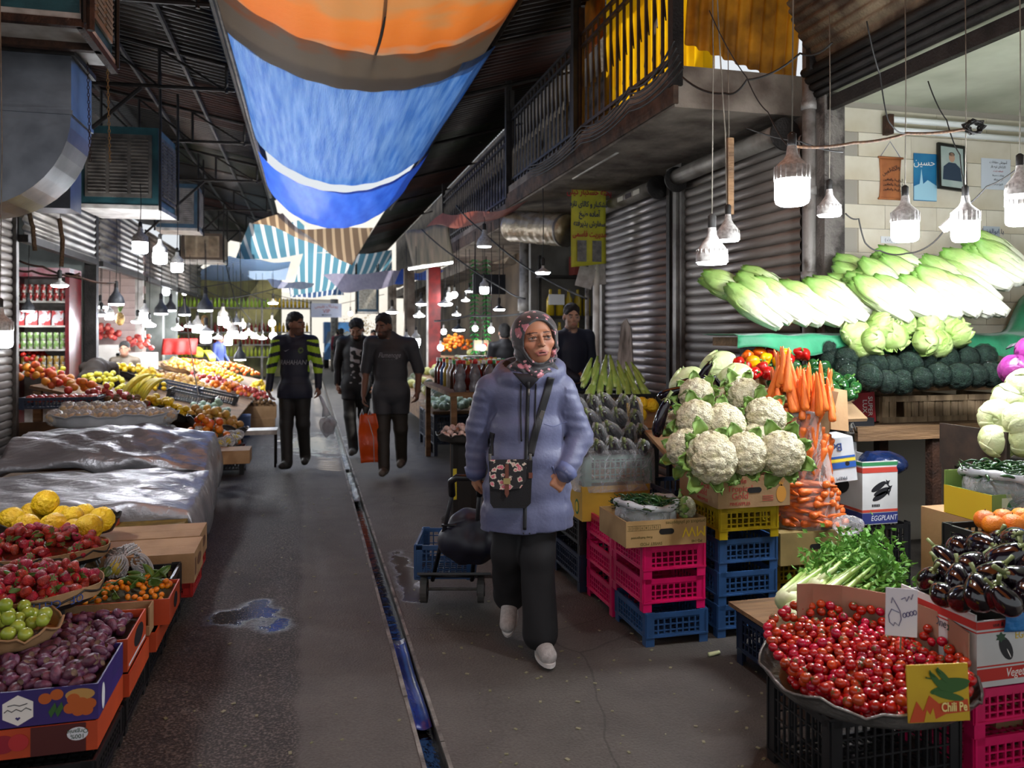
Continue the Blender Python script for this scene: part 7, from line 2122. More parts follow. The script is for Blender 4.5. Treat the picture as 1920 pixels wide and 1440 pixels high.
# ================================================================== LAMPS, WIRES, SIGNS
M_LAMPW=mat('lamp_white','#b9b7b2','#8f8c86',rough=0.45,vs=8)
M_LAMPD=mat('lamp_dark','#3a3c40','#2a2b2e',rough=0.5,vs=8)
M_CORD=mat('black_cord','#15130f',rough=0.7)
M_CORDW=mat('dirty_white_cord','#8b8577','#5f594e',rough=0.7,vs=9)
def glow(e,c='#f4f8ff'):
 return mat('lamp_glow_%g'%e,c,emit=e,emcol=c)
LM={}
def lamp(px,py,D,kind,s,label,e=40.0,top=None,group=None,dark=False):
 """hanging lamp: cord, socket, housing, glowing diffuser. s = width in metres"""
 p=at(px,py,D=D)
 t=thing('hanging_lamp',p,label,'lamp',group)
 key=(kind,e,dark)
 if key not in LM:
  hm=M_LAMPD if dark else M_LAMPW
  if kind=='bucket':
   prof=[(0.14,1.30),(0.17,1.05),(0.24,0.92),(0.46,0.72),(0.50,0.66),(0.50,0.28)]
   gl=[(0.50,0.28),(0.50,-0.30),(0.46,-0.42),(0.36,-0.48),(0.001,-0.50)]
   ribs=(0.505,0.30,0.68)
  elif kind=='bell':
   prof=[(0.12,1.10),(0.15,0.85),(0.22,0.72),(0.42,0.45),(0.50,0.20),(0.50,0.0)]
   gl=[(0.47,0.02),(0.44,-0.06),(0.001,-0.10)]
   ribs=(0.46,0.05,0.40)
  elif kind=='flat':
   prof=[(0.08,0.55),(0.10,0.30),(0.30,0.16),(0.50,0.06),(0.50,0.0)]
   gl=[(0.48,0.0),(0.40,-0.10),(0.001,-0.14)]
   ribs=None
  else:
   prof=[(0.16,1.2),(0.18,0.8),(0.24,0.55),(0.30,0.45)]
   gl=[(0.32,0.44),(0.47,0.22),(0.50,0.0),(0.42,-0.28),(0.22,-0.46),(0.001,-0.5)]
   ribs=None
  a=MB().lathe(prof,20,cap=False)
  rb=None
  if ribs:
   rb=MB()
   for i in range(20):
    an=2*PI*i/20
    rb.box((ribs[0]*math.cos(an),ribs[0]*math.sin(an),(ribs[1]+ribs[2])/2),(0.05,0.018,ribs[2]-ribs[1]),(0,0,an))
   rb=rb.mesh('cooling_fins',hm,False)
  so=MB().lathe([(0.10,prof[0][1]-0.1),(0.13,prof[0][1]),(0.13,prof[0][1]+0.35),(0.05,prof[0][1]+0.42)],12).mesh('socket',M_CORD)
  LM[key]=(a.mesh('housing',hm),MB().lathe(gl,20,cap=False).mesh('diffuser',glow(e)),rb,so,prof[0][1]+0.4)
 a,gl,rb,so,hz=LM[key]
 put('housing',a,t,None,None,s)
 put('diffuser',gl,t,None,None,s)
 put('socket',so,t,None,None,s)
 if rb and s>0.09 and D<8:put('cooling_fins',rb,t,None,None,s)
 zt=(top if top is not None else p.z+1.3)-p.z
 MB().tube([(0,0,hz*s),(0.008,0.004,(hz*s+zt)/2),(0.0,0.0,zt)],0.0026 if D<8 else 0.005,5).build('cord',M_CORDW if not dark and D<5 else M_CORD,t,smooth=True)
 return t
E1=140.0
E2=200.0
for a in((1485,355,3.0,'bucket',0.125,'largest lit lamp with finned white head, hanging nearest over the stall',E2,3.35),(1335,492,3.5,'bell',0.14,'finned bell lamp with dim ring hanging before the dull shutter',12,3.4),(1365,450,4.4,'bell',0.13,'smaller bell lamp behind the finned one',6,3.1),(1555,403,4.4,'bell',0.13,'bell lamp hanging beside the shop-corner drainpipe',14,3.3),(1697,430,3.9,'bucket',0.125,'lit lamp hanging below the orange scroll',E2,3.2),(1810,430,3.9,'bucket',0.125,'lit lamp hanging below the framed portrait',E2,3.2),(1912,400,3.9,'bucket',0.125,'lit lamp cut by the right picture edge',E2,3.2),(1912,366,3.5,'bell',0.12,'bell lamp above the one at the picture edge',10,3.2),(2080,400,3.7,'bucket',0.13,'lit lamp deeper in the greengrocer shop',E2,3.2)):
 lamp(*a)
LL=[(263,462,9.5,'bucket',0.17),(300,482,10,'bucket',0.17),(332,500,11.5,'bucket',0.16),(112,535,9.9,'flat',0.2),(53,583,10.6,'bell',0.16),(218,570,11.5,'bell',0.22),(188,575,13,'flat',0.2),(190,590,12.5,'flat',0.2),(205,592,13,'bucket',0.13),(258,603,13,'flat',0.2),(271,592,13.5,'bucket',0.16),(280,610,13,'flat',0.21),(302,588,13,'bell',0.22),(320,582,16,'bell',0.22),(333,616,15,'flat',0.22),(346,590,15,'bell',0.22),(356,611,16,'flat',0.22),(370,615,17,'bucket',0.2),(385,582,14,'bell',0.27),(386,622,15,'flat',0.28),(386,634,16,'bucket',0.2),(408,633,18,'flat',0.2),(418,600,19,'bucket',0.24),(430,612,19,'flat',0.26),(437,626,18,'bucket',0.2),(443,606,20,'bell',0.2),(455,610,21,'globe',0.15),(452,632,20,'flat',0.3),(466,625,20,'flat',0.28),(480,632,21,'flat',0.26),(492,634,21,'flat',0.22),(428,640,19,'bucket',0.18),(512,568,20,'flat',0.25),(510,606,21,'globe',0.17),(512,630,21,'globe',0.18),(450,674,12,'bell',0.18),(0,632,4.2,'bucket',0.12),(350,545,22,'bucket',0.24),(312,548,18,'globe',0.14)]
for i,(px,py,D,k,s)in enumerate(LL):
 big=i in(0,1,2,36)
 lb={0:'lit bucket lamp nearest of the three hanging before the blue cooler',1:'middle one of the three bucket lamps before the blue cooler',2:'farthest of the three bucket lamps before the blue cooler',36:'lit lamp cut by the left picture edge before the shutter',18:'large dark bell lamp before the juice shop',35:'grey bell lamp hanging low over the oranges',3:'flat wide lamp glowing before the drinks fridge',4:'small bell lamp before the white glass cooler',5:'grey bell lamp before the pink tiled wall'}.get(i,'glowing %s lamp, %s along the crowded left-hand row'%({'bucket':'bucket','bell':'dark bell','flat':'flat disc','globe':'round'}[k],ORD[i]))
 lamp(px,py,D,k,s,lb,E1 if k!='bell' else 50.0,3.3 if D<12 else 3.1,'lamps over the left-hand stalls',dark=(k=='bell'))
RL_=[(790,570,17,'flat',0.25),(786,592,17,'flat',0.25),(835,570,15,'flat',0.28),(842,556,15.5,'globe',0.15),(852,553,15,'globe',0.12),(856,590,14,'flat',0.16),(873,563,14,'flat',0.15),(880,546,14,'flat',0.15),(860,618,13,'flat',0.22),(908,543,11,'bucket',0.12),(936,580,10.5,'flat',0.16),(921,619,11,'globe',0.085),(891,616,12,'globe',0.085),(780,640,14,'bucket',0.15),(762,642,14,'bucket',0.14),(780,652,14.5,'globe',0.11),(826,652,15,'globe',0.11),(905,652,12,'globe',0.09),(820,630,16,'globe',0.11),(832,622,16,'globe',0.11),(735,585,19,'flat',0.3),(1018,511,8.8,'flat',0.17),(908,462,10.5,'bell',0.2),(770,612,20,'globe',0.07),(657,588,26,'globe',0.14)]
for i,(px,py,D,k,s)in enumerate(RL_):
 lb={9:'slim white bucket lamp before the black board',10:'dark-cupped lamp left of the brown drainpipe',11:'round bare bulb below the green garland, nearest',21:'flat lamp glowing above the doorway man',22:'unlit ribbed bell lamp with a weak added glow under the salmon awning'}.get(i,'glowing %s lamp, %s among the far right-hand fruit lamps'%({'bucket':'bucket','bell':'bell','flat':'flat disc','globe':'round'}[k],ORD[i]))
 lamp(px,py,D,k,s,lb,40.0 if i!=22 else 2.0,3.05 if D>9 else 3.12,'lamps over the right-hand far stalls',dark=(i in(8,10)))  # the unlit bell is still given a weak glow
# wires
def wire(label,pts,r=0.003,m=None,sag=0.02):
 P=[at(a,b,D=c)for a,b,c in pts]
 out=[]
 for a,b in zip(P,P[1:]):
  for q in range(8):
   f=q/8
   v=a.lerp(b,f)
   v.z-=sag*4*f*(1-f)
   out.append(v)
 out.append(P[-1])
 return tag(MB().tube(out,r,5).build('electric_wire',m or M_CORD,smooth=True),label,'wire')
wire('twisted brown wire strung across the shop front to a knot of cable',[(1490,275,3.4),(1600,268,3.6),(1700,250,3.7),(1820,240,3.8)],0.007,mat('brown_wire','#4b3424','#7a5a3e',rough=0.8,vs=60),0.01)
wire('thin dark wire dropping from the tan housing across the tiled wall',[(1625,40,3.3),(1650,140,3.5),(1665,225,3.6),(1700,250,3.7)],0.003)
wire('black wire looping down past the framed portrait',[(1740,152,3.8),(1775,225,3.8),(1800,290,3.8),(1805,330,3.8),(1812,380,3.8)],0.003)
wire('dark cable looping below the lamps along the tiles',[(1585,400,4.6),(1610,410,4.6),(1622,455,4.6),(1650,470,4.6),(1700,475,4.5),(1750,455,4.4),(1790,400,4.3),(1850,350,4.2),(1920,305,4.1)],0.0045,M_CORD,0.015)
wire('pair of pale lamp cords crossing the amber sheet',[(1345,-5,4.4),(1352,130,4.4),(1360,250,4.4),(1363,400,4.4)],0.004,M_CORDW)
wire('crooked wire falling from the balcony end to the largest lamp',[(1330,20,3.4),(1400,145,3.3),(1440,210,3.2),(1485,280,3.0)],0.0025)
wire('wire slanting from the pendant cluster to the shop corner',[(1400,240,3.6),(1500,265,3.6),(1580,285,3.7)],0.004,None,0.01)
wire('tangled black cable sagging over the balcony end beam',[(1280,145,4.6),(1360,175,4.4),(1400,150,4.3),(1500,100,4.2),(1560,80,4.0)],0.006,None,0.03)
for k in range(5):wire('black cable bundled along the balcony edge, %s from below'%ORD[k],[(1280-4*k,128-13*k,4.9+0.01*k),(1180,208-11*k,6.0),(1090,268-8*k,7.3),(990,335-6*k,9.6)],0.008,None,0.05+0.01*k)
wire('long diagonal cable from the salmon awning to the doorway',[(855,385,11.5),(900,430,11),(985,500,10),(1100,560,8.8)],0.012)
wire('diagonal cable below the tilted plank board',[(790,430,13),(850,480,12),(950,545,11),(985,560,10.5)],0.012)
wire('black horizontal pipe crossing before the green garland',[(815,602,13),(880,592,12),(985,588,10.4)],0.014)
for k,(pp)in enumerate(([(20,480,9.9),(80,500,9.9),(150,520,10),(215,530,10.6)],[(20,500,9.9),(60,508,9.9),(120,515,10),(150,512,10)],[(180,400,10.5),(260,330,10.3)],[(340,520,20),(420,560,20),(520,540,21)],[(345,540,21),(430,530,21),(500,565,21)],[(420,480,21),(440,560,20),(470,600,20)])):
 wire('dark cable among the left-hand lamps, %s'%('from the shutter to the pink tiles','over the drinks fridge','as a slanting brace under the grimy cooler','across the juice shop','crossing over the juice shop','hanging beside the juice shop')[k],pp,0.014,M_RUST if k<3 else M_CORD,0.03)
for k,pp in enumerate(([(55,395,6.5),(62,425,6.5),(66,470,6.5)],[(112,410,6.6),(118,450,6.6),(115,500,6.6)],[(372,740,8.3),(355,640,8.2),(345,560,8.2)])):
 wire(('thick knotted rope hanging at the upper left, nearer the shutter','thick knotted rope hanging left of the steel upright','pale string rising from the far fruit display')[k],pp,0.018 if k<2 else 0.006,mat('jute_rope','#7a6750','#5a4a38',rough=0.95,vs=40,bump=0.9,bs=90)if k<2 else M_WHITEP)
p=at(1826,238,D=3.8)
g=random.Random(1)
tag(MB().tube([p+Vector((0.05*math.cos(i*0.9)+g.gauss(0,0.006),0.02*math.sin(i*1.7),0.028*math.sin(i*0.9)+g.gauss(0,0.006)))for i in range(60)],0.004,5).build('cable_knot',M_CORD,smooth=True),'messy coil of cable at the end of the twisted wire','cable')
# ---- Persian lettering: joined letter forms in reading order
AF=dict(zip('بپتجچحخسشطعفقکگلمنهی',(0xFE8F,0xFB56,0xFE95,0xFE9D,0xFB7A,0xFEA1,0xFEA5,0xFEB1,0xFEB5,0xFEC1,0xFEC9,0xFED1,0xFED5,0xFB8E,0xFB92,0xFEDD,0xFEE1,0xFEE5,0xFEE9,0xFBFC)))
AF['ض']=0xFEBD
A2=dict(zip('اآدذرزو',(0xFE8D,0xFE81,0xFEA9,0xFEAB,0xFEAD,0xFEAF,0xFEED)))
def fa(s):
 out=[]
 for i,ch in enumerate(s):
  pj=i>0 and s[i-1]in AF
  nj=i+1<len(s)and(s[i+1]in AF or s[i+1]in A2)
  if ch in AF:out.append(chr(AF[ch]+(3 if pj and nj else 1 if pj else 2 if nj else 0)))
  elif ch in A2:out.append(chr(A2[ch]+(1 if pj else 0)))
  else:out.append(ch)
 return ''.join(reversed(out))
# yellow banner
a,b=at(1072,352,X=3.05),at(1137,336,X=2.72)
c=at(1104,415,X=2.9)
c=(a+b)/2
wB=(at(1137,345,Y=8.6)-at(1072,345,Y=8.6)).x
p=at(1104,420,Y=8.6)
t=thing('yellow_banner',p,'yellow cloth banner with red and blue Persian lettering under the balcony','banner')
MB().grid(lambda u,v:(-wB/2+wB*u,0.012*math.sin(6*u+4*v),-0.47+0.94*v+0.05*(u-0.5)),10,12,th=0.003).build('cloth',mat('banner_yellow','#b7b22c','#9c9824',rough=0.7,vs=4),t,smooth=True)
BRED,BBLU=mat('banner_red','#9c2026',rough=0.7),mat('banner_blue','#1f2a4f',rough=0.7)
for s,z,sz,m in(('پخته خشکبار گیلی',0.36,0.105,BRED),('خشکبار و کالای تازه',0.22,0.085,BBLU),('آماده طبخ',0.11,0.09,BBLU),('سفارش پذیرفته',0.0,0.085,BBLU),('مدیریت قاسمی',-0.12,0.09,BRED)):
 text('lettering',fa(s),sz,m,t,(0,-0.022,z),(PI/2,0,0),sc=(0.72,1,1),bold=0.02)
for x in(-0.09,0.09):MB().box((x,-0.022,-0.31),(0.11,0.004,0.24)).build('printed_photo',mat('photo_grey','#4b4a48','#6e6c66',rough=0.6,vs=20),t)
MB().tube([(-wB/2,0,0.46),(wB/2,0,0.51)],0.012,6).build('top_bar',M_DSTEEL,t)
t=thing('unlit_tube_light',at(1105,335,X=2.7),'unlit fluorescent fitting under the balcony over the banner','tube light')
for k in range(2):MB().tube([(0.04*k,-0.75,0.1+0.03*k),(0.04*k,0.5,0.1+0.03*k)],0.016,8).build('tube',M_WHITEP,t,smooth=True)
for k,(px,py)in enumerate(((1098,520),(1120,515))):
 tag(MB().box(at(px,py,Y=8.75),(0.2,0.01,0.24),(0.1,R(14-20*k),0)).build('paper_sheet',mat('grey_paper','#9a948e','#857f79',rough=0.8)),'crooked grey paper sheet hanging below the banner, %s'%('left','right')[k],'paper')
# shop wall: scroll, poster, portrait, notice, plaque, sockets, tube lights
YW=4.985
def onw(px,py):return at(px,py,Y=YW)
p=onw(1668,335)
t=thing('hanging_scroll',p,'orange parchment scroll with dark calligraphy on the tiled wall','scroll')
MB().grid(lambda u,v:((-0.095+0.19*u)*(1-0.10*math.sin(PI*v)),-0.008,-0.15+0.30*v),8,10,th=0.003).build('parchment',mat('parchment','#a9683a','#8f5530',rough=0.8,vs=8),t,smooth=True)
for z in(-0.15,0.15):MB().tube([(-0.105,-0.012,z),(0.105,-0.012,z)],0.008,8).build('rod',mat('parchment','#a9683a'),t,smooth=True)
text('lettering',fa('والکاظمین'),0.048,MEP,t,(0.0,-0.014,0.06),(PI/2,R(-20),0),sc=(0.8,1,1))
for k in range(3):text('lettering',fa('الغیظ والعافین'),0.026,MEP,t,(0.02,-0.014,-0.01-0.035*k),(PI/2,0,0))
MB().tube([(-0.09,-0.01,0.15),(0.0,-0.005,0.27),(0.09,-0.01,0.15)],0.002,4).build('cord',mat('blue_print','#23407f'),t)
p=onw(1733,333)
t=thing('blue_poster',p,'blue religious poster with a shrine and white lettering','poster')
MB().box((0,-0.008,0),(0.20,0.004,0.35)).build('sheet',mat('poster_blue','#2d7fa6','#1d5f8c',rough=0.4,vs=5),t)
MB().prism([(-0.1,-0.17),(0.1,-0.17),(0.1,-0.06),(0.06,-0.04),(0.02,-0.02),(-0.02,-0.05),(-0.03,0.02),(-0.035,0.06),(-0.04,0.02),(-0.05,-0.05),(-0.1,-0.07)],0.001,TM((0,-0.011,0),(PI/2,0,0))).build('printed_shrine',mat('poster_pale','#9cc8d8',rough=0.4),t)
text('lettering',fa('حسین'),0.075,mat('white_print','#e8e4dc'),t,(-0.01,-0.012,0.11),(PI/2,0,0))
p=onw(1777,316)
t=thing('framed_portrait',(p.x,p.y-0.02,p.z),'black framed portrait photograph hanging tilted on the tiled wall','picture')
T=TM((0,-0.02,0),(R(-6),R(4),0))
for x,z,w,h in((0,0.165,0.25,0.02),(0,-0.165,0.25,0.02),(-0.115,0,0.02,0.31),(0.115,0,0.02,0.31)):MB().box((x,0,z),(w,0.02,h),M=T).build('frame_side',mat('black_frame','#141210',rough=0.4),t)
MB().box((0,0.004,0),(0.22,0.006,0.32),M=T).build('mount',mat('pale_photo','#a9b5ae','#8fa099',rough=0.35,vs=6),t)
for nm,poly,cc in(('printed_shirt',[(-0.085,-0.10),(0.085,-0.10),(0.075,0.0),(0.03,0.035),(-0.03,0.035),(-0.075,0.0)],'#2b3a4c'),('printed_arms',blob(0,-0.075,0.08,0.022),'#b59a86'),('printed_face',blob(0,0.075,0.026,0.036),'#b08d76'),('printed_hair',blob(0,0.10,0.026,0.016),'#3a302b')):
 MB().prism(poly,0.001,T@TM((0,-0.001-0.001*len(nm)/20,0),(PI/2,0,0))).build(nm,mat(nm,cc,rough=0.4),t)
text('lettering',fa('روحش شاد و یادش گرامی'),0.020,MEP,t,(0,-0.024,-0.142),(PI/2-R(6),R(4),0))
p=onw(1866,327)
t=thing('wall_notice',p,'white printed notice in plastic on the tiled wall','notice')
MB().box((0,-0.006,0),(0.27,0.003,0.235)).build('sheet',mat('notice_white','#c4cbd2',rough=0.3),t)
for k in range(6):text('lettering',fa(('آموزش حفاظت','کارکنان تره بار','شماره ثبت','بهداشت محیط','نام فروشگاه','تاریخ صدور')[k]),0.026 if k<2 else 0.018,MEP if k!=2 else BRED,t,(0.02,-0.0085,0.09-0.033*k),(PI/2,0,0))
p=onw(1858,434)
t=thing('name_plaque',p,'small plaque with Persian lettering low on the tiled wall','plaque')
MB().box((0,-0.006,0),(0.15,0.004,0.075)).build('plate',mat('plaque_grey','#aab4bb',rough=0.4),t)
text('lettering',fa('یا ابوالفضل'),0.05,BBLU,t,(0,-0.009,0),(PI/2,0,0))
for k,py in enumerate((450,468,485)):
 t=thing('price_note',onw(1668,py),'small paper note on the tiles, %s of three'%('top','middle','bottom')[k],'note')
 MB().box((0,-0.006,0),(0.16,0.002,0.05)).build('sheet',mat('note_white','#d5d8d8',rough=0.5),t)
 text('lettering','( '+fa('صلوات').replace('ص','')+' )',0.03,BBLU,t,(0,-0.0078,0),(PI/2,0,0))
for k,px in enumerate((1752,1776)):
 t=thing('wall_socket',onw(px,498),'square white wall socket, %s of the pair'%('left','right')[k],'socket')
 MB().box((0,-0.012,0),(0.075,0.02,0.08)).build('plate',M_WHITEP,t)
 MB().tube([(0,-0.02,0),(0,-0.026,0)],0.022,14).build('outlet',M_CORDW,t)
p=at(1765,240,Y=4.9)
t=thing('double_tube_light',p,'double unlit fluorescent fitting high on the tiled wall','tube light')
for z in(0.035,-0.04):MB().tube([(-0.42,0,z),(1.3,0,z)],0.022,10).build('tube',mat('tube_white','#d9dcd8',rough=0.35),t,smooth=True)
MB().box((-0.44,0.02,0),(0.04,0.07,0.14)).build('end_cap',M_RUST,t)
t=thing('power_strip',at(1790,410,D=4.2),'white power strip hanging among the lamp cords','power strip',rz=-TH)
MB().box((0,0,0),(0.17,0.03,0.045),(0,R(-42),0)).build('body',M_WHITEP,t)
for k in range(3):MB().tube([(-0.045+0.042*k,-0.012,-0.045+0.038*k),(-0.045+0.042*k,-0.02,-0.045+0.038*k)],0.015,12).build('outlet',M_CORDW,t)
p=at(1363,330,D=4.4)
tag(MB().box(p+Vector((0.02,0,0)),(0.035,0.02,0.42)).build('wood_lath',M_WOOD),'charred wooden lath hanging in the lamp cords before the shutter','lath')
# broken glass pane leaning on the shutter
p=at(1172,735,D=7.8)
tag(MB().prism([(-0.09,-0.35),(0.16,-0.35),(0.10,0.10),(0.04,0.62),(-0.02,0.72),(-0.07,0.66),(-0.10,0.2)],0.02,TM(p,(PI/2-0.1,0,-0.9))).build('leaning_board',mat('streaky_board','#b0aca6','#55504a',rough=0.5,vs=5,stretch=(4,4,0.4))),'tall streaky pointed board leaning on the shiny shutter','board')
# oil shop shelves and bottles
t=thing('oil_shelf',(4.0,10.5,0),'shelf rack of oil bottles behind the doorway man','shelf')
for z in(1.3,1.75,2.3):MB().box((0,0,z),(1.9,0.3,0.03)).build('shelf_board',M_DSTEEL,t)
for x in(-0.9,-0.2,0.5):MB().box((x,0.1,1.3),(0.04,0.04,2.6)).build('upright',M_DSTEEL,t)
OB=bottle_mesh('#a8901c',0.055,0.36)
for i in range(14):tag(put('oil_bottle',OB,None,(3.2+0.13*(i%9),10.42,(1.315 if i<9 else 1.765)),None,1.0),'golden oil bottle on the %s shelf, %s from the left'%(('lower','upper')[i//9],ORD[i%9]),'bottle','oil bottles in the dim shop')
tag(MB().box((3.25,10.3,1.98),(0.22,0.01,0.14)).build('price_note',mat('note_white','#d5d8d8')),'white price note on the oil shelf','note')
tag(MB().box((3.75,10.4,2.45),(0.5,0.25,0.26)).build('red_box',mat('dull_red_box','#7a2a1e',rough=0.7)),'red box on the top oil shelf','box')
# ---- far right stall: melons, jars, crates
p0=at(800,690,Y=13)
t=thing('melon_stand',(2.45,12.5,0),'stepped stand of melons on the right','stand')
for i in range(4):MB().bx(-0.9+0.42*i,1.0,-1.6,2.9,0.3,0.55+0.17*i).build('step',M_WOOD,t)
k=0
for i in range(4):
 for j in range(13):
  kd='melon' if(j+2*i)%5<3 else 'palemelon'
  spawn(kd,(1.77+0.42*i+0.03*(j%3),11.1+0.33*j,0.555+0.17*i+0.085),(0.3*j,1.3,j),0.95,'%s melon on the %s step, %s from the near end'%({'melon':'dark green','palemelon':'pale'}[kd],('lowest','second','third','top')[i],ORD[j]),'melon','melons on the stepped stand')
  if j%2==0:spawn(kd,(1.95+0.42*i,11.25+0.33*j,0.555+0.17*i+0.14),(j,0.6,j),0.85,'smaller %s melon behind those on the %s step, %s from the near end'%({'melon':'dark green','palemelon':'pale'}[kd],('lowest','second','third','top')[i],ORD[j]),'melon','melons on the stepped stand')
heap('orange',70,0.04,2.95,16.5,0.9,1.2,mound(2.95,16.5,1.05,0.5,0.7,0.35),'pale orange fruit heaped beyond the melons by the red column','orange','oranges beyond the melons',31,2,True)
tag(MB().bx(2.6,3.6,15.8,17.2,0,1.05).build('display_box',M_WOOD),'block under the oranges beyond the melons','box')
# jars and bottles stall before the melons, crates and garlic tray
t=thing('jar_stall',(2.15,8.95,0),'low table of jars and bottles behind the woman','table')
MB().bx(-0.75,0.15,-0.9,1.0,0.88,0.92).build('table_top',M_WOOD,t)
for x in(-0.7,0.1):
 for y in(-0.85,0.95):MB().bx(x-0.03,x+0.03,y-0.03,y+0.03,0,0.88).build('leg',M_WOOD,t)
JM=[bottle_mesh(c_,0.05,0.3)for c_ in('#6b1a12','#3a2218','#a8a49a','#8f7a2a','#34507c')]
JC=[MB().lathe([(0.022,0.27),(0.024,0.31),(0.001,0.312)],10,cap=False).mesh('cap',mat('cap'+c_,c_,rough=0.4))for c_ in('#c02a22','#c9b53a','#d8d8d4','#2a8a4a')]
for i in range(49):
 k=(i*5+i//7)%5
 o=tag(put('sauce_bottle',JM[k],None,(1.55+0.11*(i%7),8.4+0.22*(i//7),0.92),(0,0,i)),'%s bottle on the jar table, %s row, %s from the alley'%(('red sauce','dark sauce','clear','golden','blue-labelled')[k],ORD[i//7],ORD[i%7]),'bottle','bottles on the jar table')
 put('cap',JC[i%4],o)
for i in range(3):
 p=at(852+28*i,735-10*(i==2),D=8.3)
 t=thing('syrup_jug',(p.x+0.06,p.y,0.92),'clear syrup bottle with a red cap at the stall corner, %s'%('leftmost','middle','beside the woman\'s sleeve')[i],'bottle')
 MB().lathe([(0.062,0),(0.066,0.05),(0.05,0.11),(0.064,0.16),(0.05,0.22),(0.024,0.27),(0.022,0.30)],14).build('body',mat('clear_jug','#8f9298','#6e7076',rough=0.15,alpha=0.7),t,smooth=True)
 MB().lathe([(0.028,0.29),(0.028,0.325),(0.001,0.33)],12).build('cap',mat('cap#c02a22','#c02a22'),t,smooth=True)
p=at(790,835,z=0.001)
for i in range(3):crate(p.x+0.02,p.y-1.0+0.45*i,0,0.5,0.42,0.52,M_NAVYC,'tall navy crate under the green fruit stall, %s'%('nearest the woman','middle one','farthest')[i])
q=(p.x+0.3,p.y-0.45)
tag(MB().bx(q[0]-0.3,q[0]+0.3,q[1]-0.6,q[1]+0.6,0.522,0.56).build('board',M_WOOD),'board over the navy crates','board')
heap('guava',46,0.045,q[0],q[1],0.5,1.1,0.562,'green fruit on the board over the navy crates','fruit','green fruit over the navy crates',41,3,False,(1.0,1.2))
p=at(872,818,D=6.6)
tray((p.x,p.y,p.z-0.03),0.24,0.06,M_TIND,'dark bowl of pinkish garlic beside the woman\'s sleeve')
heap('mushroomish',46,0.026,p.x,p.y,0.40,0.40,mound(p.x,p.y,p.z-0.025,0.25,0.25,0.05),'pinkish garlic bulb in the dark bowl','garlic','garlic bulbs in the dark bowl',42,3,True)
t=thing('bowl_stand',(p.x,p.y,0),'narrow dark stand under the garlic bowl','stand')
MB().lathe([(0.2,0),(0.12,0.05),(0.12,p.z-0.06),(0.16,p.z-0.035)],14).build('pedestal',M_DARK,t)
MB().box((-0.1,-0.08,0.3),(0.03,0.005,0.25)).build('yellow_tape',mat('yellow_tape','#b5a31c'),t)
# digital scale on a stool
p=at(892,655,Y=11.8)
t=thing('weighing_scale',(p.x,p.y,0),'weighing scale with a red display on a metal stand','scale')
for x in(-0.18,0.18):MB().box((x,0,p.z/2-0.05),(0.04,0.3,p.z-0.1)).build('stand_leg',M_DSTEEL,t)
MB().box((0,0,p.z-0.12),(0.44,0.34,0.05)).build('plate',M_STEEL,t)
MB().box((0.1,0.1,p.z+0.06),(0.22,0.08,0.16)).build('head',mat('tan_box','#8a7a5c',rough=0.6),t)
MB().box((0.14,0.055,p.z+0.06),(0.08,0.01,0.05)).build('display',mat('red_display','#d01812',emit=2.0,emcol='#d01812'),t)
# street end: VIP banner, pole, blue pickup, yellow parasol
p=at(612,582,Y=27)
t=thing('street_banner',p,'white banner with red lettering and an arrow hanging at the alley end','banner')
wB=0.98
MB().box((0,0,0),(wB,0.01,0.46)).build('cloth',mat('banner_white','#d5d5de','#c4c8da',rough=0.7,transl=0.4,vs=3),t)
text('lettering','VIP',0.17,BRED,t,(0,-0.008,-0.03),(PI/2,0,0))
text('lettering',fa('پوشاک نفیس'),0.14,BRED,t,(0,-0.008,0.13),(PI/2,0,0))
MB().prism([(-0.16,-0.15),(-0.10,-0.125),(-0.10,-0.142),(0.16,-0.142),(0.16,-0.158),(-0.10,-0.158),(-0.10,-0.175)],0.002,TM((0,-0.006,0),(PI/2,0,0))).build('printed_arrow',MEP,t)
for s in(-1,1):MB().tube([(s*wB/2,0,0.23),(s*(wB/2+1.4),0,0.55)],0.01,5).build('tie_rope',M_CORD,t)
p=at(627,700,Y=33)
tag(MB().tube([(p.x,33,0),(p.x,33,2.9)],0.16,10).build('street_pole',M_PIPE,smooth=True),'grey pole standing at the bright alley end','pole')
p=at(640,690,Y=36)
t=thing('pickup_truck',(p.x,36.5,0),'blue pickup truck parked in the bright street','truck')
BT=mat('truck_blue','#4a7fb5','#3b6a9c',rough=0.4,vs=3)
MB().box((0.1,0.6,1.55),(1.7,2.4,0.95)).build('cargo_box',BT,t)
MB().box((0,-0.9,0.75),(1.5,1.1,0.7)).build('cab',BT,t)
MB().prism([(-0.7,0),(0.7,0),(0.6,0.5),(-0.6,0.5)],0.9,TM((0,-0.3,1.1),(PI/2,0,0))).build('windscreen',mat('dim_glass','#7d8890'),t)
for x in(-0.65,0.65):
 for y in(-0.9,1.2):MB().tube([(x-0.1,y,0.33),(x+0.1,y,0.33)],0.33,16).build('wheel',M_CORD,t)
p=at(675,610,Y=30)
t=thing('street_tree',(p.x,p.y,0),'small yellow-leaved tree in the bright street','tree')
MB().tube([(0,0,0),(0.03,0,1.6)],0.03,6).build('trunk',M_WOOD,t)
g=random.Random(3)
lf=MB()
for i in range(260):lf.add([(0,0,0),(0.05,0.02,0),(0.09,0,0),(0.05,-0.02,0.01)],[(0,1,2,3)],TM((g.gauss(0,0.26),g.gauss(0,0.2),1.75+g.gauss(0,0.22)),rndrot(g)))
lf.build('foliage',mat('amber_leaf','#e0b83c','#c9a024',rough=0.6,transl=0.5),t)
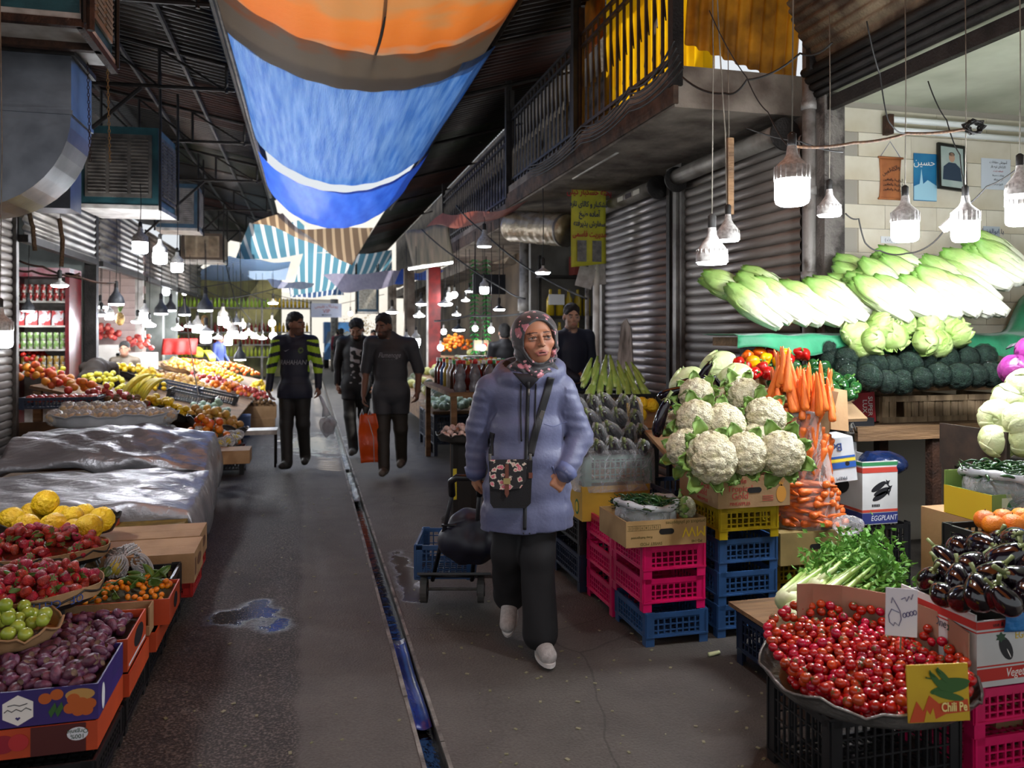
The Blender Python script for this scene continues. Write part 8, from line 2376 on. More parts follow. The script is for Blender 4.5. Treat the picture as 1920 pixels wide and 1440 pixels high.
# floor litter
for k,(px,py,w_)in enumerate(((1340,1226,'stub of pale green stalk'),(1452,1226,'torn cabbage leaf'))):
 p=at(px,py,z=0.012)
 tag(MB().tube([p+Vector((-0.03,0,0)),p+Vector((0.03,0.012,0))],0.010,8).build('stalk_scrap',M_CEL,smooth=True)if k==0 else MB().grid(lambda u,v:p+Vector((0.06*u-0.03,0.06*v-0.03,0.012*math.sin(5*u+4*v))),5,5,th=0.002).build('leaf_scrap',M_ICE,smooth=True),w_+' lying on the floor before the crates','scrap')
g=random.Random(5)
lt=MB()
for i in range(260):
 x,y=g.uniform(0.6,2.0),g.uniform(2.4,5.5)
 if i%3==0:x,y=g.uniform(-0.6,0.4),g.uniform(2.6,8)
 s=g.uniform(0.003,0.012)
 lt.box((x,y,fz(x)+0.003),(s*1.6,s,0.003),(0,0,g.uniform(0,3)))
tag(lt.build('floor_litter',mat('litter_pale','#8f8a72','#6b6a48',rough=0.8,vs=3)),'scattered scraps of leaf and paper on the alley floor','litter',None,'stuff')
# ================================================================== PEOPLE
from mathutils.bvhtree import BVHTree
M_BODY=vcol('person_surface',rough=0.62,bump=0.12,bs=300)
def headframe(c,yaw,pitch,roll=0.0):
 Rm=np.array((Matrix.Rotation(yaw,3,'Z')@Matrix.Rotation(pitch,3,'X')@Matrix.Rotation(roll,3,'Y')))
 return lambda o:np.array(c)+Rm@np.array(o),lambda V:(V-np.array(c))@Rm,Rm
def head_sdf(S,c,yaw,pitch,roll,neck,fine=True,fem=False,wx=1.06):
 w,inv,Rm=headframe(c,yaw,pitch,roll)
 e=tuple(Matrix([list(r_)for r_ in Rm]).to_euler())
 X_=lambda o:(o[0]*wx,o[1],o[2])
 E=lambda o,r_,**k:S.ell(w(X_(o)),X_(r_),rot=e,**k)
 Cp=lambda a,b,r_,r2=None,**k:S.cap(w(X_(a)),w(X_(b)),r_,r2,**k)
 E((0,0.012,0.03),(0.076,0.095,0.088),k=0.03)
 E((0,-0.030,-0.035),(0.059,0.062,0.085),k=0.03)
 E((0,-0.046,-0.090),(0.036 if fem else 0.044,0.04,0.030),k=0.03)
 for s in(-1,1):
  E((s*0.040,-0.060,-0.028),(0.024,0.022,0.022),k=0.02)
  E((s*0.079,0.014,-0.012),(0.010,0.022,0.032),k=0.008)
 Cp((-0.034,-0.087,0.020),(0.034,-0.087,0.020),0.009,k=0.015)
 if fine:
  for s in(-1,1):E((s*0.031,-0.104,-0.001),(0.023,0.020,0.013),k=0.010,sub=True)
  for s in(-1,1):
   E((s*0.031,-0.0795,-0.001),(0.0145,0.0145,0.0145),k=0.001,t=5)
   Cp((s*0.017,-0.0935,0.0055),(s*0.031,-0.0955,0.0085),0.0036,k=0.004)
   Cp((s*0.031,-0.0955,0.0085),(s*0.046,-0.0865,0.004),0.0036,k=0.004)
   Cp((s*0.018,-0.0925,-0.0075),(s*0.044,-0.0865,-0.008),0.0030,k=0.005)
 Cp((0,-0.093,0.012),(0,-0.117,-0.032),0.0068,0.0098 if fem else 0.0115,k=0.011)
 for s in(-1,1):E((s*0.0098,-0.105,-0.035),(0.0075,0.010,0.007),k=0.006)
 E((0,-0.083,-0.066),(0.028,0.013,0.022),k=0.02)
 if fine:
  Cp((-0.024,-0.0915,-0.0700),(0.0,-0.1005,-0.0635),0.0052,k=0.004,t=4)
  Cp((0.024,-0.0915,-0.0700),(0.0,-0.1005,-0.0635),0.0052,k=0.004,t=4)
  Cp((-0.016,-0.0945,-0.0785),(0.016,-0.0945,-0.0785),0.0068,k=0.004,t=4)
 S.cap(w((0,0.022,-0.07)),neck,0.050 if fem else 0.058,0.056 if fem else 0.066,k=0.03)
 return w,inv
def hand_sdf(S,wr,d,n,side,curl=0.9,k=0.006,sc=1.0):
 """palm, four unequal bent fingers and a thumb from the palm's side; d: finger direction, n: palm facing"""
 d,n=Vector(d).normalized(),Vector(n)
 n=(n-d*n.dot(d)).normalized()
 s=d.cross(n)*side
 wr=Vector(wr)
 for j in range(4):
  o=(j-1.5)*0.0185*sc
  S.cap(wr+s*o*0.7,wr+d*0.082*sc+s*o,0.014*sc,0.0115*sc,k=0.012)
  L=(0.036,0.042,0.040,0.030)[j]*sc
  kn=wr+d*0.084*sc+s*o
  a=curl*(0.8+0.12*j)
  d1=d*math.cos(a)+n*math.sin(a)
  d2=d*math.cos(a*1.9)+n*math.sin(a*1.9)
  S.cap(kn,kn+d1*L,0.0098*sc,0.0088*sc,k=k)
  S.cap(kn+d1*L,kn+d1*L+d2*L*0.9,0.0088*sc,0.0072*sc,k=k)
 b=wr+d*0.03*sc-s*0.030*sc
 m=b+d*0.035*sc-s*0.018*sc+n*0.018*sc
 S.cap(wr+d*0.01,b,0.016*sc,0.013*sc,k=0.012)
 S.cap(b,m,0.0115*sc,0.0098*sc,k=k)
 S.cap(m,m+d*0.028*sc+n*0.012*sc,0.0095*sc,0.0078*sc,k=k)
def lc(h):return np.array(lin(h))
def human(label,loc,rz,P,h=0.008):
 """one continuous clothed figure, facing local -Y; P holds joints, colours, pose"""
 g=lambda k,d=None:P.get(k,d)
 hc=np.array(P['head'])
 pts=[P[k]for k in('shL','shR','elL','elR','wrL','wrR','knL','knR','anL','anR')]+[hc]
 lo,hi=np.min(pts,0)-0.2,np.max(pts,0)+0.2
 lo[2]=min(p[2]for p in pts)-0.14
 S=SDF(lo,hi,h)
 b=g('bulk',1.0)
 sh=(np.array(P['shL'])+np.array(P['shR']))/2
 hp=np.array(g('hip',(0,0,0.92)))
 up=sh-hp
 ch=hp+up*0.72
 S.ell(ch,(0.165*b,0.115*b,0.17),k=0.05,t=1)
 S.ell(hp+up*0.36,(0.155*b,0.112*b,0.19),k=0.06,t=1)
 S.ell(hp+up*0.05,(0.160*b,0.118*b,0.10),k=0.05,t=1)
 S.ell(hp-np.array((0,0,0.06)),(0.150*b,0.110*b,0.11),k=0.05,t=2)
 S.cap(P['shL'],P['shR'],0.062*b,k=0.05,t=1)
 S.cap(sh+np.array((0,0.01,0.0)),sh+np.array((0,0.005,0.06)),0.085,0.055,k=0.04,t=1)
 for s in 'LR':S.cap(np.array(P['sh'+s])*0.86+sh*0.14+np.array((0,0.01,0.01)),sh+np.array((0,0.015,0.085)),0.046,0.042,k=0.05,t=1)
 sl=1 if g('long',True)else 0
 for s in 'LR':
  S.cap(P['sh'+s],P['el'+s],0.066*b,0.054*b,k=0.03,t=1)
  S.cap(P['el'+s],P['wr'+s],0.050 if sl else 0.042,0.040 if sl else 0.030,k=0.02,t=sl)
  hx=hp+np.array((0.085 if s=='L' else-0.085,0,-0.04))
  S.cap(hx,P['kn'+s],0.096*b,0.074,k=0.03,t=2)
  S.cap(P['kn'+s],P['an'+s],0.072,0.062,k=0.03,t=2)
  an=np.array(P['an'+s])
  f=np.array(g('toe'+s,(0,-0.15,-0.045)))
  S.cap(an+np.array((0,0.03,-0.045)),an+f+np.array((0,0.03,0)),0.046,0.040,k=0.03,t=3)
  d=np.array(P['wr'+s])-np.array(P['el'+s])
  d=d/np.linalg.norm(d)
  hand_sdf(S,np.array(P['wr'+s])-d*0.005,g('hd'+s,d),g('pn'+s,(-1 if s=='L' else 1,0.2,0)),1 if s=='L' else-1,g('curl',0.7),k=0.004)
 w,inv=head_sdf(S,hc,g('yaw',0),g('pitch',0),0,sh+np.array((0,0.005,0.03)),fine=h<=0.008)
 C={0:lc(g('skin','#8a6450')),1:lc(P['top']),2:lc(P['legs']),3:lc(P['shoe'])}
 hair=lc(g('hair','#14100e'))
 def col(V,T):
  out=np.zeros((len(V),4))
  for k_,c_ in C.items():out[T==k_]=c_
  out[T==4]=C[0]*np.array((0.8,0.55,0.55,1))
  q=inv(V)
  hd=(T==0)|(T>=4)
  hd&=np.linalg.norm(q,axis=1)<0.17
  br=hd&(np.abs(np.abs(q[:,0])-0.031)<0.019)&(np.abs(q[:,2]-0.023)<0.006)&(q[:,1]<-0.06)
  out[br]=hair
  if g('beard',0):
   be=hd&(q[:,2]<-0.040)&(q[:,2]>-0.125)&(q[:,1]<0.02)&~((T==4))&((q[:,2]<-0.08)|(np.abs(q[:,0])>0.03)|((q[:,2]>-0.060)&(q[:,2]<-0.046)))
   out[be]=out[be]*(1-g('beard'))+hair*g('beard')
  ey=T==5
  out[ey]=(0.16,0.14,0.13,1)
  for s in(-1,1):
   ir=ey&(np.hypot(q[:,0]-s*0.031-g('gaze',0.0),q[:,2]+0.001)<0.0075)
   out[ir]=(0.02,0.012,0.008,1)
  if 'hem' in P:out[(T==2)&(V[:,2]>P['hem'])]=C[1]
  if 'paint' in P:P['paint'](V,T,out)
  return out
 fold=lambda V:0.0035*sines(V,3,34.0)*np.where(V[:,2]<hc[2]-0.16,1,0)+0.002*sines(V,8,70.0)*np.where(V[:,2]<hc[2]-0.16,1,0)+0.014*np.where((V[:,2]>g('hem',9))&(np.abs(V[:,0])<0.215),np.clip((1.2-V[:,2])/0.35,0,1),0)
 root=thing('person',loc,label,'person',None,rz)
 me=S.mesh('body',M_BODY,disp=fold if h<=0.01 else None,colfn=col)
 body=put('body',me,root)
 if g('hairstyle',True):
  Hs=SDF(hc-0.16,hc+0.17,max(0.005,h*0.8))
  e=tuple(Matrix([list(r_)for r_ in headframe(hc,g('yaw',0),g('pitch',0))[2]]).to_euler())
  Hs.ell(w((0,0.012,0.058)),(0.086,0.102,0.092),rot=e,k=0.02)
  Hs.ell(w((0,0.055,-0.01)),(0.078,0.062,0.075),rot=e,k=0.02)
  if g('hairstyle')=='big':Hs.ell(w((0,0.0,0.075)),(0.088,0.095,0.06),rot=e,k=0.03)
  Hs.ell(w((0,-0.105,-0.035)),(0.076,0.085,0.112),rot=e,k=0.015,sub=True)
  put('hair',Hs.mesh('hair',mat('hair_'+g('hair','#14100e'),g('hair','#14100e'),rough=0.7,bump=0.9,bs=130),disp=lambda V:0.007*sines(V,5,150.0)),root)
 return root,body
def decal(body,root,name,me_obj,off=0.003):
 """lay a flat print onto the clothing surface"""
 bv=BVHTree.FromPolygons([v.co for v in body.data.vertices],[p.vertices for p in body.data.polygons])
 M=me_obj.matrix_basis.copy()
 for v in me_obj.data.vertices:
  p=M@v.co
  hit=bv.ray_cast(Vector((p.x,-1,p.z)),Vector((0,1,0)))[0]
  if hit:p.y=hit.y-off
  v.co=p
 me_obj.location=(0,0,0)
 me_obj.rotation_euler=(0,0,0)
 me_obj.scale=(1,1,1)
def walker(px,py,D):
 p=at(px,py,D=D)
 return(p.x,p.y,0.0)
# man in the sports shirt
def paint_a(V,T,o):
 up=(T==1)&(np.abs(V[:,0])>0.155)&(V[:,2]>1.08)&(V[:,2]<1.45)
 st=np.sin((V[:,2]+0.25*np.abs(V[:,0]))*55)>-0.35
 o[up&st]=lc('#9bbf2c')
 o[(T==1)&(np.abs(V[:,2]-0.965)<0.006)]=lc('#10131f')
root,body=human('man in navy sports shirt with lime sleeves carrying a clear bag',walker(553,880,9.0),-TH,dict(head=(0.015,-0.02,1.625),yaw=R(68),shL=(0.195,0,1.43),shR=(-0.195,0,1.43),elL=(0.255,0.03,1.16),elR=(-0.27,0.02,1.15),wrL=(0.275,-0.04,0.93),wrR=(-0.285,-0.03,0.90),hdL=(0.1,-0.1,-1),hdR=(0.1,-0.05,-1),knL=(0.085,0.02,0.50),knR=(-0.09,-0.03,0.50),anL=(0.075,0.16,0.13),anR=(-0.06,-0.10,0.10),toeL=(0.02,-0.13,-0.06),toeR=(-0.02,-0.16,-0.03),top='#171a2b',legs='#1b1917',shoe='#23211f',skin='#7d5845',beard=0.55,hairstyle=True,bulk=1.04,hem=0.80,paint=paint_a),0.0075)
o=text('lettering','RAHAHAN',0.075,mat('shirt_white','#b9bcc4',rough=0.7),root,(0.0,-0.2,1.20),(PI/2,0,0),shear=0.15,sc=(0.8,1,1));decal(body,root,'',o)
o=MB().prism([(-0.10,1.335),(-0.075,1.32),(-0.03,1.35),(-0.078,1.332)],0.001,TM((0,-0.2,0),(PI/2,0,0))).build('tick_mark',mat('shirt_white','#b9bcc4'),root);decal(body,root,'',o)
o=MB().prism(blob(0.09,1.335,0.028,0.036),0.001,TM((0,-0.2,0),(PI/2,0,0))).build('club_crest',mat('crest','#56713a','#2a3520',rough=0.7,vs=60),root);decal(body,root,'',o)
p=at(614,790,D=8.9)
t=thing('plastic_bag',p,'clear plastic bag held by the man in the sports shirt','bag')
MB().ball((0,0,-0.02),(0.10,0.07,0.15),18,14,fn=lambda d:(1+0.10*math.sin(7*d[0]+4*d[2]))*(1-0.55*max(0,d[2]))).build('clear_film',mat('hazy_bag','#c4c7ce','#9a9da4',rough=0.25,alpha=0.5,vs=9,bump=0.8,bs=16),t,smooth=True)
MB().ball((0.01,0,-0.06),(0.07,0.05,0.08),12,8).build('contents',mat('bag_contents','#5b5b5e','#8a8a8c',rough=0.5,vs=20),t,smooth=True)
MB().tube([(-0.01,0,0.06),(-0.03,0,0.16),tuple(at(600,742,D=8.95)-p)],[0.05,0.022,0.014],8).build('twisted_neck',M_ROLL,t,smooth=True)
# man in the open black jacket (behind)
def paint_b(V,T,o):
 pn=(T==1)&(np.abs(V[:,0]-0.02)<0.075)&(V[:,1]<-0.05)
 o[pn]=lc('#0e0e10')
 ns=sines(V,14,60.0)>0.16
 o[pn&ns&(V[:,2]<1.36)]=lc('#a9a9ac')
human('bearded man in black jacket and printed shirt looking down, between two others',walker(668,850,10.05),-TH,dict(head=(0.02,-0.07,1.57),yaw=0.0,pitch=R(22),shL=(0.18,0,1.41),shR=(-0.18,0,1.41),elL=(0.24,0.03,1.14),elR=(-0.24,0.03,1.14),wrL=(0.25,-0.04,0.91),wrR=(-0.24,0.0,0.90),knL=(0.085,0.06,0.50),knR=(-0.07,-0.05,0.49),anL=(0.08,0.2,0.15),anR=(-0.02,-0.08,0.10),top='#17181c',legs='#141313',shoe='#4b4a48',skin='#8a6450',beard=0.92,hairstyle='big',bulk=1.02,hem=0.70,paint=paint_b),0.008)
# man in the grey T-shirt with the orange bag
root,body=human('man in charcoal short-sleeved shirt with white script carrying an orange bag',walker(733,885,8.65),-TH,dict(head=(-0.075,-0.05,1.60),yaw=R(-18),pitch=R(8),shL=(0.215,0,1.40),shR=(-0.215,0,1.42),elL=(0.30,0.03,1.13),elR=(-0.275,0.03,1.13),wrL=(0.295,-0.06,0.90),wrR=(-0.285,-0.05,0.86),long=False,knL=(0.10,0.03,0.49),knR=(-0.075,-0.06,0.50),anL=(0.09,0.19,0.14),anR=(-0.055,-0.12,0.10),top='#2f3034',legs='#2a251f',shoe='#5a554e',skin='#6b4a3a',beard=0.7,bulk=1.16,hem=0.66),0.0075)
o=text('lettering','Flumenoge',0.075,mat('shirt_white','#b9bcc4'),root,(0.0,-0.2,1.29),(PI/2,0,0),shear=0.35,sc=(0.72,1,1));decal(body,root,'',o)
o=text('lettering','A N K W E',0.028,mat('shirt_grey','#6a6b6e',rough=0.7),root,(0.0,-0.2,1.245),(PI/2,0,0));decal(body,root,'',o)
p=at(690,820,D=8.5)
t=thing('orange_bag',p,'bright orange shopping bag held by the man in charcoal shirt','bag')
MB().grid(lambda u,v:((-0.10+0.20*u)*(0.65+0.45*math.sin(PI*min(1,1.15-v)*0.7))+0.03*(1-v),0.03*math.sin(PI*u)*(1 if True else 0)+0.01*math.sin(14*v),-0.27+0.52*v),14,16,th=0.01).build('bag_body',mat('orange_plastic','#d4581a','#c24a12',rough=0.35,transl=0.25,vs=5,bump=0.5,bs=14),t,smooth=True)
MB().tube([(0.065,-0.012,-0.27),(0.055,-0.03,0.0),(0.0,-0.02,0.2)],0.004,5).build('white_stripe',M_ROLL,t,smooth=True)
for x in(-0.05,0.03):MB().tube([(x,0,0.24),(x-0.01,0.0,0.30),(x-0.03,0,0.24)],0.008,6).build('handle',M_ROLL,t,smooth=True)
# doorway man
human('man with receding dark hair in a dark blue jacket standing at the oil shop',walker(1072,800,8.5),R(12),dict(head=(-0.03,-0.05,1.70),yaw=R(-14),pitch=R(4),gaze=0.0,shL=(0.20,0,1.49),shR=(-0.20,0,1.47),elL=(0.25,0.0,1.18),elR=(-0.22,-0.02,1.18),wrL=(0.06,-0.17,1.10),wrR=(-0.05,-0.18,1.06),hip=(0,0,1.0),hdL=(-0.9,-0.3,-0.3),hdR=(0.9,-0.3,-0.2),pnL=(0,0.5,-1),pnR=(0,0.5,-1),knL=(0.09,0,0.54),knR=(-0.09,0,0.54),anL=(0.1,0.02,0.10),anR=(-0.1,0.02,0.10),top='#1c2233',legs='#15151a',shoe='#16130f',skin='#a5806a',beard=0.25,bulk=1.12,hem=0.8),0.008)
# vendors among the far fruit, people beyond
SIT=dict(shL=(0.18,0,1.40),shR=(-0.18,0,1.40),elL=(0.24,0,1.13),elR=(-0.24,0,1.13),wrL=(0.22,-0.15,0.95),wrR=(-0.22,-0.15,0.95),knL=(0.09,0,0.5),knR=(-0.09,0,0.5),anL=(0.09,0.03,0.1),anR=(-0.09,0.03,0.1),shoe='#1a1816')
def far(label,px,Y,ztop,top,legs,rz=0.0,**kw):
 p=at(px,650,Y=Y)
 d=dict(SIT,head=(0,-0.02,1.60),top=top,legs=legs)
 d.update(kw)
 r_,b_=human(label,(p.x,p.y,0),rz,d,0.015)
 if 'hip' not in kw:r_.scale=(ztop/1.74,)*3
 return r_
far('vendor with dark hair half hidden behind the citrus tray',234,14.95,1.36,'#4a4034','#2a251f',head=(0,-0.02,1.25),hip=(0,0,0.60),shL=(0.18,0,1.05),shR=(-0.18,0,1.05),elL=(0.22,0,0.80),elR=(-0.22,0,0.80),wrL=(0.14,-0.12,0.66),wrR=(-0.14,-0.12,0.66),knL=(0.1,-0.2,0.48),knR=(-0.1,-0.2,0.48),anL=(0.1,0.0,0.1),anR=(-0.1,0.0,0.1))
far('man in a blue shirt standing at the juice shop',411,21.5,1.52,'#27356b','#1a1a20',rz=R(60))
far('person in black cap seen from behind near the drainpipe',946,10.9,1.66,'#17161a','#15151a',rz=PI)
far('passer-by in dark clothes near the blue truck',640,28,1.70,'#1d1c20','#151518',rz=PI)
far('passer-by in a maroon top beyond the walking men',634,31,1.68,'#7a2238','#1d1c20',rz=PI)
far('passer-by in grey beyond the man in charcoal shirt',700,22,1.62,'#54565a','#1d1c20')
p=at(172,705,Y=11.6)
human('vendor in brown bending over with his back to the alley',(p.x,p.y,0),PI,dict(SIT,head=(0,-0.58,0.93),pitch=R(60),hip=(0,0.02,0.95),shL=(0.18,-0.38,1.06),shR=(-0.18,-0.38,1.06),elL=(0.2,-0.46,0.84),elR=(-0.2,-0.46,0.84),wrL=(0.12,-0.55,0.66),wrR=(-0.12,-0.55,0.66),knL=(0.09,-0.04,0.5),knR=(-0.09,-0.04,0.5),top='#2e241c',legs='#1a1716'),0.014)
# gloved vendor reaching in at the right edge
p=at(2010,660,D=4.5)
human('gloved vendor in blue reaching in from the right picture edge',(p.x,p.y,0),-TH,dict(SIT,head=(0.1,-0.02,1.62),shL=(0.25,0,1.42),shR=(-0.08,0,1.42),elL=(0.32,0,1.14),elR=(-0.18,-0.12,1.25),wrL=(0.3,-0.1,0.95),wrR=(-0.28,-0.10,1.44),hdR=(-0.9,0,0.35),pnR=(0,0,-1),curl=0.5,top='#5f7fb0',legs='#20242c',skin='#46434a'),0.009)
# ---- the woman
WL=at(985,1000,D=3.87)
woman=thing('person',(WL.x,WL.y,0),'woman in a lavender-blue coat and floral headscarf pulling a cart','person',None,-TH)
HC=np.array((0.046,-0.045,1.502))
YAW,PIT,ROL=R(14),R(-2),R(-5)
zs=np.concatenate([np.arange(-0.01,0.70,0.009),np.arange(0.70,0.97,0.004),np.arange(0.97,1.34,0.008),np.arange(1.34,1.66,0.0028)])
S=SDF((-0.36,-0.20,0),(0.30,0.34,1),0.0038,zs)
wf,inv0=head_sdf(S,HC,YAW,PIT,ROL,(0.005,0.0,1.30),True,True,1.17)
inv=lambda V:inv0(V)/np.array((1.17,1,1))
S.ell((0,0,1.18),(0.13,0.085,0.17),k=0.05)
S.ell((0,0,0.93),(0.13,0.09,0.17),k=0.05)
S.cap((-0.15,0,1.27),(0.15,0,1.27),0.05,k=0.04)
ARM={'R':((-0.175,0.0,1.255),(-0.228,0.05,1.06),(-0.243,0.075,0.845)),'L':((0.18,0.0,1.255),(0.268,0.02,1.02),(0.185,-0.095,0.87))}
for s,(a,b,c)in ARM.items():
 S.cap(a,b,0.045,0.036,k=0.03)
 S.cap(b,c,0.034,0.025,k=0.02)
hand_sdf(S,(-0.243,0.078,0.84),(-0.05,0.35,-0.93),(0.9,0.35,0.1),-1,0.95,k=0.004,sc=0.95)
hand_sdf(S,(0.185,-0.095,0.868),(-0.55,-0.2,-0.8),(-0.3,0.9,0),1,0.4,k=0.004,sc=0.95)
LEG={'R':((-0.075,0.0,0.84),(-0.085,0.03,0.46),(-0.075,0.20,0.20)),'L':((0.075,0,0.84),(0.058,-0.05,0.46),(0.07,-0.06,0.10))}
for s,(a,b,c)in LEG.items():
 S.cap(a,b,0.07,0.05,k=0.03)
 S.cap(b,c,0.05,0.032,k=0.02)
SK=lc('#a8765a')
def wcol(V,T):
 o=np.tile(SK,(len(V),1))
 q=inv(V)
 n=sines(V,4,90.0)
 o[:,:3]*=(1+0.05*n)[:,None]
 f=np.linalg.norm(q,axis=1)<0.17
 ck=f&(np.hypot(np.abs(q[:,0])-0.042,q[:,2]+0.032)<0.022)
 o[ck]*=np.array((1.05,0.92,0.90,1))
 un=f&(np.abs(np.abs(q[:,0])-0.031)<0.017)&(np.abs(q[:,2]+0.014)<0.005)
 o[un]*=np.array((0.80,0.74,0.74,1))
 o[T==4]=lc('#94564c')
 o[f&(np.abs(q[:,2]+0.0715)<0.0030)&(np.abs(q[:,0])<0.015)&(q[:,1]<-0.085)]=lc('#3a1a18')
 br=f&(q[:,1]<-0.06)&(np.abs(np.abs(q[:,0])-0.031)<0.0185)&(np.abs(q[:,2]-(0.0245-0.12*(np.abs(q[:,0])-0.028)*np.where(np.abs(q[:,0])>0.028,1,-0.3)))<0.0032)
 o[br]=lc('#3a2620')
 e=T==5
 o[e]=(0.24,0.20,0.185,1)
 for s in(-1,1):
  d=np.hypot(q[:,0]-s*0.031-0.0025,q[:,2]-0.0005)
  o[e&(d<0.0076)]=lc('#2a170f')
  o[e&(d<0.003)]=(0.004,0.003,0.003,1)
 la=f&(q[:,1]<-0.07)&(np.abs(np.abs(q[:,0])-0.031)<0.0155)&(T==0)&(np.abs(q[:,2]-(0.0058-9.0*(np.abs(q[:,0])-0.030)**2))<0.0017)
 o[la]=lc('#1f120e')
 return o
body=put('body',S.mesh('body',vcol('woman_skin',rough=0.5,bump=0.08,bs=400,sss=0.12),colfn=wcol),woman)
# headscarf
Sc=SDF(HC-np.array((0.16,0.17,0.27)),HC+np.array((0.17,0.18,0.17)),0.005)
eu=tuple(Matrix([list(r_)for r_ in headframe(HC,YAW,PIT,ROL)[2]]).to_euler())
Sc.ell(wf((0,0.012,0.022)),(0.114,0.114,0.112),rot=eu,k=0.03)
Sc.ell(wf((0,0.0,-0.06)),(0.104,0.100,0.09),rot=eu,k=0.04)
Sc.ell((0.02,-0.015,1.345),(0.112,0.095,0.06),k=0.03)
Sc.cap((-0.045,-0.085,1.37),(0.05,-0.105,1.325),0.026,0.03,k=0.02)
Sc.cap((0.05,-0.10,1.325),(0.12,-0.06,1.345),0.03,0.035,k=0.02)
Sc.ell(wf((0.003,-0.085,-0.020)),(0.078,0.090,0.101),rot=eu,k=0.012,sub=True)
def scarf_mat():
 m=mat('floral_scarf','#211e22',rough=0.55,sheen=0.3)
 N,L=m.node_tree.nodes,m.node_tree.links
 tc=N.new('ShaderNodeTexCoord')
 def spots(sc,th,c,prev):
  v=N.new('ShaderNodeTexVoronoi');v.inputs['Scale'].default_value=sc
  n=N.new('ShaderNodeTexNoise');n.inputs['Scale'].default_value=sc*2.5
  L.new(tc.outputs['Object'],n.inputs['Vector'])
  ad=N.new('ShaderNodeMath');ad.operation='MULTIPLY_ADD';ad.inputs[1].default_value=0.8
  L.new(n.outputs['Fac'],ad.inputs[0]);L.new(tc.outputs['Object'],v.inputs['Vector']);L.new(v.outputs['Distance'],ad.inputs[2])
  lt_=N.new('ShaderNodeMath');lt_.operation='LESS_THAN';lt_.inputs[1].default_value=th
  L.new(ad.outputs[0],lt_.inputs[0])
  mx=N.new('ShaderNodeMix');mx.data_type='RGBA';mx.inputs[7].default_value=lin(c)
  L.new(lt_.outputs[0],mx.inputs[0])
  if prev is None:mx.inputs[6].default_value=lin('#29272a')
  else:L.new(prev,mx.inputs[6])
  return mx.outputs[2]
 a=spots(9,0.60,'#4a484c',None)
 a=spots(13,0.68,'#a5626c',a)
 a=spots(32,0.64,'#d89aa0',a)
 L.new(a,N['Principled BSDF'].inputs['Base Color'])
 return m
put('headscarf',Sc.mesh('headscarf',scarf_mat(),disp=lambda V:0.0045*np.sin(V[:,2]*120+V[:,0]*60+3*np.sin(V[:,0]*40))*(V[:,2]<1.46)+0.002*sines(V,2,80)),woman)
# coat
Co=SDF((-0.36,-0.26,0.52),(0.36,0.27,1.48),0.0065)
for z,rx,ry in((1.22,0.178,0.120),(1.06,0.182,0.128),(0.92,0.198,0.140),(0.78,0.215,0.150),(0.66,0.226,0.158),(0.56,0.230,0.16)):Co.ell((0.008,0,z),(rx,ry,0.15),k=0.03)
Co.cap((-0.15,0.005,1.265),(0.155,0.005,1.265),0.066,k=0.05)
for s,(a,b,c)in ARM.items():
 Co.cap(a,b,0.066,0.064,k=0.02)
 Co.cap(b,c,0.063,0.050,k=0.015)
n=18
ring=[(0.02+0.135*math.cos(2*PI*i/n),0.02+0.115*math.sin(2*PI*i/n),1.345+0.035*math.sin(2*PI*i/n)+0.012*math.cos(2*PI*i/n))for i in range(n+1)]
for a,b in zip(ring,ring[1:]):Co.cap(a,b,0.036,k=0.025)
Co.ell((0.02,0.13,1.31),(0.15,0.06,0.08),k=0.04)
Co.ell((0.02,-0.01,1.42),(0.10,0.095,0.10),k=0.015,sub=True)
Co.cut((0.03,0,-1),-0.590)
def coatdisp(V):
 arm=(np.abs(V[:,0])>0.19)&(V[:,2]<1.27)
 w=0.0035*sines(V*np.array((1,1,2.0)),12,30.0)+0.0035*sines(V*np.array((1,1,0.6)),21,60.0)
 return np.where(arm,0.006*sines(V*np.array((1.5,1,2.6)),5,42.0),w)
M_COAT=mat('lavender_coat','#5d6280','#565a78',rough=0.48,vs=3,bump=0.12,bs=60,sheen=0.15)
cme=Co.mesh('coat',[M_COAT,mat('hood_lining','#1d1c21',rough=0.7)],disp=coatdisp)
cc_=np.zeros(len(cme.polygons)*3)
cme.polygons.foreach_get('center',cc_)
cc_=cc_.reshape(-1,3)
cme.polygons.foreach_set('material_index',((((cc_[:,0]-0.02)/0.128)**2+((cc_[:,1]-0.012)/0.108)**2<1)&(cc_[:,2]>1.315)).astype(np.int32))
coat=put('coat',cme,woman)
BV=BVHTree.FromPolygons([v.co for v in coat.data.vertices],[p.vertices for p in coat.data.polygons])
def front_of(x,z,off=0.004):
 h_=BV.ray_cast(Vector((x,-1,z)),Vector((0,1,0)))[0]
 return Vector((x,(h_.y if h_ else-0.15)-off,z))
M_BLKT=mat('black_tape','#101013',rough=0.6)
MB().grid(lambda u,v:front_of(0.013+(u-0.5)*0.17*v,1.258+0.095*v,0.003),8,6,th=0.003).build('hood_lining',mat('hood_lining','#1d1c21'),coat,smooth=True)
def ontop(pts,r,nm,m,par,off=0.003,flat=1.0,steps=14):
 out=[]
 for(x0,z0),(x1,z1)in zip(pts,pts[1:]):
  for q in range(steps):out.append(front_of(x0+(x1-x0)*q/steps,z0+(z1-z0)*q/steps,off))
 out.append(front_of(*pts[-1],off))
 return MB().tube(out,r,8,flat=flat).build(nm,m,par,smooth=True)
zp=ontop([(0.012,1.30),(0.004,1.0),(-0.002,0.80),(-0.006,0.615)],0.009,'zipper',M_BLKT,coat,0.001)
MB().tube([front_of(0.014,1.265,0.012),front_of(0.013,1.235,0.014)],0.005,6).build('zip_pull',M_STEEL,coat,smooth=True)
for x0,x1 in((-0.022,-0.024),(0.048,0.044)):ontop([(x0,1.29),(x1,1.15),(x1+0.004,1.02)],0.0035,'hood_cord',M_BLKT,coat,0.004)
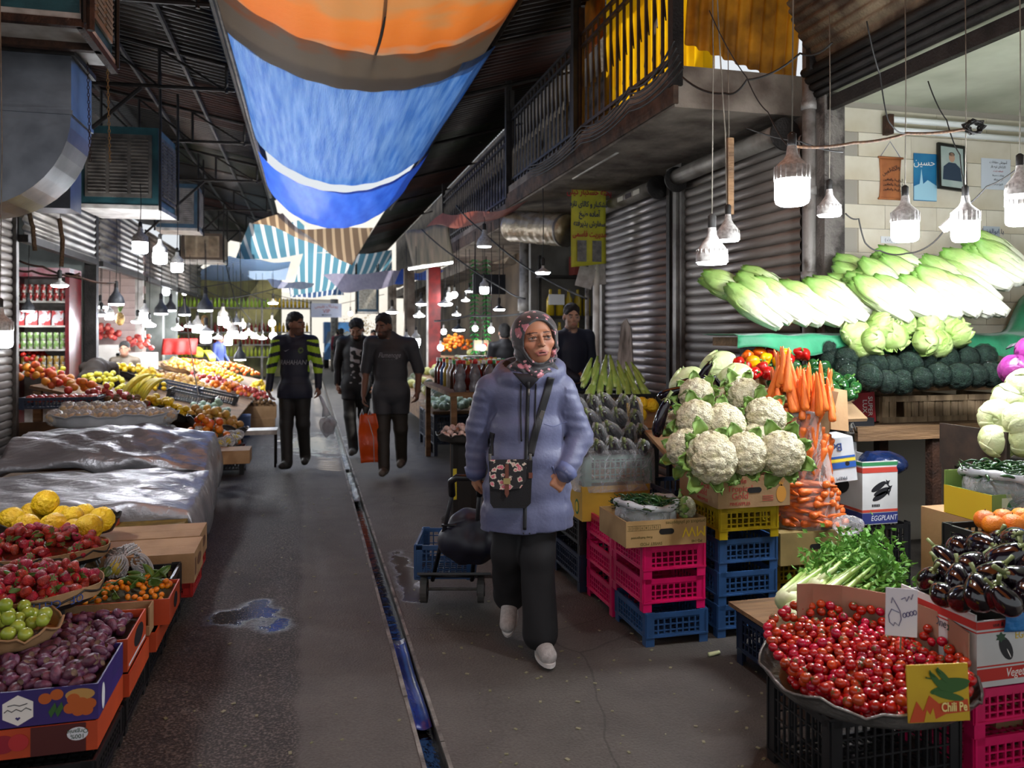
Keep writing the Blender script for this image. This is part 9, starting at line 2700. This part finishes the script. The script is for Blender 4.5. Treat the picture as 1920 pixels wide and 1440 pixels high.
for x in(-0.012,0.016):ontop([(x,0.60),(x+0.004,0.595)],0.003,'hem_cord',M_BLKT,coat)
ontop([(0.125,0.90),(0.165,0.80)],0.004,'pocket_edge',mat('coat_seam','#565d82',rough=0.6),coat,0.001)
ontop([(-0.125,0.86),(-0.155,0.78)],0.004,'pocket_edge',mat('coat_seam','#565d82'),coat,0.001)
ontop([(0.20,1.10),(0.13,1.085),(0.085,1.10)],0.002,'chest_seam',mat('coat_seam','#565d82'),coat,0.0)
for s,c,d in(('R',ARM['R'][2],(0.0,0.1,-1)),('L',ARM['L'][2],(-0.55,-0.5,-0.6))):
 v=Vector(d).normalized()
 MB().tube([Vector(c)-v*0.02,Vector(c)+v*0.028],[0.057,0.046],16).build('cuff',mat('coat_seam','#565d82'),coat,smooth=True)
# trousers and shoes
Tr=SDF((-0.26,-0.22,0.03),(0.24,0.34,0.95),0.007)
Tr.ell((0,0,0.82),(0.155,0.11,0.13),k=0.04)
for s,(a,b,c)in LEG.items():
 Tr.cap(a,b,0.088,0.078,k=0.03)
 Tr.cap(b,c,0.078,0.086,k=0.03)
put('trousers',Tr.mesh('trousers',mat('black_trousers','#131215','#0d0c0f',rough=0.75,vs=6),disp=lambda V:0.006*sines(V*np.array((2.2,2,0.7)),9,26.0)),woman)
for s,c,pt in(('R',(-0.075,0.19,0.115),R(38)),('L',(0.085,-0.09,0.0),0.0)):
 Sh=SDF((-0.08,-0.22,-0.01),(0.08,0.12,0.14),0.005)
 Sh.cap((0,0.04,0.045),(0,-0.10,0.042),0.042,0.040,k=0.02)
 Sh.cap((0,0.05,0.05),(0,0.035,0.10),0.038,0.036,k=0.02)
 Sh.cut((0,0,-1),-0.006)
 sh_=put('shoe',Sh.mesh('shoe',mat('white_knit_shoe','#b9b4b0','#a39d99',rough=0.7,vs=60,bump=0.4,bs=200)),woman,c,(pt,0,R(10 if s=='L' else-6)))
 MB().prism([(0.044*math.cos(2*PI*i/20),-0.03+0.118*math.sin(2*PI*i/20))for i in range(20)],0.018).build('sole',mat('shoe_sole','#cfcac5',rough=0.6),sh_)
# shoulder bag: floral flap, black body, strap
bg_=thing('shoulder_bag',(WL.x,WL.y,0),'small black shoulder bag with pink floral flap and leather buckle','bag',None,-TH)
F0=front_of(-0.085,0.83)
def slab(poly,y0,th,nm,m,par=bg_):return MB().prism(poly,th,TM((0,y0,0),(PI/2,0,0))).build(nm,m,par)
yb=F0.y-0.008
slab([(-0.165,0.745),(-0.15,0.722),(0.0,0.722),(0.022,0.745),(0.03,0.94),(-0.17,0.935)],yb,0.055,'bag_body',mat('black_canvas','#121114',rough=0.8,bump=0.2,bs=200))
fm=mat('bag_floral','#1c1a1c',rough=0.6)
_n,_l=fm.node_tree.nodes,fm.node_tree.links
_tc,_v,_nz=_n.new('ShaderNodeTexCoord'),_n.new('ShaderNodeTexVoronoi'),_n.new('ShaderNodeTexNoise')
_v.inputs['Scale'].default_value=34
_nz.inputs['Scale'].default_value=70
_l.new(_tc.outputs['Object'],_v.inputs['Vector'])
_l.new(_tc.outputs['Object'],_nz.inputs['Vector'])
_ma=_n.new('ShaderNodeMath');_ma.operation='MULTIPLY_ADD';_ma.inputs[1].default_value=0.7
_l.new(_nz.outputs['Fac'],_ma.inputs[0]);_l.new(_v.outputs['Distance'],_ma.inputs[2])
_r=_n.new('ShaderNodeValToRGB')
for q,c_ in((0.3,'#e3a5ab'),(0.55,'#c0405c'),(0.72,'#d9cdb8'),(0.80,'#1c1a1c')):
 e_=_r.color_ramp.elements.new(q);e_.color=lin(c_)
_r.color_ramp.elements.remove(_r.color_ramp.elements[0]);_r.color_ramp.elements.remove(_r.color_ramp.elements[-1])
_l.new(_ma.outputs[0],_r.inputs['Fac']);_l.new(_r.outputs['Color'],_n['Principled BSDF'].inputs['Base Color'])
slab([(-0.17,0.84),(-0.15,0.812),(-0.09,0.806),(-0.025,0.815),(0.0,0.85),(0.004,0.946),(-0.166,0.944)],yb-0.056,0.006,'floral_flap',fm)
ML=mat('tan_leather','#6b3a2a',rough=0.5)
slab([(-0.098,0.79),(-0.088,0.772),(-0.078,0.79),(-0.080,0.925),(-0.096,0.925)],yb-0.063,0.004,'buckle_strap',ML)
bk=slab([(-0.104,0.835),(-0.072,0.835),(-0.072,0.862),(-0.104,0.862)],yb-0.067,0.003,'buckle',mat('brass','#b5a06a',rough=0.35,metal=0.8))
slab([(0.012,0.86),(0.03,0.86),(0.03,0.885),(0.012,0.885)],yb-0.056,0.003,'side_tab',ML)
def ribbon(pts,w):
 def fn(u,v):
  q=v*(len(pts)-1)
  i=min(int(q),len(pts)-2)
  x,z=[pts[i][k]+(pts[i+1][k]-pts[i][k])*(q-i)for k in(0,1)]
  d=Vector((pts[i+1][0]-pts[i][0],pts[i+1][1]-pts[i][1])).normalized()
  return front_of(x+d.y*(u-0.5)*w,z-d.x*(u-0.5)*w,0.007)
 MB().grid(fn,4,24,th=0.003).build('strap',M_BLKT,bg_,smooth=True)
ribbon([(0.020,0.955),(0.045,1.06),(0.078,1.17),(0.105,1.26),(0.12,1.318)],0.034)
ribbon([(-0.166,0.945),(-0.168,1.0),(-0.16,1.05)],0.022)
MB().box(front_of(0.075,1.142,0.010),(0.042,0.004,0.02),(0,R(-70),0)).build('strap_slider',M_STEEL,bg_)
for x,z in((0.02,0.955),(-0.167,0.955)):MB().tube([(x,yb-0.03,z-0.02),(x,yb-0.03,z+0.012)],0.007,8).build('ring',M_STEEL,bg_)
# shopping cart behind her: frame, handle, wheels, crate, folded bag
hw=Vector((-0.262,0.13,0.755))
ct=thing('shopping_cart',(WL.x,WL.y,0),'black two-wheeled shopping trolley with folded navy bag pulled by the woman','cart',None,-TH)
A,B=Vector((-0.30,0.18,0.72)),Vector((-0.40,0.62,0.14))
M_TUB=mat('black_tube','#17161a',rough=0.4)
for s in(-1,1):MB().tube([A+Vector((0.07*s,0.03,-0.02)),B+Vector((0.11*s,0,0))],0.012,8).build('frame_tube',M_TUB,ct,smooth=True)
MB().tube([A+Vector((-0.07,0.03,-0.02)),A+Vector((-0.07,-0.02,0.06)),A+Vector((-0.04,-0.055,0.085)),A+Vector((0.05,-0.055,0.085)),A+Vector((0.075,-0.02,0.06)),A+Vector((0.07,0.03,-0.02))],0.018,10).build('handle',M_TUB,ct,smooth=True)
for q in(0.35,0.65,0.95):MB().tube([A.lerp(B,q)+Vector((-0.1,0,0)),A.lerp(B,q)+Vector((0.1,0,0))],0.008,6).build('crossbar',M_TUB,ct,smooth=True)
for s in(-1,1):
 wv=MB().tube([(-0.018,0,0),(0.018,0,0)],0.075,20).build('wheel',mat('grey_tyre','#4b4845',rough=0.7),ct,loc=B+Vector((0.16*s,0.03,-0.06)))
 MB().tube([(-0.022,0,0),(0.022,0,0)],0.04,14).build('hub',M_TUB,wv)
MB().tube([B+Vector((-0.17,0.03,-0.06)),B+Vector((0.17,0.03,-0.06))],0.008,6).build('axle',M_STEEL,ct)
MB().box(B+Vector((0.02,0.02,0.02)),(0.40,0.34,0.012),(R(-20),0,0)).build('base_plate',M_TUB,ct)
Bg=SDF((-0.25,-0.2,-0.15),(0.25,0.2,0.25),0.01)
Bg.ell((0,0,0.0),(0.19,0.13,0.12),k=0.05)
Bg.ell((0.03,0.0,0.11),(0.15,0.10,0.06),k=0.05)
put('folded_bag',Bg.mesh('folded_bag',mat('navy_nylon','#16182a','#10111d',rough=0.5,vs=5),disp=lambda V:0.014*sines(V,6,40.0)),ct,(-0.27,0.40,0.42))
wc=woman.matrix_basis
def wpt(v):return Matrix.Translation((WL.x,WL.y,0))@Matrix.Rotation(-TH,4,'Z')@Vector(v)
q=wpt((-0.56,0.62,0.0))
crate(q.x,q.y,0.13,0.34,0.42,0.20,M_BLUEC,'blue crate riding on the shopping trolley',rz=-TH,leg=0.05)
